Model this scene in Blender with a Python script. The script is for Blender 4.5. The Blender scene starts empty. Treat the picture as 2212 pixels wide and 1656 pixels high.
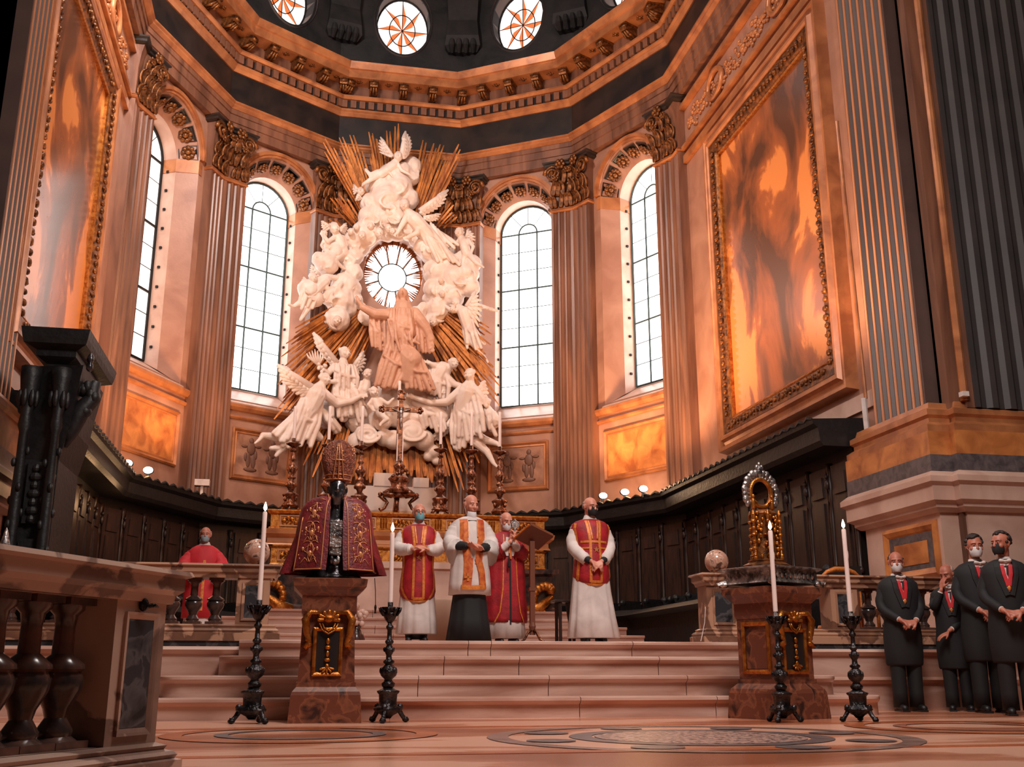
import bpy, math, random
from mathutils import Matrix, Vector
PI = math.pi
rnd = random.Random(7)
scene = bpy.context.scene
COL = scene.collection

# ---------------------------------------------------------------- camera
PITCH, YAW, FPX = 0.2683, 0.1965, 2256.85
CAM = Vector((-2.26, 0.0, 0.45))
cp, sp, cy_, sy_ = math.cos(PITCH), math.sin(PITCH), math.cos(YAW), math.sin(YAW)
FW = Vector((sy_*cp, cy_*cp, sp)); RT = Vector((cy_, -sy_, 0)); UP = RT.cross(FW)
cam = bpy.data.cameras.new('camera'); cam.sensor_width = 36; cam.lens = 36*FPX/2212
cam.clip_start = 0.05; cam.clip_end = 300
co = bpy.data.objects.new('camera', cam); COL.objects.link(co)
co.matrix_world = Matrix(((RT.x, UP.x, -FW.x, CAM.x), (RT.y, UP.y, -FW.y, CAM.y), (RT.z, UP.z, -FW.z, CAM.z), (0, 0, 0, 1)))
scene.camera = co

# ---------------------------------------------------------------- view, world, big lights
scene.view_settings.view_transform = 'Standard'
scene.view_settings.look = 'None'
scene.view_settings.gamma = 1.0
scene.view_settings.use_curve_mapping = False
scene.view_settings.exposure = 0.12
try:
    scene.cycles.max_bounces = 5; scene.cycles.diffuse_bounces = 3; scene.cycles.glossy_bounces = 2
    scene.cycles.transmission_bounces = 3; scene.cycles.caustics_reflective = False; scene.cycles.caustics_refractive = False
    scene.cycles.sample_clamp_indirect = 4.0
except Exception:
    pass
def lin(c):
    c = c/255
    return c/12.92 if c <= 0.04045 else ((c+0.055)/1.055)**2.4
def rgb(r, g, b): return (lin(r), lin(g), lin(b), 1)
world = bpy.data.worlds.new('world'); scene.world = world; world.use_nodes = True
world.node_tree.nodes['Background'].inputs[0].default_value = rgb(205, 190, 182)
world.node_tree.nodes['Background'].inputs[1].default_value = 0.035
def area(name, loc, target, size, power, col, sy=None):
    l = bpy.data.lights.new(name, 'AREA'); l.energy = power; l.color = col[:3]
    l.shape = 'RECTANGLE'; l.size = size; l.size_y = sy or size
    o = bpy.data.objects.new(name, l); COL.objects.link(o); o.location = loc
    o.rotation_euler = (Vector(target)-Vector(loc)).to_track_quat('-Z', 'Y').to_euler()
    return o
def spot(name, loc, target, power, col, ang=90, blend=.8, rad=.12):
    l = bpy.data.lights.new(name, 'SPOT'); l.energy = power; l.color = col[:3]
    l.spot_size = math.radians(ang); l.spot_blend = blend; l.shadow_soft_size = rad
    o = bpy.data.objects.new(name, l); COL.objects.link(o); o.location = loc
    o.rotation_euler = (Vector(target)-Vector(loc)).to_track_quat('-Z', 'Y').to_euler()
    return o
WARM = (1.0, 0.56, 0.27); PINK = (1.0, 0.82, 0.73); PALE = (1.0, 0.90, 0.85)
area('crossing_fill', (0, 7.5, 19), (0, 19, 4), 8, 820, PINK)  # unseen overhead fill, added to light the presbytery from above the crossing
area('presbytery_light', (-4.6, 17, 16.2), (0, 28, 9.0), 1.6, 880, PALE, 1.6)
area('steps_fill', (1.0, 5.5, 8.5), (0, 12.0, .6), 2.4, 640, PALE)  # unseen fill added to brighten the steps and what stands before them
for sx in (-1, 1):
    spot('wall_fill_spot', (4.6*sx, 14.2, 12.5), (-4.5*sx, 25, 10), 1500, WARM, 75)  # added warm spots, hung unseen in mid-air to brighten the apse walls
# warm uplights standing on the choir stall canopy
for x, y, tx, ty in ((-5.3, 22.2, -6.5, 24.2), (-4.5, 24.5, -5.6, 26.2), (4.5, 24.5, 5.6, 26.2), (5.3, 22.2, 6.5, 24.2), (4.2, 18.5, 6.8, 18.5), (4.3, 20.5, 6.8, 20.5), (-4.2, 18.5, -6.8, 18.5), (5.0, 15.5, 6.8, 14.6)):
    spot('wall_uplight', (x, y, 4.9), (tx, ty, 11.5), 430 if x < 4.15 else 720, WARM, 120, 1.0, .25)

for z_ in (3.7,):
    for p_ in ((-5.7, 20.0, z_), (-5.6, 22.4, z_)):
        l = bpy.data.lights.new('stall_lamp', 'POINT'); l.energy = 14; l.color = WARM; l.shadow_soft_size = .06
        o = bpy.data.objects.new('stall_lamp', l); COL.objects.link(o); o.location = p_
# ---------------------------------------------------------------- pixel helpers
def ray(x, y): return FW + RT*((x-1106)/FPX) - UP*((y-828)/FPX)
def atY(x, y, Y):
    d = ray(x, y); return CAM + d*((Y-CAM.y)/d.y)
def atX(x, y, X):
    d = ray(x, y); return CAM + d*((X-CAM.x)/d.x)

# ---------------------------------------------------------------- materials
def mat(name, col, rough=.6, metal=0., var=.0, scale=3., col2=None, bump=0., bscale=20., stretch=(1, 1, 1), emit=None, estr=0, spec=.5, lo=.35, hi=.65, detail=6, alpha=None, vein=None):
    m = bpy.data.materials.new(name); m.use_nodes = True; nt = m.node_tree; N = nt.nodes; L = nt.links
    b = N['Principled BSDF']; b.inputs['Roughness'].default_value = rough; b.inputs['Metallic'].default_value = metal
    b.inputs['Specular IOR Level'].default_value = spec
    b.inputs['Base Color'].default_value = col
    tc = N.new('ShaderNodeTexCoord'); mp = N.new('ShaderNodeMapping'); L.new(tc.outputs['Object'], mp.inputs[0]); mp.inputs['Scale'].default_value = stretch
    if col2 or var:
        n = N.new('ShaderNodeTexNoise'); n.inputs['Scale'].default_value = scale; n.inputs['Detail'].default_value = detail; n.inputs['Distortion'].default_value = .6
        L.new(mp.outputs[0], n.inputs['Vector'])
        r = N.new('ShaderNodeValToRGB'); L.new(n.outputs['Fac'], r.inputs[0]); L.new(r.outputs[0], b.inputs['Base Color'])
        c2 = col2 or tuple(max(0, c*(1-var)) for c in col[:3])+(1,)
        r.color_ramp.elements[0].position = lo; r.color_ramp.elements[0].color = c2
        r.color_ramp.elements[1].position = hi; r.color_ramp.elements[1].color = col
        if vein:
            e = r.color_ramp.elements.new((lo+hi)/2); e.color = vein
            e2 = r.color_ramp.elements.new((lo+hi)/2+.03); e2.color = col
    if bump:
        n2 = N.new('ShaderNodeTexNoise'); n2.inputs['Scale'].default_value = bscale; n2.inputs['Detail'].default_value = 4
        L.new(mp.outputs[0], n2.inputs['Vector'])
        bp = N.new('ShaderNodeBump'); bp.inputs['Strength'].default_value = bump; bp.inputs['Distance'].default_value = .05
        L.new(n2.outputs['Fac'], bp.inputs['Height']); L.new(bp.outputs[0], b.inputs['Normal'])
    if emit: b.inputs['Emission Color'].default_value = emit; b.inputs['Emission Strength'].default_value = estr
    if alpha is not None: b.inputs['Alpha'].default_value = alpha
    return m
M = {}
M['wall'] = mat('salmon_marble', rgb(186, 138, 116), .42, col2=rgb(160, 112, 92), scale=1.2, bump=.04)
M['wall2'] = mat('pale_marble', rgb(222, 186, 168), .38, col2=rgb(198, 158, 140), scale=1.6)
M['pil'] = mat('brown_marble', rgb(144, 98, 76), .36, col2=rgb(100, 66, 52), scale=1.6, stretch=(2, 2, .25), bump=.05)
M['gilt'] = mat('dull_gilding', rgb(158, 98, 50), .36, .55, col2=rgb(74, 44, 28), scale=9, bump=.25, bscale=40)
M['mould'] = mat('gilt_moulding', rgb(205, 134, 86), .34, .2, col2=rgb(160, 98, 62), scale=2)
M['gold'] = mat('bright_gold', rgb(204, 132, 60), .34, .8, col2=rgb(150, 78, 22), scale=14, bump=.2, bscale=60)
M['ray'] = mat('gilded_wood', rgb(206, 126, 58), .42, .5, col2=rgb(140, 76, 36), scale=5, stretch=(1, 1, .4), bump=.15)
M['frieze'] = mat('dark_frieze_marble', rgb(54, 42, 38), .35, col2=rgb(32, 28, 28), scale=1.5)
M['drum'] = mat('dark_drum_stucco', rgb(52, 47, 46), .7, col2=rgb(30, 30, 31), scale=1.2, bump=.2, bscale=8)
M['panel'] = mat('ochre_marble', rgb(216, 138, 76), .4, col2=rgb(160, 90, 48), scale=2.5)
M['panel2'] = mat('breccia_panel', rgb(190, 138, 112), .4, col2=rgb(146, 98, 76), scale=2.5)
M['white'] = mat('white_statuary_marble', rgb(244, 228, 219), .5, col2=rgb(230, 204, 190), scale=2.5)
M['tan'] = mat('warm_statuary_marble', rgb(222, 174, 148), .5, col2=rgb(202, 150, 124), scale=2.5)
M['step'] = mat('worn_step_marble', rgb(216, 180, 164), .34, col2=rgb(176, 130, 112), scale=1.6, stretch=(.5, 1, 3), bump=.05)
M['stone'] = mat('grey_veined_marble', rgb(176, 146, 130), .33, col2=rgb(138, 108, 94), scale=2.2, vein=rgb(112, 88, 78), bump=.04)
M['stone2'] = mat('warm_balustrade_marble', rgb(184, 140, 114), .33, col2=rgb(140, 98, 76), scale=2.5, vein=rgb(112, 78, 62))
M['brec'] = mat('dark_breccia_marble', rgb(104, 70, 58), .22, col2=rgb(40, 35, 35), scale=5)
M['black'] = mat('dark_slate_inlay', rgb(50, 50, 54), .3, col2=rgb(30, 31, 34), scale=6, vein=rgb(84, 82, 84))
M['inlay'] = mat('blue_grey_marble_inlay', rgb(108, 98, 98), .3, col2=rgb(78, 70, 72), scale=9)
M['wood'] = mat('dark_walnut', rgb(34, 26, 24), .4, col2=rgb(22, 18, 18), scale=4, stretch=(3, 3, .6), bump=.08)
M['wood2'] = mat('carved_walnut_panel', rgb(64, 41, 33), .4, col2=rgb(34, 25, 23), scale=4, stretch=(4, 4, .5))
M['ebony'] = mat('black_carved_wood', rgb(26, 24, 25), .5, bump=.15, bscale=14, col2=rgb(14, 13, 14), scale=5)
M['plinthwood'] = mat('red_brown_porphyry', rgb(110, 62, 46), .3, col2=rgb(58, 34, 30), scale=6, vein=rgb(140, 84, 60), bump=.05)
M['lead'] = mat('window_ironwork', rgb(66, 84, 86), .6, .3)
M['iron'] = mat('dark_window_ironwork', rgb(30, 30, 32), .6, .3)
M['sky'] = mat('frosted_daylight_pane', rgb(230, 232, 235), .5, emit=(1, .985, .97, 1), estr=3.2)
M['skyl'] = mat('dull_daylight_pane', rgb(226, 224, 222), .5, emit=(1, .955, .93, 1), estr=.95)
M['starpane'] = mat('amber_star_glass', rgb(206, 104, 52), .5, emit=rgb(214, 112, 62), estr=1.0)
M['metal'] = mat('blackened_bronze', rgb(78, 74, 76), .3, .85, col2=rgb(30, 29, 30), scale=8, bump=.4, bscale=35)
M['bronze'] = mat('silvered_bronze', rgb(170, 116, 88), .22, .9, col2=rgb(84, 50, 38), scale=10, bump=.35, bscale=30)
M['silver'] = mat('tarnished_silver', rgb(205, 196, 192), .28, .85, col2=rgb(72, 66, 68), scale=12, bump=.35, bscale=40)
M['dsilver'] = mat('dark_silver', rgb(120, 116, 120), .26, .85, col2=rgb(48, 46, 50), scale=9, bump=.12, bscale=30)
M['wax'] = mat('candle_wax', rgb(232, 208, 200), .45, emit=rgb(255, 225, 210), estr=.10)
M['flame'] = mat('candle_flame', (1, 1, 1, 1), .5, emit=(1, .72, .42, 1), estr=22)
M['lampglow'] = mat('lamp_lens', (1, 1, 1, 1), .5, emit=(1, .9, .82, 1), estr=14)
M['skin'] = mat('skin', rgb(226, 156, 132), .5, col2=rgb(204, 130, 106), scale=8)
M['skin2'] = mat('tanned_skin', rgb(196, 122, 98), .5, col2=rgb(172, 100, 80), scale=8)
M['red'] = mat('crimson_damask', rgb(178, 28, 38), .6, col2=rgb(140, 18, 30), scale=9, bump=.1, bscale=50)
M['scarlet'] = mat('scarlet_cloth', rgb(206, 38, 48), .7, var=.15, scale=6)
M['cape'] = mat('embroidered_crimson', rgb(128, 26, 36), .5, col2=rgb(84, 20, 26), scale=12, bump=.2, bscale=50)
M['thread'] = mat('gold_thread', rgb(206, 136, 90), .4, .4)
M['trim'] = mat('golden_braid', rgb(232, 142, 62), .5, .2, col2=rgb(200, 106, 44), scale=40)
M['linen'] = mat('white_linen', rgb(228, 214, 208), .8, col2=rgb(206, 190, 184), scale=5)
M['brocade'] = mat('orange_brocade', rgb(228, 130, 60), .5, .15, col2=rgb(186, 74, 40), scale=14)
M['suit'] = mat('black_tailcoat_wool', rgb(24, 23, 25), .75)
M['hair'] = mat('dark_hair', rgb(44, 34, 32), .6, bump=.3, bscale=90)
M['ghair'] = mat('grey_hair', rgb(170, 140, 130), .6, bump=.3, bscale=90)
M['bmask'] = mat('blue_surgical_mask', rgb(112, 172, 182), .8)
M['gmask'] = mat('grey_blue_mask', rgb(140, 156, 164), .8)
M['wmask'] = mat('white_mask', rgb(222, 216, 216), .8)
M['kmask'] = mat('black_mask', rgb(28, 27, 28), .8)
M['dark'] = mat('eye_dark', rgb(30, 22, 20), .3)
M['glass'] = mat('crystal', rgb(210, 205, 205), .08, alpha=.35)
M['paper'] = mat('aged_paper', rgb(214, 176, 150), .7)
M['leather'] = mat('brown_leather', rgb(112, 62, 42), .5)
M['plaster'] = mat('altar_plaster', rgb(236, 206, 190), .6)

# ---------------------------------------------------------------- mesh builder
class MB:
    def __init__(s): s.v = []; s.f = []
    def add(s, vs, fs, T=None):
        n = len(s.v)
        s.v += [tuple(T @ Vector(p)) for p in vs] if T is not None else [tuple(p) for p in vs]
        s.f += [tuple(i+n for i in f) for f in fs]; return s
    def box(s, x0, x1, y0, y1, z0, z1, T=None, tx=0, ty=0):
        vs = [(x0, y0, z0), (x1, y0, z0), (x1, y1, z0), (x0, y1, z0), (x0+tx, y0+ty, z1), (x1-tx, y0+ty, z1), (x1-tx, y1-ty, z1), (x0+tx, y1-ty, z1)]
        return s.add(vs, [(3, 2, 1, 0), (4, 5, 6, 7), (0, 1, 5, 4), (1, 2, 6, 5), (2, 3, 7, 6), (3, 0, 4, 7)], T)
    def bbox(s, x0, x1, y0, y1, z0, z1, b=.01, T=None):     # box with chamfered edges
        r = [(z0, b), (z0+b, 0), (z1-b, 0), (z1, b)]
        rings = []
        for z, i in r:
            rings.append([(x0+i+b*0, y0+i, z), (x1-i, y0+i, z), (x1-i, y1-i, z), (x0+i, y1-i, z)])
        return s.loft(rings, T=T)
    def loft(s, rings, closed=True, caps=True, T=None):
        n = len(rings[0]); vs = [p for r in rings for p in r]; fs = []
        for i in range(len(rings)-1):
            for j in range(n if closed else n-1):
                k = (j+1) % n; fs.append((i*n+j, i*n+k, (i+1)*n+k, (i+1)*n+j))
        if caps and closed:
            fs.append(tuple(range(n-1, -1, -1))); m = (len(rings)-1)*n; fs.append(tuple(range(m, m+n)))
        return s.add(vs, fs, T)
    def lathe(s, prof, n=16, c=(0, 0, 0), T=None, sx=1, sy=1, ph=0, lobes=0, amp=0):
        rings = []
        for r, z in prof:
            rings.append([(c[0]+sx*r*(1+amp*math.cos(lobes*2*PI*j/n))*math.cos(2*PI*j/n+ph), c[1]+sy*r*(1+amp*math.cos(lobes*2*PI*j/n))*math.sin(2*PI*j/n+ph), c[2]+z) for j in range(n)])
        return s.loft(rings, T=T)
    def sphere(s, c, r, nu=12, nv=8, T=None, R=None):
        if not isinstance(r, (tuple, list)): r = (r, r, r)
        rings = []
        for i in range(nv+1):
            a = -PI/2+PI*i/nv; a = max(-PI/2+.05, min(PI/2-.05, a))
            ring = []
            for j in range(nu):
                p = Vector((r[0]*math.cos(a)*math.cos(2*PI*j/nu), r[1]*math.cos(a)*math.sin(2*PI*j/nu), r[2]*math.sin(a)))
                if R is not None: p = R @ p
                ring.append((c[0]+p.x, c[1]+p.y, c[2]+p.z))
            rings.append(ring)
        return s.loft(rings, T=T)
    def tube(s, pts, rs, n=8, T=None, flat=1.0, closed=False, roundcap=False, upv=(0, 0, 1), tw=0):
        pts = [Vector(p) for p in pts]; m = len(pts)
        if not isinstance(rs, (list, tuple)): rs = [rs]*m
        rs = list(rs)
        if roundcap:
            d0 = (pts[0]-pts[1]).normalized(); d1 = (pts[-1]-pts[-2]).normalized()
            P = [pts[0]+d0*rs[0]*a for a in (.98, .8, .45)]+pts+[pts[-1]+d1*rs[-1]*a for a in (.45, .8, .98)]
            Rr = [rs[0]*a for a in (.2, .6, .9)]+rs+[rs[-1]*a for a in (.9, .6, .2)]
            pts, rs, m = P, Rr, len(P)
        rings = []; up = None
        for i in range(m):
            if closed: t = pts[(i+1) % m]-pts[i-1]
            else: t = pts[min(i+1, m-1)]-pts[max(i-1, 0)]
            if t.length < 1e-9: t = Vector((0, 0, 1))
            t.normalize()
            if up is None:
                up = Vector(upv)
                if abs(t.dot(up)) > .95: up = Vector((0, 1, 0)) if abs(t.y) < .9 else Vector((1, 0, 0))
            a = (up-t*up.dot(t))
            if a.length < 1e-6: a = t.orthogonal()
            a.normalize(); up = a; b = t.cross(a)
            rings.append([tuple(pts[i]+(a*math.cos(2*PI*j/n)*flat+b*math.sin(2*PI*j/n))*rs[i]) for j in range(n)])
        if closed:
            rings.append(rings[0]); return s.loft(rings, caps=False, T=T)
        return s.loft(rings, T=T)
    def cap(s, a, ra, b, rb, n=10):
        a = Vector(a); b = Vector(b)
        if (a-b).length < 1e-5: return s.sphere(a, ra, n, max(6, n//2+2))
        return s.tube([a, b], [ra, rb], n, roundcap=True)
    def poly(s, pts, d, T=None):      # polygon in local x,z extruded along y by d (y from 0 to d)
        n = len(pts)
        vs = [(x, 0, z) for x, z in pts]+[(x, d, z) for x, z in pts]
        fs = [tuple(range(n)), tuple(range(2*n-1, n-1, -1))]+[((i+1) % n, i, n+i, n+(i+1) % n) for i in range(n)]
        return s.add(vs, fs, T)
    def sweep(s, path, prof, side=1, closed=False, T=None, caps=True):
        # path: list of xy; prof: list of (offset to the side, z); mitred
        n = len(path); P = [Vector((p[0], p[1])) for p in path]; rings = []
        for i in range(n):
            a = P[i]-P[i-1] if (i > 0 or closed) else P[1]-P[0]
            b = P[(i+1) % n]-P[i] if (i < n-1 or closed) else P[-1]-P[-2]
            a = a.normalized(); b = b.normalized()
            na = Vector((a.y, -a.x)); nb = Vector((b.y, -b.x)); m = (na+nb); m = m/max(m.dot(na), .2)
            rings.append([(P[i].x+m.x*o*side, P[i].y+m.y*o*side, z) for o, z in prof])
        if closed: rings.append(rings[0])
        return s.loft(rings, caps=caps and not closed, T=T)

W = {}
def fixmesh(me):
    import bmesh
    b = bmesh.new(); b.from_mesh(me); bmesh.ops.recalc_face_normals(b, faces=b.faces); b.to_mesh(me); b.free()
def mesh(name, mb, m, smooth=False, inv=None, fix=True):
    me = bpy.data.meshes.new(name)
    vs = [tuple(inv @ Vector(p)) for p in mb.v] if inv is not None else mb.v
    me.from_pydata(vs, [], mb.f); me.materials.append(m)
    if fix: fixmesh(me)
    if smooth:
        me.polygons.foreach_set('use_smooth', [True]*len(me.polygons))
        if smooth != 'all':
            try: me.set_sharp_from_angle(angle=math.radians(45))
            except Exception: pass
    me.update(); return me
def tag(o, label=None, cat=None, group=None, kind=None):
    if label: o['label'] = label
    if cat: o['category'] = cat
    if group: o['group'] = group
    if kind: o['kind'] = kind
    return o
def link(name, me, parent=None, Mw=None):
    o = bpy.data.objects.new(name, me); COL.objects.link(o)
    Mw = Mw or Matrix()
    if parent is not None:
        o.parent = parent; o.matrix_basis = W[parent.name].inverted() @ Mw
    else: o.matrix_basis = Mw
    W[o.name] = Mw; return o
def empty(name, loc=(0, 0, 0), rz=0., label=None, cat=None, group=None, kind=None, parent=None):
    o = bpy.data.objects.new(name, None); COL.objects.link(o); o.empty_display_size = .1
    Mw = Matrix.Translation(Vector(loc)) @ Matrix.Rotation(rz, 4, 'Z')
    if parent is not None: o.parent = parent; o.matrix_basis = W[parent.name].inverted() @ Mw
    else: o.matrix_basis = Mw
    W[o.name] = Mw; return tag(o, label, cat, group, kind)
def obj(name, mb, m, parent=None, smooth=False, local=False, **kw):
    # vertices in world space (or, with local=True, in the parent's frame)
    if isinstance(m, str): m = M[m]
    if parent is None:
        return tag(link(name, mesh(name, mb, m, smooth)), **kw)
    Wp = W[parent.name]
    return tag(link(name, mesh(name, mb, m, smooth, None if local else Wp.inverted()), parent, Wp), **kw)
def copy_tree(o, Mw, parent=None):
    c = o.copy(); COL.objects.link(c)
    if parent is None: c.parent = None; c.matrix_basis = Mw; W[c.name] = Mw
    else: c.parent = parent; W[c.name] = W[parent.name] @ o.matrix_basis
    for ch in list(o.children): copy_tree(ch, None, c)
    return c
# organic bodies: union of capsules and ellipsoids, voxel-remeshed into one continuous surface
PEND = []
def organic(name, mb, m, parent, vox, smooth=3, disp=0., dsize=.2, **kw):
    o = obj(name, mb, m, parent, False, **kw)
    r = o.modifiers.new('r', 'REMESH'); r.mode = 'VOXEL'; r.voxel_size = vox; r.use_smooth_shade = True
    if disp:
        t = bpy.data.textures.new('folds', 'CLOUDS'); t.noise_scale = dsize; t.noise_depth = 3
        d = o.modifiers.new('d', 'DISPLACE'); d.texture = t; d.strength = disp; d.mid_level = .5
    if smooth:
        s = o.modifiers.new('s', 'SMOOTH'); s.factor = .5; s.iterations = smooth
    PEND.append(o); return o
def bake_organics():
    dg = bpy.context.evaluated_depsgraph_get()
    for o in PEND:
        me = bpy.data.meshes.new_from_object(o.evaluated_get(dg), depsgraph=dg)
        me.polygons.foreach_set('use_smooth', [True]*len(me.polygons))
        old = o.data; o.modifiers.clear(); o.data = me; me.name = old.name
    PEND.clear()

# ================================================================ SETTING
RX, YN = 6.8, 13.3
RING = [(-RX, YN), (-RX, 23.2), (-5.01, 26.87), (-1.9, 28.83), (1.9, 28.83), (5.01, 26.87), (RX, 23.2), (RX, YN)]
def facet(i):
    P = Vector((*RING[i], 0)); Q = Vector((*RING[i+1], 0)); t = (Q-P); L = t.length; t.normalize(); o = Vector((-t.y, t.x, 0))
    return Matrix(((t.x, o.x, 0, P.x), (t.y, o.y, 0, P.y), (0, 0, 1, 0), (0, 0, 0, 1))), L
def struct(name, mb, m, parent=None, **kw):
    return obj(name, mb, m, parent, kind='structure', **kw)
def arch(xc, h, zs, n=12):
    return [(xc-h*math.cos(PI*i/n), zs+h*math.sin(PI*i/n)) for i in range(n+1)]
def hole_wall(mb, x0, x1, z0, z1, xa, xb, bot, top, d0, d1, T, n=14):
    if xa > x0: mb.box(x0, xa, d0, d1, z0, z1, T)
    if xb < x1: mb.box(xb, x1, d0, d1, z0, z1, T)
    for i in range(n):
        u = xa+(xb-xa)*i/n; w = xa+(xb-xa)*(i+1)/n
        for a0, a1, b0, b1 in ((z0, z0, bot(u), bot(w)), (top(u), top(w), z1, z1)):
            vs = [(u, d0, a0), (w, d0, a1), (w, d1, a1), (u, d1, a0), (u, d0, b0), (w, d0, b1), (w, d1, b1), (u, d1, b0)]
            mb.add(vs, [(3, 2, 1, 0), (4, 5, 6, 7), (0, 1, 5, 4), (1, 2, 6, 5), (2, 3, 7, 6), (3, 0, 4, 7)], T)

# floor of the crossing and the raised presbytery with its steps
b = MB(); b.box(-14, 14, -8, 12, -.3, 0); floor = struct('floor', b, mat('polished_crossing_marble', rgb(222, 168, 142), .22, col2=rgb(150, 88, 62), scale=.75, stretch=(.45, 1.3, 1), vein=rgb(196, 130, 100), lo=.38, hi=.62))
def flat_ring(mb, c, r0, r1, a0=0, a1=2*PI, n=48, sy=1, z=.004):
    vs = []; fs = []
    for i in range(n+1):
        a = a0+(a1-a0)*i/n
        for r in (r0, r1): vs.append((c[0]+r*math.cos(a), c[1]+sy*r*math.sin(a), z))
    for i in range(n): fs.append((2*i, 2*i+1, 2*i+3, 2*i+2))
    return mb.add(vs, fs)
MED = (.55, 7.35)
for r0, r1, m in ((.0, .74, mat('mosaic_medallion', rgb(186, 150, 136), .3, col2=rgb(60, 56, 58), scale=26, lo=.44, hi=.52)), (.76, .92, M['inlay']), (1.35, 1.5, mat('grey_floor_inlay', rgb(150, 122, 112), .25, col2=rgb(110, 84, 76), scale=3))):
    b = MB(); flat_ring(b, MED, r0, r1); obj('inlay_ring', b, m, floor)
b = MB()
for k in range(8): flat_ring(b, (MED[0]+1.15*math.cos(k*PI/4+.2), MED[1]+1.15*math.sin(k*PI/4+.2)), 0, .17, n=12, z=.006)
obj('inlay_disc', b, M['inlay'], floor, kind='stuff')
fl2 = mat('ochre_floor_inlay', rgb(196, 112, 70), .22, col2=rgb(160, 84, 54), scale=3)
for cx, cy2, r, m in ((-2.2, 8.2, 1.0, fl2), (-2.2, 8.2, .62, M['inlay']), (3.3, 8.2, 1.05, fl2), (3.3, 8.2, .65, mat('rose_floor_inlay', rgb(186, 116, 92), .22, col2=rgb(150, 92, 74), scale=3))):
    b = MB(); flat_ring(b, (cx, cy2), r*.84, r, z=.005); obj('inlay_ring', b, m, floor)
b = MB(); b.box(-14, 14, 8.98, 9.1, 0, .003); b.box(-14, 14, 6.1, 6.25, 0, .003); obj('inlay_band', b, fl2, floor)

steps = empty('presbytery_steps', (0, 11, 0), kind='structure')
ZP = .765
def step_slab(x0, x1, yf, z0, z1, yb, r=.0, name='step', m='step'):
    # nosing with a rounded edge; ends rounded in plan when r > 0
    path = []
    if r:
        for i in range(7):
            a = PI-(PI/2)*i/6; path.append((x0+r+r*math.cos(a), yf+r-r*math.sin(a)))
        for i in range(7):
            a = PI/2-(PI/2)*i/6; path.append((x1-r+r*math.cos(a), yf+r-r*math.sin(a)))
        path = [(x0, yb)]+path+[(x1, yb)]
    else: path = [(x0, yb), (x0, yf), (x1, yf), (x1, yb)]
    mb = MB(); n = len(path)
    prof = [(0, z0), (0, z1-.075), (.012, z1-.07), (.03, z1-.055), (.042, z1-.03), (.036, z1-.01), (.015, z1), (-.05, z1)]
    rings = []
    P = [Vector(p) for p in path]; mp = []
    for i in range(n):
        a = (P[i]-P[i-1]) if i else P[1]-P[0]; c = (P[i+1]-P[i]) if i < n-1 else P[-1]-P[-2]
        a.normalize(); c.normalize(); na = Vector((a.y, -a.x)); nb = Vector((c.y, -c.x)); q = na+nb; mp.append(q/max(q.dot(na), .3))
    for o, z in prof: rings.append([(P[i].x+mp[i].x*o*-1*-1, P[i].y+mp[i].y*o, z) for i in range(n)])
    mb.loft(rings, closed=True)
    obj(name, mb, M[m], steps)
ZS = [0, .2, .405, .6, ZP]; YS = [10.62, 10.92, 11.22, 11.52]
# each of the four steps is laid in three or four slabs; the joints stay open by a hair
for k in range(4):
    x0, x1 = (-3.95, 3.95) if k == 0 else ((-3.6, 3.6) if k == 1 else ((-3.05, 3.05) if k == 2 else (-2.86, 2.86)))
    cuts = [x0, -1.35+.3*k, .55-.25*k, 2.0-.2*k, x1]
    for j in range(4):
        a, c = cuts[j], cuts[j+1]
        mb = MB()
        prof = [(YS[k]+.02, ZS[k]), (YS[k]+.02, ZS[k+1]-.075), (YS[k]-.01, ZS[k+1]-.062), (YS[k]-.035, ZS[k+1]-.035), (YS[k]-.03, ZS[k+1]-.01), (YS[k], ZS[k+1]), (13, ZS[k+1]), (13, ZS[k])]
        e0 = .25 if j == 0 and k < 3 else 0; e1 = .25 if j == 3 and k < 3 else 0
        rings = []
        for q in range(6 if e0 else 1):
            f_ = q/5 if e0 else 1; xx = a+.004+e0*(1-math.cos(f_*PI/2)); back = e0*(1-math.sin(f_*PI/2))
            rings.append([(xx, y+(back*1.2 if y < 12.5 else 0), z) for y, z in prof])
        for q in range(6 if e1 else 1):
            f_ = 1-q/5 if e1 else 1; xx = c-.004-e1*(1-math.cos(f_*PI/2)); back = e1*(1-math.sin(f_*PI/2))
            rings.append([(xx, y+(back*1.2 if y < 12.5 else 0), z) for y, z in prof])
        mb.loft(rings); obj('step', mb, M['step'], steps, smooth=True)
for s in (-1, 1):     # stepped front wall of the presbytery beside the stairs
    yb = 12.0
    for x0, x1, y, z0, z1 in ((2.8, 6.2, yb, .38, .705), (2.8, 6.2, 11.93, 0, .38), (6.2, 13.5, yb, .38, .705), (6.2, 13.5, 11.93, 0, .38)):
        mb = MB(); prof = [(y+.02, z0), (y+.02, z1-.08), (y-.02, z1-.065), (y-.045, z1-.035), (y-.03, z1-.01), (y, z1), (14, z1), (14, z0)]
        xs = (x0+.003, x1-.003) if s > 0 else (-x1+.003, -x0-.003)
        mb.loft([[(x, yy, zz) for yy, zz in prof] for x in xs]); obj('riser_slab', mb, M['step'], steps, smooth=True)
b = MB(); b.box(-13.5, 13.5, 12.9, 30, .1, ZP); struct('presbytery_floor', b, 'step')
for s in (-1, 1): b = MB(); b.box(*((2.87, 13.4) if s > 0 else (-13.4, -2.87)), 12.06, 12.95, .68, ZP); obj('dark_plinth_course', b, M['black'], steps)
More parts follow.
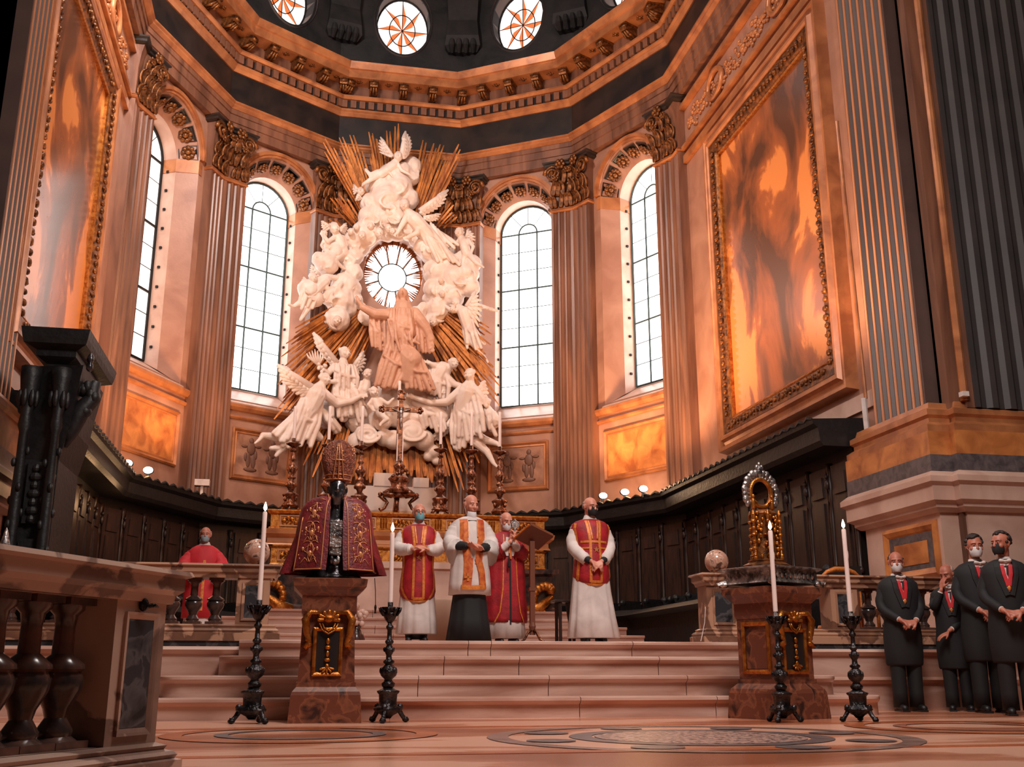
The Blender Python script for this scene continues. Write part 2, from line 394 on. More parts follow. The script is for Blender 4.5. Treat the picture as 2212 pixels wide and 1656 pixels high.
# altar steps
asteps = empty('altar_steps', (0, 20, ZP), kind='structure')
for k in range(5):
    b = MB(); w = 4.3-.22*k; y0 = 18.8+.38*k
    prof = [(y0+.02, ZP+.16*k), (y0+.02, ZP+.16*k+.1), (y0-.03, ZP+.16*k+.12), (y0-.035, ZP+.16*k+.15), (y0, ZP+.16*k+.16), (25, ZP+.16*k+.16), (25, ZP+.16*k)]
    for a, c in ((-w, -.9+.3*(k % 2)), (-.9+.3*(k % 2), 1.1-.4*(k % 2)), (1.1-.4*(k % 2), w)):
        b = MB(); b.loft([[(x, y, z) for y, z in prof] for x in (a+.004, c-.004)]); obj('step', b, M['step'], asteps, smooth=True)

# ---- walls with window openings
WALLN = ['wall_left', 'wall_far_left', 'wall_back_left', 'wall_back', 'wall_back_right', 'wall_far_right', 'wall_right']
ZTOP = 24.5
GW, SPR, ZSILL = .86, 13.2, 7.86
facets = []
oc = atY(847, 602, 29.4); OX, OZ, ORX, ORZ = oc.x, oc.z, .88, 1.12
for i in range(7):
    T, L = facet(i); facets.append((T, L)); b = MB()
    if i in (0, 6): b.box(-.6 if i == 6 else 0, L+.6 if i == 0 else L, 0, 1, 0, ZTOP, T); walls = struct(WALLN[i], b, 'wall'); continue
    xc = L/2 if i in (2, 3, 4) else (1.93 if i == 1 else L-1.93)
    # drum oval above the cornice
    ow, oh, oz = .84, 1.15, 20.15
    topf = lambda x, xc=L/2: oz+oh*math.sqrt(max(0, 1-((x-xc)/ow)**2))
    botf = lambda x, xc=L/2: oz-oh*math.sqrt(max(0, 1-((x-xc)/ow)**2))
    bd = MB(); hole_wall(bd, -.6, L+.6, 17.9, ZTOP, L/2-ow, L/2+ow, botf, topf, 0, 1, T, 24)
    if i == 3:
        cx = OX+1.9
        hole_wall(b, -.6, L+.6, 0, 17.9, cx-ORX, cx+ORX, lambda x: OZ-ORZ*math.sqrt(max(0, 1-((x-cx)/ORX)**2)), lambda x: OZ+ORZ*math.sqrt(max(0, 1-((x-cx)/ORX)**2)), 0, 1, T, 24)
    else:
        h = 1.15
        hole_wall(b, -.6, L+.6, 0, 17.9, xc-h, xc+h, lambda x: 7.3, lambda x: SPR+.15+math.sqrt(max(0, h*h-(x-xc)**2)), 0, 1, T)
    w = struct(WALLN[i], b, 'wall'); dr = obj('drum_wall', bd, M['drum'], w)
    # drum window: deep reveal, frame, star glazing
    wn = empty('window_%d' % (i+5), T @ Vector((L/2, .6, oz)), kind='structure')
    def ov(sx, sz, n=32): return [(L/2+sx*math.cos(2*PI*k/n), oz+sz*math.sin(2*PI*k/n)) for k in range(n)]
    rb = MB(); rb.loft([[(x, d, z) for x, z in ov(ow*s, oh*s)] for s, d in ((1.08, -.05), (1.08, -.0), (1.0, .05), (.99, .62), (1.03, .62), (1.1, .0), (1.08, -.05))], caps=False, T=T)
    obj('window_reveal', rb, mat('reveal_stucco', rgb(120, 104, 98), .6) if 'rv' not in M else M['rv'], wn, smooth=True); 
    gw, gh = ow*.98, oh*.98
    fb = MB()
    pts = [T @ Vector((L/2+gw*math.cos(2*PI*k/32), .5, oz+gh*math.sin(2*PI*k/32))) for k in range(32)]; fb.tube(pts, .035, 6, closed=True)
    pts = [T @ Vector((L/2+gw*.5*math.cos(2*PI*k/24), .48, oz+gh*.5*math.sin(2*PI*k/24))) for k in range(24)]; fb.tube(pts, .016, 5, closed=True)
    obj('window_frame', fb, M['iron'], wn)
    for k in range(8):
        a = k*PI/4+PI/2; bb = MB(); bb.tube([T @ Vector((L/2, .5, oz)), T @ Vector((L/2+gw*math.cos(a), .5, oz+gh*math.sin(a)))], .012, 4); obj('glazing_bar', bb, M['iron'], wn)
        ps = MB(); a1, a2 = a-PI/8, a+PI/8
        pr = [(0, 0), (.42*math.cos(a1), .42*math.sin(a1)), (.94*math.cos(a), .94*math.sin(a)), (.42*math.cos(a2), .42*math.sin(a2))]
        half = MB(); half.poly([(L/2+gw*x, oz+gh*z) for x, z in (pr[0], pr[1], pr[2])], .012, T @ Matrix.Translation((0, .51, 0)))
        obj('star_pane', half, M['starpane'], wn)
        pp = MB(); pp.poly([(L/2+gw*x, oz+gh*z) for x, z in [(0, 0)]+[(math.cos(a+PI/4*q/5), math.sin(a+PI/4*q/5)) for q in range(6)]], .012, T @ Matrix.Translation((0, .54, 0)))
        obj('pane', pp, M['skyl'], wn)
    # tall arched window
    if i == 3: continue
    wi = {1: 1, 2: 2, 4: 3, 5: 4}[i]
    wn = empty('window_%d' % wi, T @ Vector((xc, .9, 7.3)), kind='structure')
    def op(h, zb, zs): return [(xc-h, zb)]+arch(xc, h, zs, 16)+[(xc+h, zb)]
    rv = MB(); rv.loft([[(x, d, z) for x, z in op(h, zb, zs)] for h, d, zb, zs in ((1.15, -.02, 7.25, SPR+.15), (.9, .5, 7.6, SPR))], closed=False, caps=False, T=T)
    obj('window_splay', rv, M['wall'], wn, smooth=True)
    rv = MB(); rv.loft([[(x, d, z) for x, z in op(h, zb, zs)] for h, d, zb, zs in ((.9, .5, 7.6, SPR), (.9, .98, 7.86, SPR))], closed=False, caps=False, T=T)
    obj('window_reveal', rv, M['wall2'], wn, smooth=True)
    sb = MB(); sb.loft([[(x, d, z) for d, z in ((-.12, 7.14), (-.12, 7.2), (.0, 7.27), (.98, 7.86), (.98, 7.0), (0, 7.0))] for x in (xc-1.15, xc+1.15)], T=T); obj('window_sill', sb, M['wall2'], wn)
    fr = MB(); heavy = .036 if wi == 1 else .027; im = 'iron' if wi == 1 else 'lead'
    pts = [T @ Vector((x, .9, z)) for x, z in op(GW, ZSILL, SPR)]; fr.tube(pts+[pts[0]], .045 if wi == 1 else .03, 5); obj('window_frame', fr, M[im], wn)
    mx = [xc-.29, xc+.29]
    for x in mx:
        mbb = MB(); mbb.tube([T @ Vector((x, .88, ZSILL)), T @ Vector((x, .88, SPR))], heavy, 5); obj('mullion', mbb, M[im], wn)
    mbb = MB(); mbb.tube([T @ Vector((xc-.29*math.cos(PI*k/10), .88, SPR+.29*math.sin(PI*k/10))) for k in range(11)], heavy*.9, 5); obj('fanlight_bar', mbb, M[im], wn)
    for a in (50, 90, 130):
        a = math.radians(a); mbb = MB(); mbb.tube([T @ Vector((xc+.29*math.cos(a), .89, SPR+.29*math.sin(a))), T @ Vector((xc+GW*math.cos(a), .89, SPR+GW*math.sin(a)))], .01, 4); obj('glazing_bar', mbb, M[im], wn)
    H = SPR-ZSILL
    for r in range(1, 10):
        z = ZSILL+H*r/9; mbb = MB(); mbb.tube([T @ Vector((xc-GW, .89, z)), T @ Vector((xc+GW, .89, z))], heavy if r % 3 == 0 else .011, 5 if r % 3 == 0 else 4)
        obj('transom' if r % 3 == 0 else 'glazing_bar', mbb, M[im], wn)
    pm = M['skyl'] if wi == 1 else M['sky']
    cx3 = [xc-GW, xc-.29, xc+.29, xc+GW]; pmesh = {}
    for c in range(3):
        w2 = (cx3[c+1]-cx3[c])/2-.006
        if c != 2 or True:
            pb = MB(); pb.box(-w2, w2, 0, .012, -H/18+.005, H/18-.005); me = mesh('pane', pb, pm)
        for r in range(9):
            link('pane', me, wn, T @ Matrix.Translation(((cx3[c]+cx3[c+1])/2, .91, ZSILL+H*(r+.5)/9)))
    for q in range(4):
        a0, a1 = [(0, 50), (50, 90), (90, 130), (130, 180)][q]; pb = MB()
        o_ = [math.radians(a0+(a1-a0)*k/5) for k in range(6)]
        pb.poly([(xc+(GW-.004)*math.cos(a), SPR+(GW-.004)*math.sin(a)) for a in o_]+[(xc+.295*math.cos(a), SPR+.295*math.sin(a)) for a in reversed(o_)], .012, T @ Matrix.Translation((0, .91, 0)))
        obj('pane', pb, pm, wn)
    pb = MB(); pb.poly(arch(xc, .285, SPR+.004, 10), .012, T @ Matrix.Translation((0, .91, 0))); obj('pane', pb, pm, wn)
    # fixing bolts on the reveal
    me = mesh('bolt', MB().box(-.03, .03, -.03, .03, -.03, .03), M['iron'])
    for s in (-1, 1):
        for k in range(10): link('bolt', me, wn, T @ Matrix.Translation((xc+s*.885, .72, 8.2+.53*k)))
    # archivolt, imposts, rosettes of the splay
    ab = MB(); R0 = 1.15
    for r1, r2, d in ((R0, R0+.07, -.07), (R0+.07, R0+.17, -.11)):
        rr = [[(xc-r*math.cos(PI*k/20), dd, SPR+.15+r*math.sin(PI*k/20)) for r, dd in ((r1, 0), (r1, d), (r2, d), (r2, 0))] for k in range(21)]
        ab.loft(rr, T=T)
    obj('archivolt', ab, M['mould'], wn)
    for s in (-1, 1):
        ib = MB(); xx0 = xc+s*1.15
        for z0, z1, pr in ((12.95, 13.05, .03), (13.05, 13.17, .07), (13.17, 13.32, .11)):
            pth = [(xc+s*1.3, 0), (xc+s*1.15, 0), (xc+s*.9, .5), (xc+s*.9, .95)]
            if s < 0: pth = pth
            ib.sweep(pth, [(-.02, z0), (pr, z0), (pr+.02, z1-.03), (pr, z1), (-.02, z1)], side=(1 if s > 0 else -1)*-1*-1, T=T)
        obj('impost', ib, M['mould'], wn)
    ros = MB(); ros.box(-.15, .15, -.02, .02, -.15, .15, tx=.0)
    rsm = MB(); rsm.sphere((0, -.05, 0), (.05, .04, .05), 8, 5)
    for k in range(8):
        a = k*PI/4; rsm.sphere((.085*math.cos(a), -.035, .085*math.sin(a)), (.045, .025, .045), 7, 4)
    mer = mesh('rosette', rsm, M['gilt'], 'all'); cof = MB(); cof.loft([[(x*s*(1 if z > 0 else 1.12), y, z*s*1.15) for x, z in ((-.125, -.15), (.125, -.15), (.125, .15), (-.125, .15))] for s, y in ((1.12, -.0), (1.12, -.018), (1.0, -.018), (.92, .0))]); mec = mesh('coffer', cof, M['frieze'])
    for k in range(7):
        a = PI*(k+.5)/7; rm = (1.15+.9)/2; zc = SPR+.08
        c = Vector((xc-rm*math.cos(a), .24, zc+rm*math.sin(a)))
        tdir = Vector((math.sin(a), 0, math.cos(a))); s_in = Vector((.25*math.cos(a), .5, -.25*math.sin(a))).normalized()
        nrm = tdir.cross(s_in).normalized()   # out of the surface
        inward = Vector((math.cos(a), -.6, -math.sin(a)))
        if nrm.dot(inward) < 0: nrm = -nrm
        yv = -nrm; zv = s_in.cross(tdir)*0+s_in; xv = tdir
        R = Matrix(((xv.x, yv.x, zv.x, c.x), (xv.y, yv.y, zv.y, c.y), (xv.z, yv.z, zv.z, c.z), (0, 0, 0, 1)))
        link('coffer', mec, wn, T @ R @ Matrix.Scale(1.3, 4)); link('rosette', mer, wn, T @ R @ Matrix.Scale(1.5, 4))
    # mouldings and marble panel below the sill
    lo_, hi_ = (.72, L-.72) if i in (2, 4) else ((.4, L-.72) if i == 1 else (.72, L-.4))
    pb = MB()
    for z0, z1, pr in ((7.0, 7.16, .14), (6.78, 6.86, .07)):
        pb.loft([[(x, d, z) for d, z in ((0, z0), (-pr*.6, z0), (-pr, z0+(z1-z0)*.5), (-pr, z1), (0, z1+.02))] for x in (lo_, hi_)], T=T)
    obj('sill_moulding', pb, M['mould'], w)
    fb = MB(); a0, a1 = lo_+.22, hi_-.22
    TT = T @ Matrix(((1, 0, 0, 0), (0, 0, -1, 0), (0, 1, 0, 0), (0, 0, 0, 1)))
    fb.sweep([(a0, 5.2), (a1, 5.2), (a1, 6.56), (a0, 6.56)], [(.0, 0), (.0, .05), (-.04, .08), (-.09, .03), (-.13, .04), (-.15, 0)], closed=True, T=TT)
    obj('panel_frame', fb, M['mould'], w)
    qb = MB(); qb.box(a0+.14, a1-.14, -.015, .02, 5.34, 6.42, T); obj('marble_panel', qb, M['panel'] if i in (1, 5) else M['panel2'], w)
    if i in (2, 4):
        for kx in (.32, .68):
            rb = MB(); xx = a0+(a1-a0)*kx
            for x, z, rx, rz in ((0, .42, .07, .08), (0, .2, .13, .17), (-.07, -.1, .07, .2), (.08, -.12, .07, .2), (-.2, .25, .09, .04), (.2, .28, .1, .04), (0, -.35, .2, .06), (.14, .05, .05, .12), (-.15, -.02, .05, .12)):
                rb.sphere((xx+x, -.02, 5.85+z), (rx, .022, rz), 8, 5, T=T)
            obj('relief_figure', rb, M.setdefault('rf', mat('relief_stone', rgb(124, 84, 66), .5)) if 'rf' not in M else M['rf'], w, smooth='all')

# ---- fluted corner pilasters with composite capitals
leaf = MB(); seg = []
for k in range(7):
    u = k/6; seg.append((.17*math.sin(PI*min(1, u*.8+.12))**.7*(1-u*.25), -.03-.02*u-.16*u**3, .42*u-.10*max(0, u-.75)*3))
rings = []
for k, (w_, y, z) in enumerate(seg): rings.append([(-w_*.62, y+.02, z), (-w_*.35, y-.03, z+.01), (0, y+.0, z+.015), (w_*.35, y-.03, z+.01), (w_*.62, y+.02, z), (0, y+.045, z)])
leaf.loft(rings); LEAF = mesh('acanthus_leaf', leaf, M['gilt'], 'all')
vol = MB(); pts = []; rs_ = []
for k in range(27):
    a = k*PI/6; r = .2*(1-k/30); pts.append((r*math.cos(a), -.02-.002*k, r*math.sin(a))); rs_.append(.048*(1-k/42))
vol.tube(pts, rs_, 6, upv=(0, 1, 0)); vol.sphere((0, -.08, 0), .05, 8, 5); VOL = mesh('volute', vol, M['gilt'], 'all')
flo = MB(); flo.sphere((0, -.05, 0), .05, 7, 4)
for k in range(6): flo.sphere((.09*math.cos(k*PI/3), -.03, .09*math.sin(k*PI/3)), (.055, .03, .055), 7, 4)
FLO = mesh('flower', flo, M['gilt'], 'all')
def half(V, t, inn, s0, s1, sign, mb_off=.22, fl=True):
    # plan points of a half pilaster along direction t (from the corner outwards)
    pts = [(s0, mb_off)]
    if fl:
        n = 3; wd = (s1-s0-.1)/n; s = s0+.08
        for k in range(n):
            a = s+k*wd; pts += [(a, mb_off), (a+.02, mb_off-.035), (a+wd*.4, mb_off-.06), (a+wd*.75-.02, mb_off-.035), (a+wd*.75, mb_off)]
    pts += [(s1, mb_off), (s1, -.05)]
    return [(V.x+t.x*s+inn.x*o, V.y+t.y*s+inn.y*o) for s, o in pts]
for k in range(1, 7):
    V = Vector(RING[k]); t1 = (Vector(RING[k-1])-V).normalized(); t2 = (Vector(RING[k+1])-V).normalized()
    n1 = Vector((-t1.y, t1.x)); n2 = Vector((t2.y, -t2.x))
    if n1.dot(-V+Vector((0, 15))) < 0: n1 = -n1
    if n2.dot(-V+Vector((0, 15))) < 0: n2 = -n2
    ang = math.acos(max(-1, min(1, -t1.dot(t2)))); off = .22; sm = off*math.tan(ang/2)
    e1 = .42 if k == 6 else (.4 if k == 6 else .72); e2 = .72
    if k == 1: e1, e2 = .42, .72
    if k == 6: e1, e2 = .72, .42
    if k in (1, 6): pass
    A = half(V, t1, n1, sm, e1, -1); B = half(V, t2, n2, sm, e2, 1)
    poly = list(reversed(A))+B[1:]
    wp = {1: 'wall_far_left', 2: 'wall_far_left', 3: 'wall_back_left', 4: 'wall_back_right', 5: 'wall_far_right', 6: 'wall_far_right'}[k]
    par = bpy.data.objects[wp]
    pil = empty('corner_pilaster', (V.x, V.y, 0), kind='structure')
    b = MB(); b.loft([[(x, y, z) for x, y in poly] for z in (ZP, 13.25)]); obj('shaft', b, M['pil'], pil)
    def outl(o, ex=0):
        q1 = V+t1*(e1+ex)+n1*0; pts = [V+t1*(e1+ex)+n1*-.03, V+t1*(e1+ex)+n1*(.22+o)]
        s = (.22+o)*math.tan(ang/2); pts += [V+t1*s+n1*(.22+o), V+t2*(e2+ex)+n2*(.22+o), V+t2*(e2+ex)+n2*-.03]
        return pts
    b = MB()
    for z0, z1, o in ((13.2, 13.27, .05), (13.27, 13.33, .02)): b.loft([[(p.x, p.y, z) for p in outl(oo, oo)] for oo, z in ((o-.03, z0), (o, (z0+z1)/2), (o-.03, z1))])
    obj('astragal', b, M['mould'], pil)
    b = MB(); b.loft([[(p.x, p.y, z) for p in outl(o, o*.5)] for o, z in ((-.02, 13.33), (-.01, 14.0), (.04, 14.4), (.1, 14.62))]); obj('bell', b, M['pil'], pil)
    b = MB(); b.loft([[(p.x, p.y, z) for p in outl(o, o)] for o, z in ((.08, 14.58), (.15, 14.61), (.15, 14.67), (.2, 14.7), (.2, 14.74))]); obj('abacus', b, M['frieze'], pil)
    for t, nn, e in ((t1, n1, e1), (t2, n2, e2)):
        def fr(s, o, z, sc=1.0, tilt=0):
            X = Vector((t.x, t.y, 0)); Yv = Vector((-nn.x, -nn.y, 0)); p = V+t*s+nn*o
            return Matrix(((X.x, Yv.x, 0, p.x), (X.y, Yv.y, 0, p.y), (0, 0, 1, z), (0, 0, 0, 1))) @ Matrix.Scale(sc, 4)
        def lf(s_, o_, z_, sc_):
            j = rnd.uniform; R = fr(s_+j(-.02, .02), o_+j(-.02, .02), z_, sc_*j(.9, 1.12)) @ Matrix.Rotation(j(-.25, .25), 4, 'Y') @ Matrix.Rotation(j(-.2, .1), 4, 'X'); link('acanthus_leaf', LEAF, pil, R)
        for s in ([.1, .26, .42, .58, .7] if e > .5 else [.12, .32]): lf(s, .23, 13.33, .95)
        for s in ([.02, .18, .34, .5, .66] if e > .5 else [.2]): lf(s, .25, 13.68, 1.05)
        for s in ([.12, .3, .46] if e > .5 else []): lf(s, .28, 14.05, 1.0)
        if e > .5:
            link('volute', VOL, pil, fr(e-.1, .33, 14.36, 1.25)); link('flower', FLO, pil, fr(.36, .42, 14.6, 1.2)); link('flower', FLO, pil, fr(.18, .4, 14.42, .8)); link('flower', FLO, pil, fr(.52, .38, 14.2, .8))
    if k < 1: pass

# ---- entablature round the choir (trim_1), from architrave to corona
ent = empty('trim_1', (0, 20, 15), kind='structure')
def sw(name, prof, m, par=ent, path=RING, smooth=False):
    b = MB(); b.sweep(path, prof); return obj(name, b, M[m] if isinstance(m, str) else m, par, smooth=smooth)
sw('architrave', [(-.1, 14.72), (.2, 14.72), (.2, 14.98), (.235, 14.99), (.235, 15.2), (.27, 15.21), (.27, 15.36), (-.1, 15.36)], 'pil')
sw('architrave_moulding', [(-.1, 15.35), (.29, 15.35), (.37, 15.42), (.37, 15.46), (.42, 15.49), (.42, 15.53), (-.1, 15.55)], 'mould')
sw('frieze', [(-.1, 15.53), (.2, 15.53), (.2, 16.56), (-.1, 16.56)], 'frieze')
sw('bed_moulding', [(-.1, 16.52), (.24, 16.52), (.31, 16.6), (.31, 16.63), (.36, 16.67), (.36, 16.72), (-.1, 16.72)], 'mould')
sw('dentil_band', [(-.1, 16.71), (.32, 16.71), (.32, 17.0), (-.1, 17.0)], 'frieze')
sw('ovolo', [(-.1, 16.99), (.44, 16.99), (.50, 17.05), (.50, 17.1), (-.1, 17.12)], 'mould')
sw('modillion_band', [(-.1, 17.1), (.42, 17.1), (.42, 17.46), (-.1, 17.46)], 'pil')
sw('corona', [(-.1, 17.45), (.92, 17.45), (.92, 17.7), (.98, 17.72), (1.04, 17.86), (1.06, 17.92), (-.1, 17.97)], 'mould')
den = mesh('dentil', MB().box(-.085, .085, -.1, 0, 0, .24), M['pil'])
md = MB(); md.loft([[(x, y, z) for y, z in ((0, .0), (-.1, -.01), (-.25, .05), (-.36, .12), (-.44, .1), (-.47, .16), (-.47, .27), (0, .27))] for x in (-.11, .11)]); md.box(-.14, .14, -.49, 0, .26, .3)
MOD = mesh('modillion', md, M['gilt']); cl = MB()
for x in (-.07, 0, .07): cl.tube([(x*1.2, -.1, .0), (x*1.3, -.28, .0), (x, -.42, .08)], [.03, .045, .02], 6)
cl.tube([(-.1, -.46, .2), (.1, -.46, .2)], .05, 8)
MLF = mesh('modillion_leaf', cl, M['gilt'], 'all')
rz = MB(); rz.sphere((0, 0, 0), (.06, .06, .02), 8, 4); [rz.sphere((.07*math.cos(k*PI/2), .07*math.sin(k*PI/2), 0), (.05, .04, .015), 6, 4) for k in range(4)]
SOF = mesh('soffit_rosette', rz, M['gilt'], 'all')
for i in range(7):
    T, L = facets[i]
    n = int(L/.265)
    if i in (0, 6): n = int(3.5/.265)
    for k in range(n):
        if i == 0: x = L-.2-.265*k
        elif i == 6: x = .2+.265*k
        else: x = .18+(L-.36)*k/(n-1)
        link('dentil', den, ent, T @ Matrix.Translation((x, -.31, 16.74)))
    if i in (0, 6): xs = [(L-.35-.78*k) if i == 0 else (.35+.78*k) for k in range(5)]
    else: m_ = 5; xs = [.12+(L-.24)*k/(m_-1) for k in range(m_)][(0 if i == 1 else 1) if i != 3 else 0:]
    for j, x in enumerate(xs):
        R = T @ Matrix.Translation((x, -.40, 17.15)); link('modillion', MOD, ent, R); link('modillion_leaf', MLF, ent, R)
        if j < len(xs)-1: link('soffit_rosette', SOF, ent, T @ Matrix.Translation(((x+xs[j+1])/2, -.68, 17.44)))
# drum: ledge, scroll consoles between the ovals, lid
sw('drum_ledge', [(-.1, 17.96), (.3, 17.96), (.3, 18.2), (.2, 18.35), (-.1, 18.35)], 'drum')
for k in range(1, 7):
    V = Vector(RING[k]); c = (Vector((0, 19))-V).normalized(); s_ = Vector((-c.y, c.x))
    X, Yv = Vector((s_.x, s_.y, 0)), Vector((-c.x, -c.y, 0)); R = Matrix(((X.x, Yv.x, 0, V.x), (X.y, Yv.y, 0, V.y), (0, 0, 1, 0), (0, 0, 0, 1)))
    b = MB(); b.loft([[(x, y, z) for x, y in ((-w_, .3), (-w_, -d), (w_, -d), (w_, .3))] for w_, d, z in ((.45, .25, 19.15), (.55, .42, 19.3), (.5, .5, 19.6), (.45, .4, 20.2), (.5, .5, 21.2), (.6, .7, 22.4), (.6, .7, 24.4))], T=R)
    for x in (-.33, -.11, .11, .33): b.tube([R @ Vector((x, -.3, 19.1)), R @ Vector((x, -.5, 19.28)), R @ Vector((x, -.52, 19.45))], [.05, .1, .06], 8)
    tag(obj('drum_console', b, M['drum'], ent), kind='structure')
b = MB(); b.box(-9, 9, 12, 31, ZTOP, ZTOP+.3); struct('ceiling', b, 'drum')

# ---- entrance piers with tall fluted pilasters
for s in (-1, 1):
    pr = empty('presbytery_pier', (s*7.2, 14, 0), kind='structure')
    S = Matrix.Scale(s, 4, (1, 0, 0)); yo = 0 if s > 0 else 1.15
    b = MB(); b.box(6.8, 9.6, 13.12, 15.0+yo, ZP, 20, S); b.box(7.0, 9.6, 13.0, 13.2, 4.1, 20, S); obj('pier_core', b, M['pil'], pr)
    # fluted face towards the choir
    pts = [(6.75, 14.78+yo), (6.58, 14.78+yo)]; n = 6; w_ = (14.70-13.42)/n; Y0 = 14.70+yo; flm = []
    for k in range(n):
        y1 = Y0-k*w_; pts += [(6.58, y1-.02), (6.63, y1-.05), (6.645, y1-w_*.5), (6.63, y1-w_+.055), (6.58, y1-w_+.03)]
    pts += [(6.58, 13.36+yo), (6.9, 13.36+yo)]
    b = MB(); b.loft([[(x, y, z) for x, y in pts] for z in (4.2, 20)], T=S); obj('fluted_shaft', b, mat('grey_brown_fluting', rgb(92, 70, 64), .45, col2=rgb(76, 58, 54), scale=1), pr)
    for k in range(n+1):
        y = Y0+.02-k*w_; b = MB(); b.box(6.565, 6.60, y-.026, y+.026, 4.2, 20, S); obj('fillet', b, M['fillet'] if 'fillet' in M else M.setdefault('fillet', mat('worn_gilt_fillet', rgb(214, 146, 104), .35, .2)), pr)
    # pilaster facing the nave
    b = MB(); xx = [(7.12, 12.95)]
    for k in range(8): a = 7.18+k*.29; xx += [(a, 12.95), (a+.05, 12.99), (a+.13, 13.0), (a+.2, 12.95)]
    xx += [(9.6, 12.95), (9.6, 13.2), (7.12, 13.2)]
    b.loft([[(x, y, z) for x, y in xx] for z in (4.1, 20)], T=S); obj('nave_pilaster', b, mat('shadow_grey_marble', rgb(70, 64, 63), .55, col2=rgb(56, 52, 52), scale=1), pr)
    b = MB(); b.tube([Vector((s*6.98, 13.02, 4.2)), Vector((s*6.98, 13.02, 20))], .06, 8); obj('bead_moulding', b, M['mould'], pr)
    path = [(s*6.85, 15.25+yo), (s*6.52, 15.25+yo), (s*6.52, 13.22), (s*6.85, 13.22), (s*6.85, 13.08), (s*9.7, 13.08)]
    def ps(name, prof, m):
        b = MB(); b.sweep(path, prof, side=s); obj(name, b, M[m], pr)
    ps('shaft_base', [(-.1, 4.2), (.0, 4.2), (.02, 4.12), (.09, 4.08), (.09, 4.0), (.05, 3.96), (.05, 3.9), (.14, 3.84), (.14, 3.74), (-.1, 3.74)], 'mould')
    ps('base_plinth', [(-.1, 3.74), (.16, 3.74), (.16, 3.4), (-.1, 3.4)], 'panel'); ps('inlay_band', [(-.1, 3.40), (.165, 3.40), (.165, 3.16), (-.1, 3.16)], 'inlay')
    ps('pedestal_cornice', [(-.1, 3.16), (.17, 3.16), (.26, 3.08), (.26, 3.0), (.2, 2.95), (.2, 2.75), (.12, 2.7), (.12, 2.66), (.05, 2.6), (-.1, 2.6)], 'wall2')
    ps('pedestal_dado', [(-.1, 2.6), (.0, 2.6), (.0, 1.5), (-.1, 1.5)], 'wall2'); ps('pedestal_plinth', [(-.1, 1.5), (.08, 1.5), (.14, 1.35), (.14, ZP), (-.1, ZP)], 'wall2')
    TT = Matrix(((0, 0, -s, s*6.52), (1, 0, 0, 0), (0, 1, 0, 0), (0, 0, 0, 1)))
    b = MB(); b.sweep([(13.3, 1.72), (14.72, 1.72), (14.72, 2.52), (13.3, 2.52)], [(0, 0), (0, .03), (-.06, .06), (-.12, .03), (-.16, 0)] if True else 0, closed=True, T=TT); obj('panel_frame', b, M['panel'], pr)
    b = MB(); b.box(13.44, 14.58, 1.86, 2.38, -.02, .012, TT); obj('inlay_panel', b, M['inlay'], pr)
    b = MB(); b.box(13.58, 14.44, 1.94, 2.26, -.02, .02, TT); obj('ochre_inlay', b, M['panel'], pr)
    # painting on the side wall
    pt = empty('wall_painting', (s*6.75, 18.4, 5.1), label='tall gold-framed painting on the %s side wall of the choir' % ('right' if s > 0 else 'left'), cat='painting', group='large paintings on the side walls')
    TT = Matrix(((0, 0, -s, s*6.8), (1, 0, 0, 0), (0, 1, 0, 0), (0, 0, 0, 1)))
    cm = mat('faded_old_canvas', rgb(232, 146, 84), .2, col2=rgb(92, 62, 50), scale=.62, stretch=(1, 1.2, .7), lo=.4, hi=.66, detail=10, vein=rgb(168, 98, 62), spec=.8)
    b = MB(); b.box(16.2, 20.55, 5.7, 11.98, .0, .06, TT); obj('canvas', b, cm, pt)
    rect = [(16.25, 5.74), (20.5, 5.74), (20.5, 11.93), (16.25, 11.93)]
    b = MB(); b.sweep(rect, [(0, .05), (0, .12), (.04, .14), (.06, .12), (.06, .05)], closed=True, T=TT); obj('gilt_lip', b, M['gold'], pt)
    b = MB(); b.sweep(rect, [(.06, .05), (.06, .12), (.1, .17), (.24, .2), (.34, .2), (.36, .05)], closed=True, T=TT); obj('frame_band', b, M['gilt'], pt)
    b = MB(); b.sweep(rect, [(.36, .0), (.36, .22), (.4, .25), (.46, .25), (.5, .17), (.56, .15), (.62, .22), (.68, .22), (.7, .1), (.72, 0)], closed=True, T=TT); obj('outer_moulding', b, M['mould'], pt)
    b = MB()
    for (x0, z0), (x1, z1) in zip(rect, rect[1:]+rect[:1]):
        dx, dz = x1-x0, z1-z0; Ln = math.hypot(dx, dz); nn = int(Ln/.16)
        for k in range(nn+1):
            u = (k+.5)/nn; px, pz = x0+dx*u, z0+dz*u; ox, oz_ = dz/Ln*.2, -dx/Ln*.2
            w1 = .05*math.sin(k*1.3)
            b.sphere((px+ox*(1+w1*3), pz+oz_*(1+w1*3), .205), (.05+.03*rnd.random(), .05+.03*rnd.random(), .045), 6, 4, T=TT)
            b.sphere((px+ox*(1-w1*6), pz+oz_*(1-w1*6), .2), (.035, .035, .035), 5, 4, T=TT)
    obj('leaf_carving', b, M['gilt'], pt, smooth='all', kind='stuff')
    # wall mouldings and carved band above the painting
    wl = bpy.data.objects['wall_right' if s > 0 else 'wall_left']
    for z0, z1, pr_, m in ((12.85, 13.05, .1, 'mould'), (13.2, 13.3, .14, 'mould'), (14.35, 14.47, .14, 'mould'), (4.62, 4.9, .06, 'wall2')):
        b = MB(); b.box(s*(6.8-pr_) if s > 0 else -6.9, 6.9 if s > 0 else -(6.8-pr_), 15.05, 22.75, z0, z1); obj('wall_moulding', b, M[m], wl)
    b = MB(); TT2 = TT
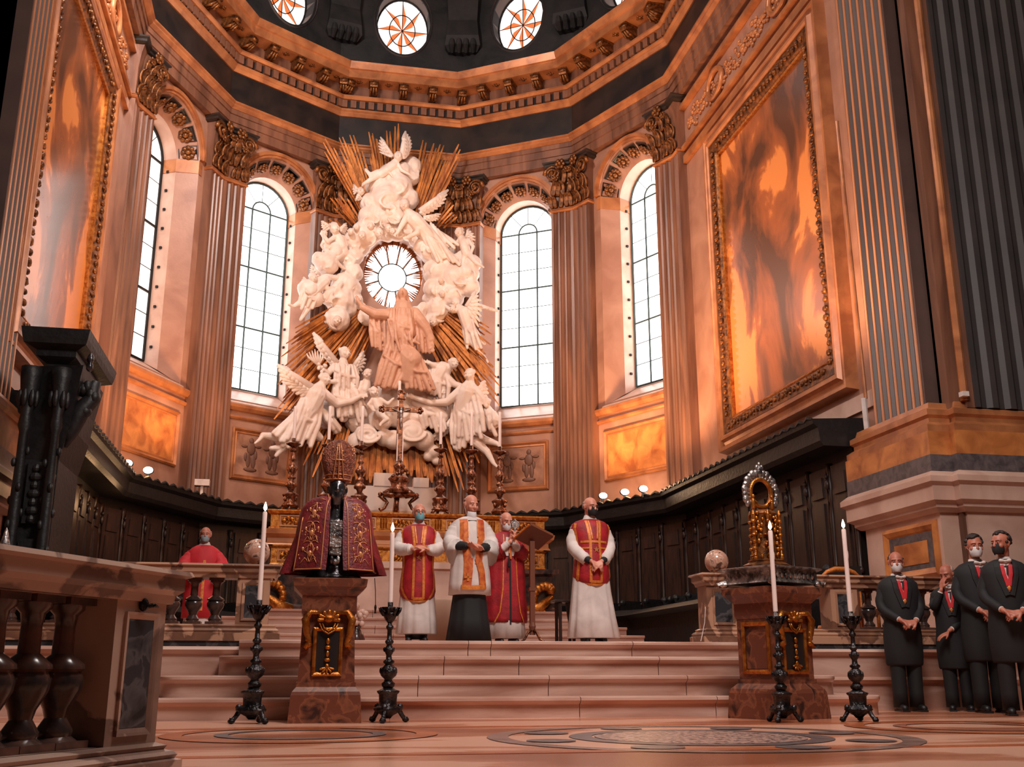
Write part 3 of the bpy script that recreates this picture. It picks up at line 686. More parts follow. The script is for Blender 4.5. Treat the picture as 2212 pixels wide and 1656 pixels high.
    for k in range(230):
        y = 15.3+7.2*(k+rnd.random())/230; zz = 13.84+rnd.uniform(-.3, .3)*(.5+.5*math.sin(k*.11)**2); r_ = rnd.uniform(.035, .08)
        b.sphere((y, zz, .01), (r_*rnd.uniform(.8, 1.6), r_, .05), 6, 4, T=TT)
    for y in (17.2, 20.6):
        pts = [TT @ Vector((y+.42*math.cos(a*PI/8), 13.85+.34*math.sin(a*PI/8), .06)) for a in range(16)]; b.tube(pts, .07, 6, closed=True)
    obj('festoon_relief', b, M['mould'], wl, smooth='all', kind='stuff')
b = MB(); b.tube([(6.66, 15.12, 4.75), (6.6, 15.12, 9.8)], .03, 8); obj('cable_conduit', b, M['mould'], bpy.data.objects['wall_right'])
b = MB(); b.tube([(6.62, 15.1, 3.95), (6.62, 15.12, 4.75)], .045, 8); tag(obj('white_pipe_end', b, M['linen']), 'short white pipe end above the stall canopy beside the right pier', 'pipe')
b = MB(); b.box(6.88, 6.98, 12.9, 13.0, 4.24, 4.31); tag(obj('sensor_box', b, M['linen']), 'tiny white sensor box on the ledge of the right pier', 'sensor')

# ================================================================ CHOIR STALLS, ALTAR, BALUSTRADES
def off_path(path, o):
    P = [Vector(p) for p in path]; out = []
    for i in range(len(P)):
        a = (P[i]-P[i-1]) if i else P[1]-P[0]; c = (P[i+1]-P[i]) if i < len(P)-1 else P[-1]-P[-2]
        a.normalize(); c.normalize(); na = Vector((a.y, -a.x)); nb = Vector((c.y, -c.x)); q = na+nb; q = q/max(q.dot(na), .3)
        out.append(P[i]+q*o)
    return out
stall_colon = MB(); stall_colon.lathe([(.05, 0), (.06, .05), (.035, .1), (.045, .5), (.05, .9), (.03, 1.1), (.05, 1.15), (.03, 1.25), (.055, 1.4), (.03, 1.5), (.06, 1.6), (.06, 1.7)], 8)
stall_colon.sphere((0, -.06, 1.38), (.05, .04, .08), 8, 6); stall_colon.sphere((0, -.07, 1.5), (.03, .03, .035), 6, 5)
COLN = mesh('carved_colonnette', stall_colon, M['wood2'], 'all')
pnl = MB(); pnl.box(-.3, .3, -.02, .02, 0, 1.85); pnl.box(-.22, .22, -.05, -.01, .1, 1.25, tx=.02); pnl.box(-.2, .2, -.05, -.01, 1.35, 1.7, tx=.03); PNL = mesh('stall_panel', pnl, M['wood2'])
arm = MB(); arm.loft([[(x, y, z) for y, z in ((0, 0), (-.55, 0), (-.6, .1), (-.5, .45), (-.58, .6), (-.62, .78), (-.5, .85), (0, .85))] for x in (-.04, .04)]); arm.sphere((0, -.56, .8), (.06, .09, .08), 8, 6); ARM = mesh('stall_arm', arm, M['ebony'])
for s, path in ((-1, [(-RX, 16.2), RING[1], RING[2], (-2.1, 28.7)]), (1, [(2.1, 28.7), RING[5], RING[6], (RX, 15.4)])):
    st = empty('choir_stall_row', (s*5.8, 22, ZP), label='dark carved choir stalls curving along the %s side of the apse' % ('left' if s < 0 else 'right'), cat='choir stall', group='choir stalls round the apse')
    def sp(name, prof, m):
        b = MB(); b.sweep(path, prof); return obj(name, b, M[m], st)
    sp('canopy', [(0, 4.0), (.8, 4.0), (.86, 4.08), (.88, 4.3), (.96, 4.36), (.98, 4.44), (0, 4.5)], 'ebony')
    sp('back_wall', [(0, ZP), (.34, ZP), (.3, 4.0), (0, 4.0)], 'wood')
    sp('seat_bench', [(.3, ZP), (.95, ZP), (.98, 1.55), (.92, 1.6), (.34, 1.62)], 'ebony')
    sp('front_desk', [(1.55, ZP), (1.85, ZP), (1.85, 1.55), (2.05, 1.62), (1.55, 1.78)], 'ebony')
    b = MB(); OP = off_path(path, .97)
    for i in range(len(OP)-1):
        d = OP[i+1]-OP[i]; Ln = d.length; n = int(Ln/.3)
        for k in range(n):
            c = OP[i]+d*((k+.5)/n); u = d.normalized()
            pts = [(c.x-u.x*.15*q, c.y-u.y*.15*q, 4.43+.05*(1-abs(q))) for q in (1, .6, 0, -.6, -1)]
            b.tube(pts, [.015, .03, .04, .03, .015], 6)
    obj('canopy_cresting', b, M['ebony'], st, kind='stuff')
    P0 = off_path(path, .33)
    for i in range(len(P0)-1):
        d = P0[i+1]-P0[i]; Ln = d.length; n = max(1, int(Ln/.74)); u = d.normalized(); inn = Vector((u.y, -u.x))
        for k in range(n+1):
            c = P0[i]+d*(k/n)
            R = Matrix(((u.x, -inn.x, 0, c.x), (u.y, -inn.y, 0, c.y), (0, 0, 1, 1.95), (0, 0, 0, 1)))
            link('carved_colonnette', COLN, st, R @ Matrix.Scale(1.12, 4, (0, 0, 1)))
            link('stall_arm', ARM, st, R @ Matrix.Translation((0, -.02, -.75)))
            if k < n:
                c = P0[i]+d*((k+.5)/n); R = Matrix(((u.x, -inn.x, 0, c.x), (u.y, -inn.y, 0, c.y), (0, 0, 1, 1.95), (0, 0, 0, 1))); link('stall_panel', PNL, st, R)

# bishop's throne canopy at the left wall, rising out of the top of the stalls
th = empty('throne_canopy', (-5.4, 14.4, ZP), label='tall black carved throne with a projecting flat canopy at far left', cat='throne')
z1 = atY(120, 708, 14.0).z; TX0, TX1 = atY(50, 708, 14.0).x, atY(192, 715, 14.0).x
b = MB(); b.loft([[(x, y, z) for x, y in ((TX0-o, 14.0-o), (TX1+o, 14.0-o), (TX1+o, 16.1+o), (TX0-o, 16.1+o))] for o, z in ((-.3, z1-.52), (-.28, z1-.42), (-.16, z1-.34), (-.16, z1-.26), (-.02, z1-.2), (.0, z1-.12), (.02, z1))]); obj('canopy_roof', b, M['ebony'], th)
b = MB(); b.loft([[(x, y, z) for x, y in ((TX0+.02, 14.35), (TX0+.55+o, 14.35-o), (TX0+.55+o, 15.6), (TX0+.02, 15.6))] for o, z in ((.0, ZP), (.0, z1-1.7), (.1, z1-1.25), (.14, z1-.9), (.22, z1-.45))]); obj('throne_back', b, M['ebony'], th)
for x, y in ((TX0+.12, 14.2), (TX0+.5, 14.2)):
    b = MB(); hh = z1-ZP-.5; b.lathe([(.11, 0), (.11, .12), (.065, .2), (.085, .5), (.07, hh*.5), (.055, hh*.75), (.09, hh*.78), (.07, hh*.82), (.13, hh*.96), (.13, hh)], 12, (x, y, ZP))
    for k in range(14): b.sphere((x+.08*math.cos(k*2.4), y+.08*math.sin(k*2.4), ZP+.35+hh*.045*k), (.035, .035, .06), 6, 5)
    for k in range(7): b.sphere((x+.1*math.cos(k*.9), y+.1*math.sin(k*.9), ZP+hh*.88), (.045, .045, .12), 6, 5)
    obj('twisted_column', b, M['ebony'], th, smooth='all')
b = MB(); b.box(TX0+.2, TX0+.42, 14.25, 14.36, ZP+.9, ZP+1.3); b.box(TX0+.2, TX0+.42, 14.28, 14.36, ZP+1.5, ZP+2.3)
for k in range(7): b.sphere((TX0+.31, 14.27, ZP+1.55+.11*k), (.05+.03*(k % 2), .04, .06), 8, 6)
obj('carved_panel', b, M['ebony'], th)
b = MB(); xb = TX0+.6
for k in range(7): b.sphere((xb+.05*k, 14.4, z1-.62-.03*k+.05*math.sin(k*2)), (.08, .12, .1), 8, 6)
b.tube([(xb-.02, 14.4, z1-1.5), (xb+.05, 14.4, z1-1.3), (xb+.14, 14.4, z1-1.0), (xb+.26, 14.4, z1-.85), (xb+.3, 14.4, z1-.6)], [.05, .1, .13, .11, .06], 8); b.sphere((xb+.2, 14.38, z1-1.02), (.09, .09, .09), 10, 8); b.sphere((xb+.02, 14.38, z1-1.3), (.08, .08, .1), 10, 8)
obj('scroll_bracket', b, M['ebony'], th, smooth='all')
b = MB(); pz = atY(195, 783, 14.1); b.lathe([(.02, -.12), (.045, -.09), (.04, -.03), (.03, 0), (.05, .03), (.04, .09), (.01, .13)], 10, (pz.x, 14.1, pz.z)); obj('pendant_knob', b, M['dsilver'], th, smooth='all')
b = MB(); b.box(-6.7, -4.75, 12.75, 13.4, ZP, 1.62); b.loft([[(-6.75, y, z), (-4.62, y, z), (-4.62, y+.02, z-.06), (-6.75, y+.02, z-.06)] for y, z in ((12.6, 1.68), (13.5, 1.72))]); tag(obj('kneeling_bench', b, M['ebony']), 'black bench with flat top in front of the carved throne', 'bench')
b = MB(); q = atY(12, 1142, 12.9); b.lathe([(.07, 0), (.075, .03), (.06, .14), (.035, .24), (.02, .3), (.005, .34)], 12, (q.x, 12.95, 1.70)); tag(obj('glass_cruet', b, M['silver'], smooth='all'), 'small pointed silvery cruet standing on the black bench', 'cruet')

# ---- high altar
AY = 22.5; AZ = ZP+.8
al = empty('high_altar', (0, AY, AZ), label='wide gilded marble high altar with carved gradines behind the priests', cat='altar')
def ab(name, x, y0, y1, z0, z1, m, prof=None):
    b = MB(); path = [(-x, y1), (-x, y0), (x, y0), (x, y1)]
    b.sweep(path, prof or [(-.3, z0), (0, z0), (0, z1), (-.3, z1)], side=1); b.box(-x+.02, x-.02, y0+.02, y1, z0, z1); return obj(name, b, M[m], al)
ab('top_gradine', 2.95, AY, 23.6, 3.32, 3.72, 'gold', [(-.3, 3.3), (.04, 3.3), (.04, 3.36), (0, 3.38), (0, 3.62), (.05, 3.65), (.08, 3.7), (.08, 3.73), (-.3, 3.73)])
ab('middle_moulding', 3.0, AY-.15, 23.6, 2.98, 3.32, 'mould', [(-.3, 2.98), (.04, 2.98), (.0, 3.04), (.0, 3.12), (.1, 3.2), (.12, 3.3), (-.3, 3.32)])
ab('lower_gradine', 2.9, AY-.2, 23.6, 2.55, 2.98, 'gold', [(-.3, 2.55), (.03, 2.55), (.0, 2.6), (.0, 2.9), (.05, 2.95), (-.3, 2.98)])
ab('altar_base', 3.05, AY-.3, 23.6, AZ, 2.55, 'brec', [(-.3, AZ), (.1, AZ), (.1, AZ+.15), (0, AZ+.2), (0, 2.4), (.12, 2.45), (.12, 2.55), (-.3, 2.55)])
b = MB(); b.box(-1.75, 1.75, AY-1.15, AY-.3, 2.45, 2.58); b.box(-1.6, 1.6, AY-1.05, AY-.3, AZ, 2.45); obj('altar_table', b, M['wall2'], al)
flu = mesh('fluting', MB().tube([(0, 0, 0), (0, 0, .2)], .022, 6), M['gold'])
rel = MB()
for k in range(9):
    a = k*.8; rel.sphere((-.32+.08*k, -.02, .06*math.sin(a*1.6)), (.05, .03, .045), 7, 5); rel.tube([(-.35+.08*k, -.02, -.06), (-.3+.08*k, -.03, 0), (-.33+.08*k, -.02, .07)], .016, 5)
REL = mesh('scroll_relief', rel, M['gold'], 'all'); rfr = MB(); rfr.sweep([(-.42, -.12), (.42, -.12), (.42, .12), (-.42, .12)], [(0, 0), (0, .03), (-.03, .03), (-.04, 0)], closed=True, T=Matrix(((1, 0, 0, 0), (0, 0, -1, 0), (0, 1, 0, 0), (0, 0, 0, 1)))); RFR = mesh('relief_frame', rfr, M['mould'])
for row, (y, z) in enumerate(((AY, 3.5), (AY-.2, 2.76))):
    for k in range(5):
        x = -2.35+1.175*k; link('scroll_relief', REL, al, Matrix.Translation((x, y-.01, z))); link('relief_frame', RFR, al, Matrix.Translation((x, y, z)))
        if row == 0 and k < 4:
            for q in range(-1, 2): link('fluting', flu, al, Matrix.Translation((x+.5875+.055*q, y-.005, z-.1)))
for s in (-1, 1):
    b = MB()
    for k in range(14): a = k*.45; b.sphere((s*(2.75+.22*math.cos(a)*(1-k/20)), AY-.45, AZ+.55-.035*k+.2*math.sin(a)*(1-k/20)), (.11-.004*k,)*3, 8, 6)
    b.tube([(s*2.4, AY-.45, AZ+.1), (s*2.7, AY-.5, AZ+.16), (s*3.0, AY-.45, AZ+.4)], [.08, .12, .06], 8)
    obj('gilded_volute', b, M['gold'], al, smooth='all')
b = MB(); b.box(-1.35, .75, 23.65, 23.9, 2.5, 4.5); b.box(-1.5, .85, 23.62, 23.95, 2.5, 3.95); b.box(-.75, -.2, 23.63, 23.9, 4.5, 4.8); b.box(.15, .5, 23.63, 23.9, 4.5, 4.72)
tag(obj('altar_backdrop', b, M['plaster']), 'pale plaster block behind the altar candlesticks below the gilded rays', 'backdrop')

# ---- balustrades
def bal_prof(h, r):
    return [(r*.95, 0), (r*.95, h*.05), (r*.7, h*.08), (r*.75, h*.12), (r*.45, h*.2), (r*.55, h*.26), (r*.95, h*.38), (r*1.0, h*.45), (r*.85, h*.5), (r*1.0, h*.52), (r*.98, h*.55), (r*.45, h*.62), (r*.42, h*.8), (r*.5, h*.88), (r*.75, h*.92), (r*.75, h)]
def balustrade(name, o, ang, length, z0, h, posts, nb, label, mats, bsc=1., thick=.3, inlay_w=.5, rail_h=.16, base_h=.18, panel=True, bal_r=.095):
    # local frame: x along the balustrade, y depth (0 = face), z up
    R = Matrix.Translation(o) @ Matrix.Rotation(ang, 4, 'Z')
    t = empty(name, o, ang, label=label, cat='balustrade')
    def lb(nm, mb, m, **k): return obj(nm, mb, M[m], t, local=True, **k)
    hb, ht = z0-z0+base_h, h-rail_h
    def rectsweep(x0, x1, y0, y1, prof):
        mb = MB(); mb.sweep([(x0, y0), (x1, y0), (x1, y1), (x0, y1)], prof, side=1, closed=True); mb.box(x0+.005, x1-.005, y0+.005, y1-.005, prof[0][1], prof[-1][1]); return mb
    lb('rail', rectsweep(0, length, 0, thick, [(-.02, ht), (.02, ht), (.03, ht+rail_h*.25), (.055, ht+rail_h*.4), (.055, ht+rail_h*.78), (.085, ht+rail_h*.86), (.075, h), (-.02, h)]), mats[0])
    lb('base', rectsweep(0, length, 0, thick, [(-.02, 0), (.09, 0), (.09, hb*.45), (.065, hb*.5), (.075, hb*.62), (.06, hb*.72), (.03, hb*.78), (.04, hb*.9), (.0, hb), (-.02, hb)]), mats[0])
    for x0, x1 in posts:
        mb = MB(); mb.box(x0, x1, .0, thick, hb, ht); p = lb('post', mb, mats[0])
        if panel:
            w0, w1 = x0+(x1-x0)*.2, x1-(x1-x0)*.2; q = MB(); q.sweep([(w0, hb+.05), (w1, hb+.05), (w1, ht-.06), (w0, ht-.06)], [(.012, 0), (.012, .015), (0, .012), (-.018, .004), (-.02, -.0)], closed=True, T=Matrix(((1, 0, 0, 0), (0, 0, -1, 0), (0, 1, 0, 0), (0, 0, 0, 1))))
            lb('panel_frame', q, mats[0]); q = MB(); q.box(w0+.02, w1-.02, -.004, .01, hb+.07, ht-.08); lb('slate_panel', q, mats[2])
    bm = MB(); bm.lathe(bal_prof(ht-hb, bal_r), 16); bm.box(-bal_r, bal_r, -bal_r, bal_r, 0, .03); bm.box(-bal_r*.85, bal_r*.85, -bal_r*.85, bal_r*.85, (ht-hb)*.95, ht-hb); me = mesh('baluster', bm, M[mats[1]], True)
    for x in nb: link('baluster', me, t, R @ Matrix.Translation((x, thick/2, hb)))
    return t
balustrade('balustrade', (-7.2, 12.13, ZP), 0, 4.65, 0, .83, [(4.25, 4.6), (.0, .3)], [4.02-.235*k for k in range(16)], 'marble balustrade at left, between the near left rail and the tall pedestal', ('stone2', 'brec', 'black'), rail_h=.15)
balustrade('balustrade', (2.55, 12.13, ZP), 0, 6.6, 0, .83, [(.0, .42), (1.62, 1.98)], [.62+.235*k for k in range(4)]+[2.2+.25*k for k in range(16)], 'marble balustrade at right, running behind the men in black tailcoats', ('stone2', 'brec', 'black'), rail_h=.15)
for x, lb_ in ((-2.77, 'polished marble ball on the end post beside the bust in the cape'), (2.76, 'polished marble ball on the end post left of the reliquary')):
    b = MB(); b.sphere((x, 12.28, ZP+.83+.155), .147, 24, 16); b.lathe([(.07, .001), (.08, .008), (.05, .02)], 16, (x, 12.28, ZP+.83)); tag(obj('stone_ball', b, mat('breccia_ball', rgb(190, 140, 118), .15, col2=rgb(96, 62, 50), scale=14, vein=rgb(220, 180, 160)) if 'ball' not in M else M['ball'], smooth='all'), lb_, 'ball', 'marble balls on the balustrade ends')
# near left balustrade, running out of the frame towards the camera
ang = math.atan2(.884, .468); Ln = 2.4
o = Vector((-2.87-.468*Ln, 5.2-.884*Ln, 0))
nb_ = balustrade('balustrade', o, ang, Ln, 0, .9, [(Ln-.36, Ln)], [Ln-.36-.13-.2*k for k in range(9)], 'near balustrade in the left foreground with a slate-inlaid end post', ('stone', 'brec', 'black'), rail_h=.15, base_h=.14, thick=.3, bal_r=.098)
b = MB(); R = W[nb_.name]; b.sphere(R @ Vector((Ln-.2, -.02, .735)), (.022, .022, .03), 10, 8); b.tube([R @ Vector((Ln-.2, -.03, .73)), R @ Vector((Ln-.16, -.05, .735)), R @ Vector((Ln-.13, -.045, .73))], [.012, .009, .006], 6); tag(obj('iron_rope_hook', b, M['metal']), 'dark iron hook high on the near left balustrade end post', 'hook')

# ---- spotlights standing on the stall canopy
for x, y, Y, lb_ in ((275, 1000, 22.9, 'brightest lamp on the left stall canopy'), (320, 1015, 23.8, 'second lamp along the left stall canopy'), (1303, 1070, 25.0, 'leftmost glowing lamp on the right stall canopy'), (1350, 1062, 24.2, 'small glowing lamp between two others on the right canopy'), (1390, 1055, 23.4, 'rightmost glowing lamp on the right stall canopy')):
    p = atY(x, y, Y); t = empty('spot_lamp', p, 0, label=lb_, cat='lamp', group='lamps on the stall canopies')
    b = MB(); b.sphere((0, 0, 0), (.105, .05, .075), 14, 8); obj('lens', b, M['lampglow'], t, local=True, smooth='all')
    b = MB(); b.lathe([(.03, -.0), (.03, .16)], 8, (0, .06, -.2)); b.sphere((0, .05, 0), (.12, .05, .09), 12, 8); obj('housing', b, M['ebony'], t, local=True)
    l = bpy.data.lights.new('lamp_glow', 'POINT'); l.energy = 25; l.color = WARM; l.shadow_soft_size = .1; lo_ = bpy.data.objects.new('lamp_glow', l); COL.objects.link(lo_); lo_.location = p+Vector((0, -.2, .1))
p = atY(437, 1043, 25.6); b = MB(); b.box(p.x-.17, p.x+.17, p.y-.1, p.y+.15, p.z-.07, p.z+.08); b.box(p.x-.03, p.x+.03, p.y-.02, p.y+.04, p.z-.3, p.z-.07); tag(obj('floodlight', b, M['linen']), 'unlit white floodlight box on the left stall canopy', 'floodlight')

# ================================================================ GILDED SUNBURST AND MARBLE GLORY
KP = .0124
def S(x, y, d=0):      # the group follows the bent wall of the apse
    q = atY(x, y, 28.35).x; return atY(x, y, 28.35-max(0, abs(q)-1.4)*.68-d*KP)
def K(r): return r*KP
sun = empty('gilded_sunburst', (0, 28.3, 5), label='burst of narrow gilded rays behind the white marble angels', cat='sunburst')
rr = random.Random(3)
def ray_obj(x0, y0, x1, y1, w, d):
    a = S(x0, y0, d); c = S(x1, y1, d+3); b = MB(); w = K(w)
    ax = (c-a).normalized(); u = ax.cross(Vector((0, 1, 0))).normalized(); v = ax.cross(u)
    def ring(p, s): return [tuple(p+u*w*s*q[0]+v*w*q[1]*s) for q in ((-1, .4), (-.45, -.7), (.45, -.7), (1, .4))]
    b.loft([ring(a, .75), ring(a.lerp(c, .85), 1.0), ring(c, .45)]); obj('ray', b, M['ray'], sun)
CX, CY = 856, 592
def bunch(tips, n, w, spread, start):
    w *= .58; spread *= 1.12
    for (tx, ty) in tips:
        dx, dy = tx-CX, ty-CY; Ln = math.hypot(dx, dy); ux, uy = dx/Ln, dy/Ln
        for k in range(n):
            o = (k-(n-1)/2)*spread; l = Ln*(1-.42*abs(k-(n-1)/2)/n*rr.uniform(.5, 1.3)) if n > 1 else Ln
            l = max(l, start+40)
            s = start*rr.uniform(.95, 1.1)
            ray_obj(CX+ux*s-uy*o*.55, CY+uy*s+ux*o*.55, CX+ux*l-uy*o, CY+uy*l+ux*o, w*rr.uniform(.8, 1.2), rr.uniform(-4, 26))
# upper tips
bunch([(693, 290), (712, 310), (728, 276), (742, 296), (756, 281), (768, 320), (797, 267), (806, 284), (814, 290), (838, 271), (848, 290), (857, 258)], 4, 4.2, 6.5, 150)
bunch([(920, 292), (912, 330), (944, 301), (934, 326), (958, 304), (966, 330), (999, 304), (984, 322), (978, 350)], 4, 4.6, 7, 140)
bunch([(712, 420), (725, 415), (700, 470), (985, 430), (970, 470)], 4, 4, 7, 140)
# lower left and right
bunch([(618, 742), (608, 770), (628, 765), (640, 790), (600, 830), (612, 860), (592, 905), (606, 930), (640, 905), (660, 960), (690, 900), (720, 860)], 5, 4.6, 8, 95)
bunch([(1062, 722), (1060, 745), (1045, 770), (1078, 832), (1072, 815), (1079, 876), (1060, 880), (1030, 850), (1000, 840)], 5, 4.8, 8, 95)
bunch([(655, 1005), (675, 1030), (700, 1040), (715, 1060), (990, 1062), (1002, 1058), (1012, 1030), (1035, 1000), (1040, 985)], 5, 4.6, 8, 300)
for k in range(30):      # downward fringe below the cloud
    x = 748+7.4*k; yb = 1030-26*math.sin(PI*k/29)*0+8*math.sin(k*2.1)+(-14 if 9 < k < 13 or 17 < k < 21 else 0); ray_obj(CX+(x-CX)*.9, 950, x, yb+6, 4.6, 10+6*(k % 2))

glory = empty('marble_glory', (0, 28.0, 5.5), label='white marble group of angels, cherubs and clouds above the altar', cat='sculpture')
def cl(name, balls, mat_='white', vox=.034, disp=.07, ds=.2, **k):
    b = MB()
    for x, y, d, r in balls:
        b.sphere(S(x, y, d), K(r), 12, 8)
        for q in range(3 if r > 19 else 1):     # carved wisps curling over each billow
            a0 = rr.uniform(0, 2*PI); cx_, cy_2 = rr.uniform(-.3, .3), rr.uniform(-.3, .3); r0 = rr.uniform(.35, .75); pts = []
            for j in range(8):
                a = a0+j*.3; px, py = cx_+r0*math.cos(a)*(1-j*.04), cy_2+r0*math.sin(a)*(1-j*.04); h = math.sqrt(max(.02, 1-px*px-py*py)); pts.append(S(x+px*r, y+py*r, d+h*r*.98))
            b.tube(pts, [K(r*.03), K(r*.07), K(r*.1), K(r*.11), K(r*.11), K(r*.1), K(r*.06), K(r*.02)], 6)
    organic(name, b, M[mat_], glory, vox, 2, disp, ds, **k)
# ring of cloud round the oval window, upper billow, lower billow
ringb = []
for k in range(26):
    a = 2*PI*k/26; rx, ry = 93, 108
    if 1.15 < a < 2.0: continue
    ringb.append((847+rx*math.cos(a), 600+ry*math.sin(a)*.93, 20+12*math.sin(k*2.3), 21+5*math.sin(k*1.7)))
cl('cloud', ringb+[(790, 505, 30, 34), (830, 478, 34, 30), (880, 492, 34, 26), (930, 540, 30, 30), (800, 470, 34, 30), (760, 520, 26, 24), (845, 450, 34, 34)])
cl('cloud', [(835, 430, 34, 42), (860, 405, 36, 36), (820, 400, 34, 30), (880, 430, 32, 28), (845, 380, 34, 32), (800, 440, 30, 26), (870, 372, 34, 24), (890, 360, 24, 24), (888, 385, 26, 20), (800, 405, 26, 16), (850, 470, 38, 30), (815, 475, 34, 28)])
cl('cloud', [(745, 620, 24, 34), (760, 590, 24, 26), (735, 650, 26, 34), (748, 665, 28, 26), (728, 690, 34, 30), (715, 640, 22, 24), (705, 570, 18, 28), (720, 545, 20, 26), (750, 560, 24, 22), (690, 560, 14, 18), (665, 625, 14, 24), (680, 645, 14, 20)])
cl('cloud', [(945, 590, 24, 34), (965, 570, 24, 30), (985, 600, 24, 34), (1010, 590, 20, 28), (950, 630, 26, 32), (975, 640, 24, 32), (945, 670, 26, 30), (1015, 620, 16, 24), (935, 690, 28, 20), (1020, 570, 16, 22), (1000, 560, 18, 22), (960, 540, 22, 24)])
cl('cloud', [(830, 850, 26, 34), (870, 850, 30, 36), (790, 880, 26, 32), (910, 870, 30, 34), (940, 850, 26, 30), (750, 870, 22, 32), (720, 880, 20, 28), (960, 890, 24, 32), (860, 890, 34, 36), (820, 905, 36, 30), (900, 905, 34, 30), (700, 900, 16, 28), (770, 910, 26, 26), (985, 880, 22, 30), (1010, 860, 18, 26), (1040, 870, 12, 20), (850, 815, 20, 28)])
# the swirling cloud bank at the foot
b = MB()
for x, y, d, r in ((790, 940, 44, 26), (830, 945, 46, 20), (770, 955, 40, 22), (890, 935, 46, 30), (915, 950, 44, 24), (850, 950, 48, 22), (870, 955, 46, 20), (755, 975, 34, 14), (752, 992, 32, 10), (935, 975, 38, 16), (942, 995, 34, 10), (925, 985, 36, 12)):
    b.sphere(S(x, y, d), K(r), 14, 10)
for cx_, cy2, R0 in ((890, 932, 27), (795, 938, 24)):
    pts = []; rs_ = []
    for k in range(34):
        a = k*.42; r = R0*(1-k/40); pts.append(S(cx_+r*1.15*math.cos(a), cy2+r*.8*math.sin(a), 70-k*.0)); rs_.append(K(4.2))
    b.tube(pts, rs_, 6)
organic('cloud_bank', b, M['white'], glory, .028, 2)

def wing(par, root, tips, d0, d1, wroot, n=9, mat_='white'):
    # fan of overlapping feathers from a curved arm; tips = polyline of feather ends (px)
    b = MB(); rx, ry = root
    tp = [Vector(t) for t in tips]; seg = [(tp[i+1]-tp[i]).length for i in range(len(tp)-1)]; tot = sum(seg)
    def along(u):
        q = u*tot
        for i, s_ in enumerate(seg):
            if q <= s_ or i == len(seg)-1: return tp[i].lerp(tp[i+1], min(1, q/s_))
            q -= s_
    lead = tp[0]
    for layer, (ln, cnt) in enumerate(((1., n), (.68, n-1), (.42, n-2))):
        for k in range(cnt):
            u = k/(cnt-1); t = along(u)
            s0 = Vector((rx, ry)).lerp(lead, .62*(1-u))      # feathers spring from the leading edge
            e = s0.lerp(t, ln)
            w = K(wroot*(.62 if layer else .55)); da = d0+(d1-d0)*(1-u)*.6+layer*2.5
            p = [S(s0.x, s0.y, da), S(*(s0.lerp(e, .5)), da+2), S(e.x, e.y, da+1)]
            b.tube(p, [w*.7, w, w*.35], 6, flat=.38, roundcap=False, upv=(0, 1, 0))
    b.tube([S(rx, ry, d0+4), S(*(Vector((rx, ry)).lerp(lead, .5)), (d0+d1)/2+5), S(lead.x, lead.y, d1+3)], [K(wroot*.62), K(wroot*.5), K(wroot*.22)], 8)
    obj('wing', b, M[mat_], par, smooth='all')
def head(b, x, y, d, r, face=(0, 0), hair=True, curly=True):
    # face = pixel direction in which the face looks
    c = S(x, y, d); R = K(r); f = Vector((face[0], -1.0, -face[1])).normalized(); sd = f.cross(Vector((0, 0, 1))).normalized(); up = sd.cross(f)
    b.sphere(c, (R*.86, R*.95, R*1.08), 12, 10)
    j = c+f*R*.42-up*R*.5; b.sphere(j, R*.5, 8, 6)
    b.cap(c+f*R*.9+up*R*.2, R*.13, c+f*R*1.2-up*R*.2, R*.19, 6)
    for s_ in (-1, 1):
        b.sphere(c+f*R*.7+sd*s_*R*.42-up*R*.22, R*.3, 7, 5); b.cap(c+f*R*.92+sd*s_*R*.15+up*R*.3, R*.14, c+f*R*.7+sd*s_*R*.62+up*R*.28, R*.13, 5)
    b.sphere(c+f*R*.85-up*R*.62, R*.2, 6, 5); b.cap(c+f*R*.95-up*R*.45-sd*R*.22, R*.11, c+f*R*.95-up*R*.45+sd*R*.22, R*.11, 5)
    if hair:
        for k in range(16 if curly else 8):
            a = rr.uniform(0, 2*PI); e = rr.uniform(.1, 1.3); q = (-f*.35+up*math.sin(e)+sd*math.cos(e)*math.cos(a)-f*math.cos(e)*abs(math.sin(a))).normalized()
            b.sphere(c+q*R*.92, R*rr.uniform(.26, .38), 6, 5)
def limb(b, pts, rs):
    for i in range(len(pts)-1): b.cap(S(*pts[i]), K(rs[i]), S(*pts[i+1]), K(rs[i+1]), 9)
def hand(b, x, y, d, r, dx, dy):
    b.sphere(S(x, y, d), (K(r*1.1), K(r*.7), K(r*1.1)), 8, 6)
    for k in range(4):
        a = math.atan2(dy, dx)+(k-1.5)*.24; b.cap(S(x+r*.6*math.cos(a), y+r*.6*math.sin(a), d+1), K(r*.28), S(x+r*2.5*math.cos(a), y+r*2.5*math.sin(a), d+2), K(r*.2), 6)
    a = math.atan2(dy, dx)+.95; b.cap(S(x, y, d+1), K(r*.3), S(x+r*1.6*math.cos(a), y+r*1.6*math.sin(a), d+4), K(r*.22), 6)
FR = [1.]
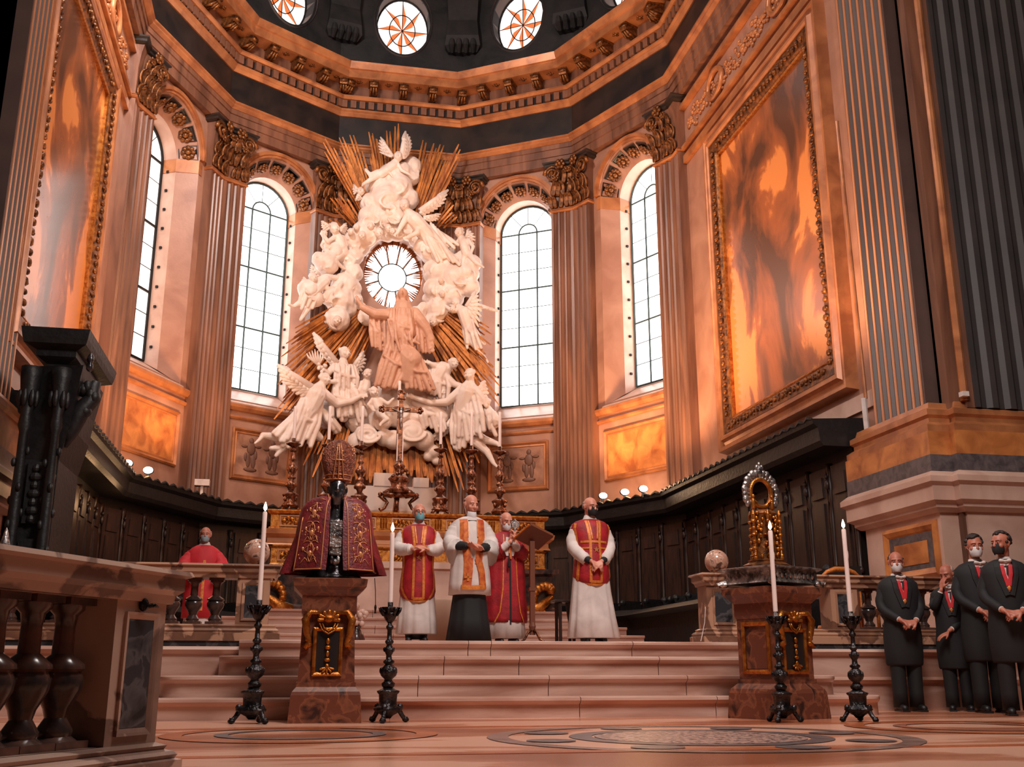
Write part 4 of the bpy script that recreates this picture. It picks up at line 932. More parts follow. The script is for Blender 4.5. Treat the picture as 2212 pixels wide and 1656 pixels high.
def folds(b, a0, a1, e0, e1, d, n, r, bow=0, dd=0):
    # n tapering ridges of cloth from the line a0-a1 to the line e0-e1
    for k in range(n):
        u = k/(n-1); s = Vector(a0).lerp(Vector(a1), u); e = Vector(e0).lerp(Vector(e1), u); w = math.sin(k*2.1)*bow; e = s+(e-s)*(1+(rr.uniform(-.14, .1))*FR[0])+Vector((rr.uniform(-4, 4)*FR[0], 0))
        m = s.lerp(e, .5)+Vector((w*.4+bow*.5*(u-.5), 3))
        z = d+(6 if k % 2 else 0); limb(b, [(s.x, s.y, z), (m.x, m.y, z+5+dd), (e.x, e.y, z+dd)], [r*.6, r*.95, r*.8])
    if n > 5:      # girdle and a swag of cloth across the folds
        s0, s1 = Vector(a0).lerp(Vector(e0), .3), Vector(a1).lerp(Vector(e1), .5); limb(b, [(s0.x, s0.y, d+8), ((s0.x+s1.x)/2, (s0.y+s1.y)/2+5, d+13+dd*.5), (s1.x, s1.y, d+8)], [r*.6, r*.8, r*.5])
def fig(label, prims, mat_='white', vox=.019, disp=.0, ds=.12, name='angel'):
    b = MB(); prims(b); return organic(name, b, M[mat_], glory, min(vox, .014) if name.startswith('cherub_') or len(b.v) < 1200 else .019, 1, disp, ds, label=label)
def putto(b, hx, hy, d, r, chest, hip, arms, legs, face=(0, 0)):
    head(b, hx, hy, d+r*.4, r, face); limb(b, [(hx, hy+r*.3, d), (*chest, d), (*hip, d)], [r*.5, r*1.0, r*.98])
    limb(b, [(*chest, d+3), ((chest[0]+hip[0])/2, (chest[1]+hip[1])/2, d+r*.35)], [r*.75, r*.85])
    for a in arms:
        limb(b, [(*a[0], d+2), (*a[1], d+4), (*a[2], d+5)], [r*.42, r*.36, r*.26]); hand(b, a[2][0], a[2][1], d+5, r*.24, a[2][0]-a[1][0], a[2][1]-a[1][1])
    for l in legs:
        limb(b, [(*l[0], d+2), (*l[1], d+6), (*l[2], d+3)], [r*.62, r*.48, r*.3]); limb(b, [(*l[2], d+3), (l[2][0]+(l[2][0]-l[1][0])*.2+2, l[2][1]+3, d+6)], [r*.27, r*.2])

# --- reclining angel at the very top
def top(b):
    putto(b, 860, 338, 60, 12, (848, 358), (822, 376), [((858, 352), (868, 368), (884, 376)), ((842, 354), (836, 366), (846, 378))], [((818, 378), (800, 388), (784, 398)), ((816, 372), (800, 378), (790, 366))], (-.2, .1))
f = fig('reclining winged angel at the top', top); wing(f, (868, 340), [(876, 284), (886, 296), (890, 312), (884, 330)], 56, 50, 13, 8); wing(f, (848, 338), [(822, 296), (818, 306), (817, 316), (820, 328)], 56, 50, 8, 6)
def c1(b): head(b, 779, 413, 50, 10, (-.1, .1))
f = fig('winged cherub head', c1, name='cherub'); wing(f, (772, 410), [(764, 398), (761, 408), (764, 420)], 46, 44, 7, 5); wing(f, (774, 420), [(768, 434), (776, 434), (782, 430)], 46, 44, 6, 5)
# --- upper right angel diving across
def ur(b):
    head(b, 874, 442, 66, 13, (-.3, .5)); limb(b, [(876, 452, 60), (895, 475, 58), (925, 510, 50)], [8, 19, 19])
    limb(b, [(880, 466, 62), (868, 486, 66), (860, 500, 66)], [8, 6.5, 5]); hand(b, 858, 503, 66, 4, -1, 1)
    limb(b, [(905, 478, 60), (902, 502, 66), (882, 512, 68)], [8, 6.5, 5]); hand(b, 880, 513, 68, 4, -1, .2)
    limb(b, [(925, 510, 50), (955, 548, 48), (985, 560, 42)], [17, 12, 7]); limb(b, [(925, 512, 48), (945, 560, 46), (960, 555, 40)], [16, 10, 7])
    folds(b, (900, 470), (930, 490), (940, 560), (985, 565), 52, 9, 5.5, 8)
    folds(b, (930, 480), (950, 500), (960, 545), (990, 530), 46, 5, 5, 8)
f = fig('large diving angel right of the top cloud', ur); wing(f, (908, 456), [(968, 410), (962, 436), (944, 452), (920, 464)], 54, 48, 13, 9); wing(f, (915, 470), [(952, 462), (946, 476), (930, 478)], 50, 46, 8, 6)
# --- cherub heads under the top cloud
def heads(b):
    for x, y, r in ((782, 508, 10), (758, 500, 8), (818, 502, 11), (800, 488, 9), (838, 492, 9), (848, 500, 8), (770, 490, 8)): head(b, x, y, 62, r, (rr.uniform(-.4, .4), .2))
fig('row of small cherub heads', heads, vox=.024, name='cherub_heads')
# --- upper left pair of putti
def ul(b):
    putto(b, 722, 492, 36, 13, (732, 518), (742, 545), [((722, 512), (708, 522), (700, 508)), ((740, 512), (748, 530), (735, 540))], [((740, 548), (722, 562), (740, 578)), ((748, 548), (765, 562), (758, 582))], (.4, .3))
    putto(b, 700, 505, 26, 9, (704, 522), (710, 540), [((700, 518), (694, 530), (700, 540))], [((708, 542), (700, 556), (710, 566))], (.3, 0))
f = fig('pair of putti at upper left', ul, name='cherub'); wing(f, (712, 490), [(694, 477), (694, 490), (700, 500)], 34, 32, 8, 6); wing(f, (735, 496), [(748, 482), (752, 494), (746, 506)], 34, 32, 8, 6)
# --- right putto
def ur2(b): putto(b, 992, 502, 34, 12, (1002, 524), (1008, 548), [((994, 516), (980, 530), (965, 532)), ((1012, 518), (1022, 532), (1018, 546))], [((1004, 552), (1000, 575), (1006, 596)), ((1014, 550), (1028, 566), (1040, 574))], (-.4, .3))
f = fig('putto reaching left beside the right window', ur2, name='cherub'); wing(f, (1008, 514), [(1012, 494), (1022, 502), (1028, 514), (1024, 526)], 26, 22, 8, 6)
# --- mid left flying angel
def ml(b):
    head(b, 676, 600, 32, 11, (.3, .3)); limb(b, [(680, 606, 28), (700, 606, 26), (672, 632, 20)], [6, 15, 15])
    limb(b, [(706, 598, 30), (728, 600, 34), (742, 616, 36)], [8, 6, 4]); hand(b, 745, 618, 36, 4, 1, .2)
    limb(b, [(696, 612, 30), (712, 628, 34), (738, 622, 34)], [7, 6, 4])
    limb(b, [(670, 634, 20), (650, 652, 16), (634, 662, 12)], [11, 7, 4]); limb(b, [(634, 662, 12), (624, 658, 12)], [4, 3]); limb(b, [(675, 636, 20), (664, 668, 16), (650, 690, 12)], [11, 7, 4])
    folds(b, (660, 610), (690, 625), (645, 660), (672, 668), 18, 6, 5, 6)
f = fig('flying angel at middle left', ml); wing(f, (690, 594), [(672, 572), (668, 584), (674, 596)], 24, 22, 7, 6); wing(f, (664, 622), [(656, 598), (648, 610), (648, 626), (654, 640)], 14, 10, 9, 7)
def c2(b): head(b, 774, 646, 50, 9, (0, .1))
def c2b(b): head(b, 728, 692, 66, 11, (.1, .1))
fig('cherub face at the window edge', c2, name='cherub'); fig('cherub face in the hanging cloud', c2b, name='cherub')
def c3(b): head(b, 936, 695, 60, 10, (-.2, .1))
def c4(b): head(b, 955, 634, 58, 8, (-.2, 0)); head(b, 966, 628, 55, 7)
def c5(b): head(b, 952, 606, 60, 7, (-.3, 0))
def c6(b): head(b, 978, 668, 52, 8, (-.2, .2))
for q_ in (c4, c5, c6): fig('cherub face in the right cloud', q_, vox=.022, name='cherub')
fig('cherub faces in the right cloud', c3, vox=.024, name='cherub_heads')
# --- mid right angel
def mr(b):
    head(b, 984, 652, 44, 10, (-.4, .3)); limb(b, [(988, 660, 40), (1002, 675, 36), (1012, 710, 28)], [6, 15, 13])
    limb(b, [(996, 668, 42), (978, 672, 48), (964, 662, 50)], [7, 5.5, 4]); hand(b, 962, 660, 50, 4, -1, -.3)
    limb(b, [(1012, 710, 28), (1022, 740, 26), (1044, 768, 20)], [13, 9, 4.5]); limb(b, [(1044, 768, 20), (1054, 782, 24)], [4, 3]); limb(b, [(1018, 708, 24), (1034, 730, 20), (1046, 742, 14)], [11, 7, 4])
    folds(b, (998, 680), (1020, 690), (1006, 745), (1040, 752), 28, 6, 4.5, 6)
f = fig('flying angel at middle right', mr); wing(f, (1008, 662), [(1028, 628), (1040, 650), (1040, 680), (1034, 706)], 30, 24, 10, 8); wing(f, (1020, 655), [(1076, 672), (1062, 668), (1050, 666), (1040, 668)], 18, 8, 9, 6)
# --- the central figure looking up
def mary(b):
    c = S(870, 634, 92); R = K(13); b.sphere(c, (R*.8, R*.95, R*1.05), 14, 10); b.sphere(S(869, 626, 98), (R*.55, R*.5, R*.5), 10, 8)
    b.cap(S(869, 634, 106), K(1.6), S(869, 627, 110), K(2.2), 6); limb(b, [(870, 645, 92), (870, 662, 90)], [7, 8])
    for k in range(9): a = PI*(k/8); b.cap(S(870-10*math.cos(a), 636-12*math.sin(a), 84), K(3.2), S(870-15*math.cos(a), 662-4*math.sin(a), 82), K(4), 7)
    limb(b, [(870, 668, 88), (868, 700, 88), (866, 740, 84), (862, 770, 82)], [22, 31, 27, 30]); limb(b, [(845, 676, 88), (895, 676, 88)], [14, 14])
    limb(b, [(842, 680, 90), (812, 678, 96), (784, 664, 96)], [14, 12, 8]); limb(b, [(784, 664, 96), (774, 650, 98)], [5, 4]); hand(b, 773, 648, 98, 4.5, -.3, -1)
    limb(b, [(898, 680, 90), (918, 706, 96), (930, 732, 96)], [14, 13, 10]); limb(b, [(930, 732, 96), (934, 744, 98)], [6, 5]); hand(b, 934, 748, 98, 5, .2, 1)
    limb(b, [(872, 760, 90), (888, 776, 110), (882, 815, 100)], [26, 24, 19]); limb(b, [(850, 770, 84), (842, 805, 84), (836, 826, 80)], [26, 22, 18]); limb(b, [(882, 800, 96), (905, 828, 92), (925, 838, 86)], [20, 17, 10])
    folds(b, (846, 665), (890, 668), (838, 745), (890, 752), 104, 9, 5, 10)
    folds(b, (838, 740), (895, 748), (812, 832), (860, 836), 104, 9, 6, 12, -4); folds(b, (880, 770), (905, 765), (880, 838), (938, 842), 112, 7, 6, 8, -8)
    folds(b, (800, 676), (830, 690), (805, 745), (835, 765), 84, 6, 5, 8); folds(b, (900, 690), (925, 700), (905, 760), (935, 760), 88, 5, 5.5, 8)
    folds(b, (838, 690), (900, 725), (850, 760), (905, 742), 112, 5, 4, -14)
FR[0] = .3; b = MB(); mary(b); FR[0] = 1.; organic('draped_woman', b, M['tan'], glory, .021, 1, .0, .1, label='central draped woman of warm stone looking upwards')
# --- seated angel with palm, left
def lp(b):
    head(b, 744, 762, 56, 14, (.75, .05)); limb(b, [(742, 774, 52), (738, 800, 52), (742, 828, 50)], [8, 20, 18])
    limb(b, [(722, 792, 52), (708, 806, 56), (690, 792, 60)], [9, 7, 5]); hand(b, 688, 788, 60, 5, -.3, -1)
    limb(b, [(758, 794, 54), (768, 812, 62), (740, 824, 68), (716, 824, 70)], [9, 7.5, 6.5, 5]); hand(b, 712, 824, 70, 4.5, -1, 0)
    limb(b, [(742, 828, 50), (765, 850, 56), (760, 890, 50)], [20, 18, 14]); limb(b, [(738, 830, 48), (728, 862, 52), (742, 900, 46)], [19, 16, 12])
    folds(b, (726, 785), (766, 790), (722, 835), (768, 838), 66, 8, 4.5, 8); folds(b, (722, 832), (772, 835), (720, 900), (790, 905), 62, 9, 6, 10)
f = fig('seated angel holding a palm branch, facing right', lp); wing(f, (728, 788), [(676, 718), (680, 742), (694, 764), (712, 786)], 44, 36, 15, 9); wing(f, (764, 792), [(786, 758), (792, 778), (786, 798), (776, 808)], 40, 36, 10, 7)
b = MB()
for k in range(7): b.tube([S(688, 790, 64), S(682-5*(3-k), 772, 66), S(680-6*(3-k), 754+abs(k-3)*3, 64)], [K(1.5), K(2.5), K(1)], 6)
for k in range(9): b.sphere(S(696+rr.uniform(-9, 9), 792+rr.uniform(-8, 12), 66), K(4), 7, 5)
obj('palm_branch', b, M['white'], f, smooth='all')
# --- large flying angel lower left
def ll(b):
    head(b, 702, 818, 74, 13, (.75, .2)); limb(b, [(696, 828, 68), (682, 852, 62), (668, 882, 52)], [9, 23, 21])
    limb(b, [(696, 846, 68), (728, 872, 74), (760, 866, 80), (778, 856, 84)], [11, 9, 7, 5]); hand(b, 781, 855, 84, 5.5, 1, -.15)
    limb(b, [(672, 850, 60), (656, 876, 58), (640, 892, 52)], [10, 7, 5]); hand(b, 638, 894, 52, 4, -1, .5)
    limb(b, [(668, 884, 52), (640, 925, 42), (600, 944, 32), (568, 940, 26)], [20, 14, 10, 6.5]); limb(b, [(568, 940, 26), (560, 950, 26), (551, 957, 24)], [5.5, 4, 2.5])
    limb(b, [(672, 888, 50), (668, 925, 46), (690, 945, 46)], [18, 13, 9])
    folds(b, (652, 860), (696, 870), (614, 950), (670, 958), 54, 10, 6.5, 12); folds(b, (655, 870), (640, 905), (596, 930), (620, 965), 46, 6, 6, -8)
    folds(b, (690, 880), (700, 885), (720, 930), (735, 925), 48, 5, 6, 6); limb(b, [(640, 940, 40), (610, 966, 36), (596, 984, 32)], [10, 9, 4]); limb(b, [(610, 966, 36), (586, 968, 32)], [8, 5])
f = fig('large flying angel at lower left with outstretched arm', ll); wing(f, (672, 838), [(599, 788), (604, 812), (618, 832), (640, 852), (660, 860)], 56, 44, 17, 10)
# --- putti in the middle
def mp(b):
    putto(b, 794, 808, 66, 12, (790, 832), (786, 850), [((780, 826), (776, 842), (784, 852))], [((786, 852), (780, 862), (786, 872))], (-.2, .1)); putto(b, 808, 846, 88, 12, (812, 868), (822, 890), [((822, 862), (838, 872), (848, 862)), ((804, 864), (796, 874), (804, 884))], [((820, 892), (836, 905), (822, 916))], (.2, .2))
fig('two putti peering out below the draped woman', mp, name='cherub')
# --- lower right angels
def lr(b):
    head(b, 980, 784, 64, 12, (.3, .2)); limb(b, [(974, 792, 60), (955, 800, 60), (935, 835, 54)], [8, 21, 20]); limb(b, [(948, 790, 64), (934, 788, 72), (928, 784, 78)], [9, 7, 5]); hand(b, 926, 783, 78, 5, -1, -.2)
    limb(b, [(960, 810, 62), (982, 830, 68), (1005, 836, 66)], [9, 8, 6]); folds(b, (930, 790), (962, 800), (925, 850), (965, 862), 62, 8, 5.5, 9)
def lr2(b):
    head(b, 1014, 808, 70, 13, (-.6, .35)); limb(b, [(1016, 820, 64), (1012, 845, 60), (1000, 885, 54)], [9, 23, 21])
    limb(b, [(998, 840, 68), (965, 868, 78), (930, 870, 82), (895, 858, 84)], [11, 9, 7, 5]); hand(b, 890, 856, 84, 5.5, -1, -.3)
    limb(b, [(1028, 842, 62), (1044, 862, 60), (1050, 876, 58)], [10, 7, 5])
    limb(b, [(998, 888, 54), (1012, 930, 48), (1045, 948, 40), (1074, 958, 34)], [20, 14, 9, 5.5]); limb(b, [(1074, 958, 34), (1082, 966, 38)], [4.5, 3]); limb(b, [(1000, 890, 52), (1020, 948, 44), (1052, 975, 36), (1066, 1000, 32)], [18, 12, 8, 5]); limb(b, [(1066, 1000, 32), (1074, 1008, 36)], [4, 3])
    folds(b, (985, 850), (1030, 850), (985, 948), (1048, 940), 60, 10, 6.5, 12); folds(b, (978, 880), (1000, 890), (978, 960), (1000, 972), 52, 5, 6, 10); folds(b, (1030, 870), (1045, 880), (1060, 925), (1072, 935), 40, 4, 6, 6)
    limb(b, [(988, 950, 50), (985, 965, 48), (992, 972, 46)], [8, 8, 5])
f = fig('bearded figure leaning in from the right', lr, name='figure')
f = fig('large flying angel at lower right', lr2); wing(f, (1030, 850), [(1048, 822), (1056, 848), (1050, 870), (1040, 885)], 48, 40, 13, 8); wing(f, (985, 900), [(930, 950), (944, 952), (962, 940), (975, 925)], 44, 44, 12, 8)
def kn(b): limb(b, [(900, 866, 60), (930, 880, 66), (955, 900, 60)], [12, 16, 14]); folds(b, (905, 870), (945, 860), (915, 925), (965, 930), 62, 7, 6, 8); head(b, 958, 846, 60, 11, (-.4, .3)); limb(b, [(958, 855, 56), (950, 880, 56)], [8, 16])
fig('kneeling draped angel right of the cross', kn)
def rb(b): head(b, 1052, 868, 50, 9, (-.2, .3)); limb(b, [(1052, 876, 46), (1058, 895, 44), (1066, 915, 40)], [6, 14, 12]); limb(b, [(1048, 886, 48), (1040, 900, 52)], [6, 4]); folds(b, (1048, 886), (1070, 890), (1050, 925), (1078, 920), 46, 5, 5, 5)
fig('small draped figure at the lower right edge', rb)
# --- oval glory window behind the cloud ring (window_5)
T3 = facets[3][0]
wn = empty('window_5', (OX, 29.4, OZ), kind='structure')
fb = MB(); fb.tube([(OX+ORX*.99*math.cos(a*PI/20), 29.35, OZ+ORZ*.99*math.sin(a*PI/20)) for a in range(40)], .05, 6, closed=True); obj('window_frame', fb, M['mould'], wn)
fb = MB(); fb.tube([(OX+.42*math.cos(a*PI/16), 29.36, OZ+.02+.44*math.sin(a*PI/16)) for a in range(32)], .02, 5, closed=True); obj('ring_bar', fb, M['lead'], wn)
for k in range(12):
    a = k*PI/6+.26; bb = MB(); bb.tube([(OX+.42*math.cos(a), 29.36, OZ+.44*math.sin(a)), (OX+ORX*math.cos(a), 29.36, OZ+ORZ*math.sin(a))], .028, 4); obj('glazing_bar', bb, M['gilt'], wn)
    pb = MB(); pb.poly([(OX+ORX*1.02*math.cos(a+PI/6*q/4), OZ+ORZ*1.02*math.sin(a+PI/6*q/4)) for q in range(5)]+[(OX+.425*math.cos(a+PI/6*q/4), OZ+.445*math.sin(a+PI/6*q/4)) for q in range(4, -1, -1)], .012, Matrix.Translation((0, 29.42, 0))); obj('pane', pb, M['sky'], wn)
pb = MB(); pb.poly([(OX+.415*math.cos(a*PI/12), OZ+.435*math.sin(a*PI/12)) for a in range(24)], .012, Matrix.Translation((0, 29.42, 0))); obj('pane', pb, M['sky'], wn)
b = MB()
for k in range(90):     # short gilded inner rays rimming the opening
    a = k*2*PI/90; l = .12+.22*rr.random()
    if rr.random() < .75: b.tube([(OX+ORX*1.0*math.cos(a), 29.2, OZ+ORZ*1.0*math.sin(a)), (OX+(ORX-l)*math.cos(a), 29.2, OZ+(ORZ-l)*math.sin(a))], [.034, .01], 4)
obj('inner_rays', b, M['ray'], sun, kind='stuff')

# ================================================================ CANDLESTICKS, CROSS, BUST, RELIQUARY
def flame_obj(par, z, s=1.):
    b = MB(); b.lathe([(.003, 0), (.014, .016), (.017, .03), (.011, .055), (.001, .085)], 10, (0, 0, z)); 
    o = obj('flame', b, M['flame'], par, local=True, smooth='all'); return o
def candle(loc, h, r, label, group=None, lit=True, lean=0.):
    t = empty('candle', loc, 0, label=label, cat='candle', group=group)
    b = MB(); b.lathe([(r, 0), (r*1.02, h*.3), (r*.98, h*.8), (r, h-.012), (r*.8, h), (r*.3, h-.006)], 14); b.sphere((r*.8, -r*.5, h*.7), (r*.25, r*.25, h*.05), 6, 5); obj('wax', b, M['wax'], t, local=True, smooth=True)
    b = MB(); b.tube([(0, 0, h-.01), (.002, 0, h+.015)], .0018, 5); obj('wick', b, M['dark'], t, local=True)
    if lit:
        flame_obj(t, h+.008)
        l = bpy.data.lights.new('candle_light', 'POINT'); l.energy = 1.2; l.color = (1, .6, .3); l.shadow_soft_size = .02
        o = bpy.data.objects.new('candle_light', l); COL.objects.link(o); o.parent = t; o.location = (0, 0, h+.05)
    return t
# altar candlestick prototype (height about 1.55 m)
def altar_stick(label):
    t = empty('altar_candlestick', (0, 0, 0), 0, label=label, cat='candlestick', group='tall candlesticks on the altar')
    b = MB()
    for k in range(3):
        a = k*2*PI/3+.5; c, s = math.cos(a), math.sin(a)
        b.tube([(.06*c, .06*s, .13), (.15*c, .15*s, .11), (.2*c, .2*s, .05), (.25*c, .25*s, .03), (.24*c, .24*s, .07)], [.035, .035, .03, .03, .012], 8)
        b.sphere((.13*c, .13*s, .16), (.05, .05, .05), 8, 6)
    b.lathe([(.17, .1), (.19, .13), (.15, .16), (.13, .2), (.14, .3), (.17, .34), (.18, .37), (.12, .4), (.06, .46)], 3*4, ph=.5, lobes=3, amp=.12)
    for k in range(3): a = k*2*PI/3+.5+PI/3; b.sphere((.13*math.cos(a), .13*math.sin(a), .27), (.04, .04, .06), 8, 6)
    obj('tripod_base', b, M['bronze'], t, local=True, smooth='all')
    b = MB(); b.lathe([(.05, .44), (.07, .5), (.11, .56), (.12, .6), (.08, .65), (.045, .68), (.085, .72), (.085, .75), (.05, .78), (.07, .83), (.1, .9), (.1, .96), (.055, 1.04), (.04, 1.08), (.075, 1.12), (.05, 1.16), (.035, 1.3), (.05, 1.36), (.03, 1.4)], 16, lobes=4, amp=.06)
    for k in range(6):
        a = k*PI/3; b.sphere((.1*math.cos(a), .1*math.sin(a), .58), (.035, .035, .05), 6, 5); b.sphere((.085*math.cos(a), .085*math.sin(a), .93), (.03, .03, .05), 6, 5); b.sphere((.045*math.cos(a), .045*math.sin(a), 1.33), (.025, .025, .035), 6, 5)
    obj('stem', b, M['bronze'], t, local=True, smooth='all')
    b = MB(); b.lathe([(.03, 1.4), (.07, 1.42), (.145, 1.46), (.155, 1.48), (.14, 1.49), (.04, 1.475), (.04, 1.6), (.03, 1.6)], 18, lobes=6, amp=.05); obj('drip_pan', b, M['bronze'], t, local=True, smooth='all')
    return t
proto = altar_stick('tall silvery bronze altar candlestick, one of six'); names_ = []
AX = [627, 704, 776, 950, 1018, 1080]
words = ['outermost altar candlestick at left', 'altar candlestick hidden behind the tall mitre', 'altar candlestick next left of the cross', 'altar candlestick next right of the cross', 'altar candlestick second from the right end', 'outermost altar candlestick at right, above the crystal ampoule']
AZT = 3.735
for k, px in enumerate(AX):
    p = atY(px, 1085, 22.75); T = Matrix.Translation((p.x, 22.78, AZT)) @ Matrix.Rotation(.4*k, 4, 'Z')
    if k == 0: proto.matrix_basis = T; W[proto.name] = T; o = proto
    else: o = copy_tree(proto, T)
    o['label'] = words[k]
    zc = AZT+1.603; candle((p.x, 22.78, zc), atY(px, 872 if k < 3 else 885, 22.78).z-zc-.05+(.0 if k else -.0), .034, ['slim white unlit candle leftmost on the altar', 'slim white unlit candle rising above the mitre', 'slim white unlit candle next left of the altar cross', 'slim white unlit candle next right of the altar cross', 'slim white unlit candle second from right on the altar', 'slim white unlit candle rightmost on the altar'][k], 'unlit candles of the altar candlesticks', False)
for c in bpy.data.objects:
    if c.parent and c.parent.name.startswith('altar_candlestick'): W[c.name] = W[c.parent.name]
# altar cross
q = atY(860, 1100, 22.7); cr = empty('altar_cross', (q.x, 22.7, AZT+.045), label='tall ornate altar cross with a small corpus on a scrolled foot', cat='cross')
b = MB()
for s in (-1, 1):
    b.tube([(s*.14, 0, .34), (s*.34, 0, .4), (s*.42, 0, .34), (s*.3, 0, .26), (s*.24, 0, .2), (s*.3, 0, .08), (s*.38, 0, .03), (s*.42, 0, .07)], [.05, .055, .04, .045, .04, .035, .04, .02], 8)
    b.sphere((s*.24, -.05, .42), (.08, .06, .07), 8, 6); b.sphere((s*.4, 0, .38), (.05, .05, .05), 8, 6)
b.box(-.34, .34, -.12, .12, .32, .4); b.sphere((0, -.1, .36), (.13, .08, .07), 10, 6)
b.lathe([(.1, .38), (.24, .42), (.22, .5), (.15, .58), (.18, .66), (.22, .72), (.15, .8), (.08, .88), (.1, .95), (.12, 1.02), (.07, 1.08), (.05, 1.12)], 16, lobes=4, amp=.1)
for k in range(10): a = k*.63; b.sphere((.17*math.cos(a), .15*math.sin(a), .5+.045*k), (.05, .05, .045), 7, 5)
b.tube([(-.05, 0, 0), (-.03, 0, .34)], [.05, .06], 8); obj('scrolled_foot', b, M['bronze'], cr, local=True, smooth='all')
zt = atY(862, 855, 22.7).z-AZT; zb = atY(862, 889, 22.7).z-AZT
b = MB(); b.box(-.05, .05, -.03, .03, 1.1, zt); b.box(-.38, .38, -.03, .03, zb-.045, zb+.045); obj('cross_shaft', b, M['bronze'], cr, local=True)
b = MB(); b.box(-.07, .07, -.025, .025, 1.12, zb-.55); obj('silver_pole', b, M['wax'], cr, local=True)
b = MB()
for x, z, r in ((-.42, zb, 1), (.42, zb, 1), (0, zt+.03, 1)):
    for k in range(5): a = k*2*PI/5; b.sphere((x+.05*math.cos(a), 0, z+.05*math.sin(a)), (.04, .035, .04), 7, 5)
b.sphere((0, 0, zt-.1), (.1, .05, .06), 8, 6); obj('finials', b, M['bronze'], cr, local=True, smooth='all')
b = MB(); b.sphere((0, -.07, zb-.0), (.035, .04, .045), 8, 6); b.cap((0, -.06, zb-.06), .045, (0, -.06, zb-.2), .035, 8); b.cap((0, -.06, zb-.2), .035, (.01, -.07, zb-.42), .018, 8)
for s in (-1, 1): b.cap((s*.03, -.06, zb-.06), .018, (s*.2, -.05, zb+.01), .012, 7)
obj('corpus', b, M['silver'], cr, local=True, smooth='all')
cc = atY(863, 855, 23.2); 
b = MB(); b.tube([(cc.x, 23.25, 5.0), (cc.x, 23.25, cc.z-.35)], .04, 8); b.lathe([(.03, 0), (.12, .04), (.13, .06), (.03, .07)], 12, (cc.x, 23.25, cc.z-.32)); b.lathe([(.16, 0), (.08, .1), (.05, .4), (.1, .6), (.05, .8), (.04, 1.3)], 12, (cc.x, 23.25, AZT)); tag(obj('altar_candlestick', b, M['bronze'], smooth='all'), 'seventh candlestick standing right behind the altar cross', 'candlestick')
candle((cc.x, 23.25, cc.z-.25), .62, .033, 'slim white unlit candle directly above the altar cross', None, False)

# standing torch candlesticks on the crossing floor
def floor_stick(label):
    t = empty('floor_candlestick', (0, 0, 0), 0, label=label, cat='candlestick', group='four dark standing candlesticks')
    b = MB()
    for k in range(3):
        a = k*2*PI/3-PI/2+.5; c, s = math.cos(a), math.sin(a)
        b.tube([(.05*c, .05*s, .12), (.11*c, .11*s, .11), (.14*c, .14*s, .06), (.165*c, .165*s, .03), (.19*c, .19*s, .028)], [.022, .026, .02, .022, .024], 8); b.sphere((.175*c, .175*s, .022), (.032, .032, .022), 8, 6); b.sphere((.12*c, .12*s, .135), (.028, .028, .03), 8, 6)
    b.lathe([(.03, .035), (.05, .06), (.12, .1), (.13, .12), (.09, .14), (.075, .16), (.08, .24), (.095, .255), (.1, .27), (.07, .28), (.04, .3)], 18, lobes=3, amp=.14, ph=-PI/2+.5)
    obj('tripod_base', b, M['metal'], t, local=True, smooth='all')
    b = MB(); prof = [(.03, .29), (.05, .31), (.055, .335), (.035, .355), (.03, .37), (.06, .40), (.07, .43), (.066, .46), (.04, .49), (.028, .50), (.045, .515), (.045, .53), (.025, .545), (.022, .58), (.036, .61), (.045, .63), (.03, .65), (.02, .67), (.034, .69), (.034, .705), (.02, .72), (.018, .8), (.03, .82), (.03, .835), (.018, .85), (.016, .87)]
    b.lathe([(r*1.12, z) for r, z in prof], 18, lobes=5, amp=.05)
    for k in range(6): a = k*PI/3; b.sphere((.068*math.cos(a), .068*math.sin(a), .445), (.018, .018, .03), 6, 5); b.sphere((.042*math.cos(a), .042*math.sin(a), .63), (.014, .014, .022), 6, 5)
    obj('baluster_stem', b, M['metal'], t, local=True, smooth='all')
    b = MB(); b.lathe([(.016, .86), (.04, .89), (.06, .93), (.065, .95), (.045, .965), (.075, .985), (.09, 1.0), (.085, 1.005), (.03, .99), (.022, 1.0), (.024, 1.05), (.018, 1.05)], 16, lobes=8, amp=.07)
    for k in range(8): a = k*PI/4; b.tube([(.06*math.cos(a), .06*math.sin(a), .93), (.09*math.cos(a), .09*math.sin(a), .975), (.1*math.cos(a), .1*math.sin(a), 1.0), (.085*math.cos(a), .085*math.sin(a), .99)], [.012, .015, .01, .006], 6)
    obj('drip_pan', b, M['metal'], t, local=True, smooth='all'); return t
FS = None
for x, yb, yt, yd, Y, rz_, lb, lc in ((545, 1558, 1103, 1300, 9.95, .2, 'dark standing candlestick at left, before the curved step ends', 'tall lit candle left of the bust in the crimson cape'), (836, 1558, 1148, 1305, 9.95, 1.3, 'dark standing candlestick right of the bust pedestal', 'tall lit candle right of the bust, at the blue-masked priest'), (1690, 1560, 1145, 1325, 9.3, .9, 'dark standing candlestick directly before the reliquary pedestal', 'tall lit candle standing before the golden reliquary'), (1856, 1562, 1142, 1325, 9.25, 0, 'rightmost dark standing candlestick beside the men in tailcoats', 'tall lit candle right of the reliquary, leaning left')):
    p = atY(x, 1545, Y); T = Matrix.Translation((p.x, Y, 0)) @ Matrix.Rotation(rz_, 4, 'Z'); zd = atY(x, yd, Y).z; sc = zd/1.03
    if FS is None: FS = floor_stick(lb); o = FS
    else: o = copy_tree(FS, T)
    T = T @ Matrix.Scale(sc, 4); o.matrix_basis = T; W[o.name] = T; o['label'] = lb
    zt = atY(x, yt, Y).z; candle((p.x, Y, 1.0*sc+.005), zt-1.0*sc-.01, .021, lc, 'lit candles of the standing candlesticks')

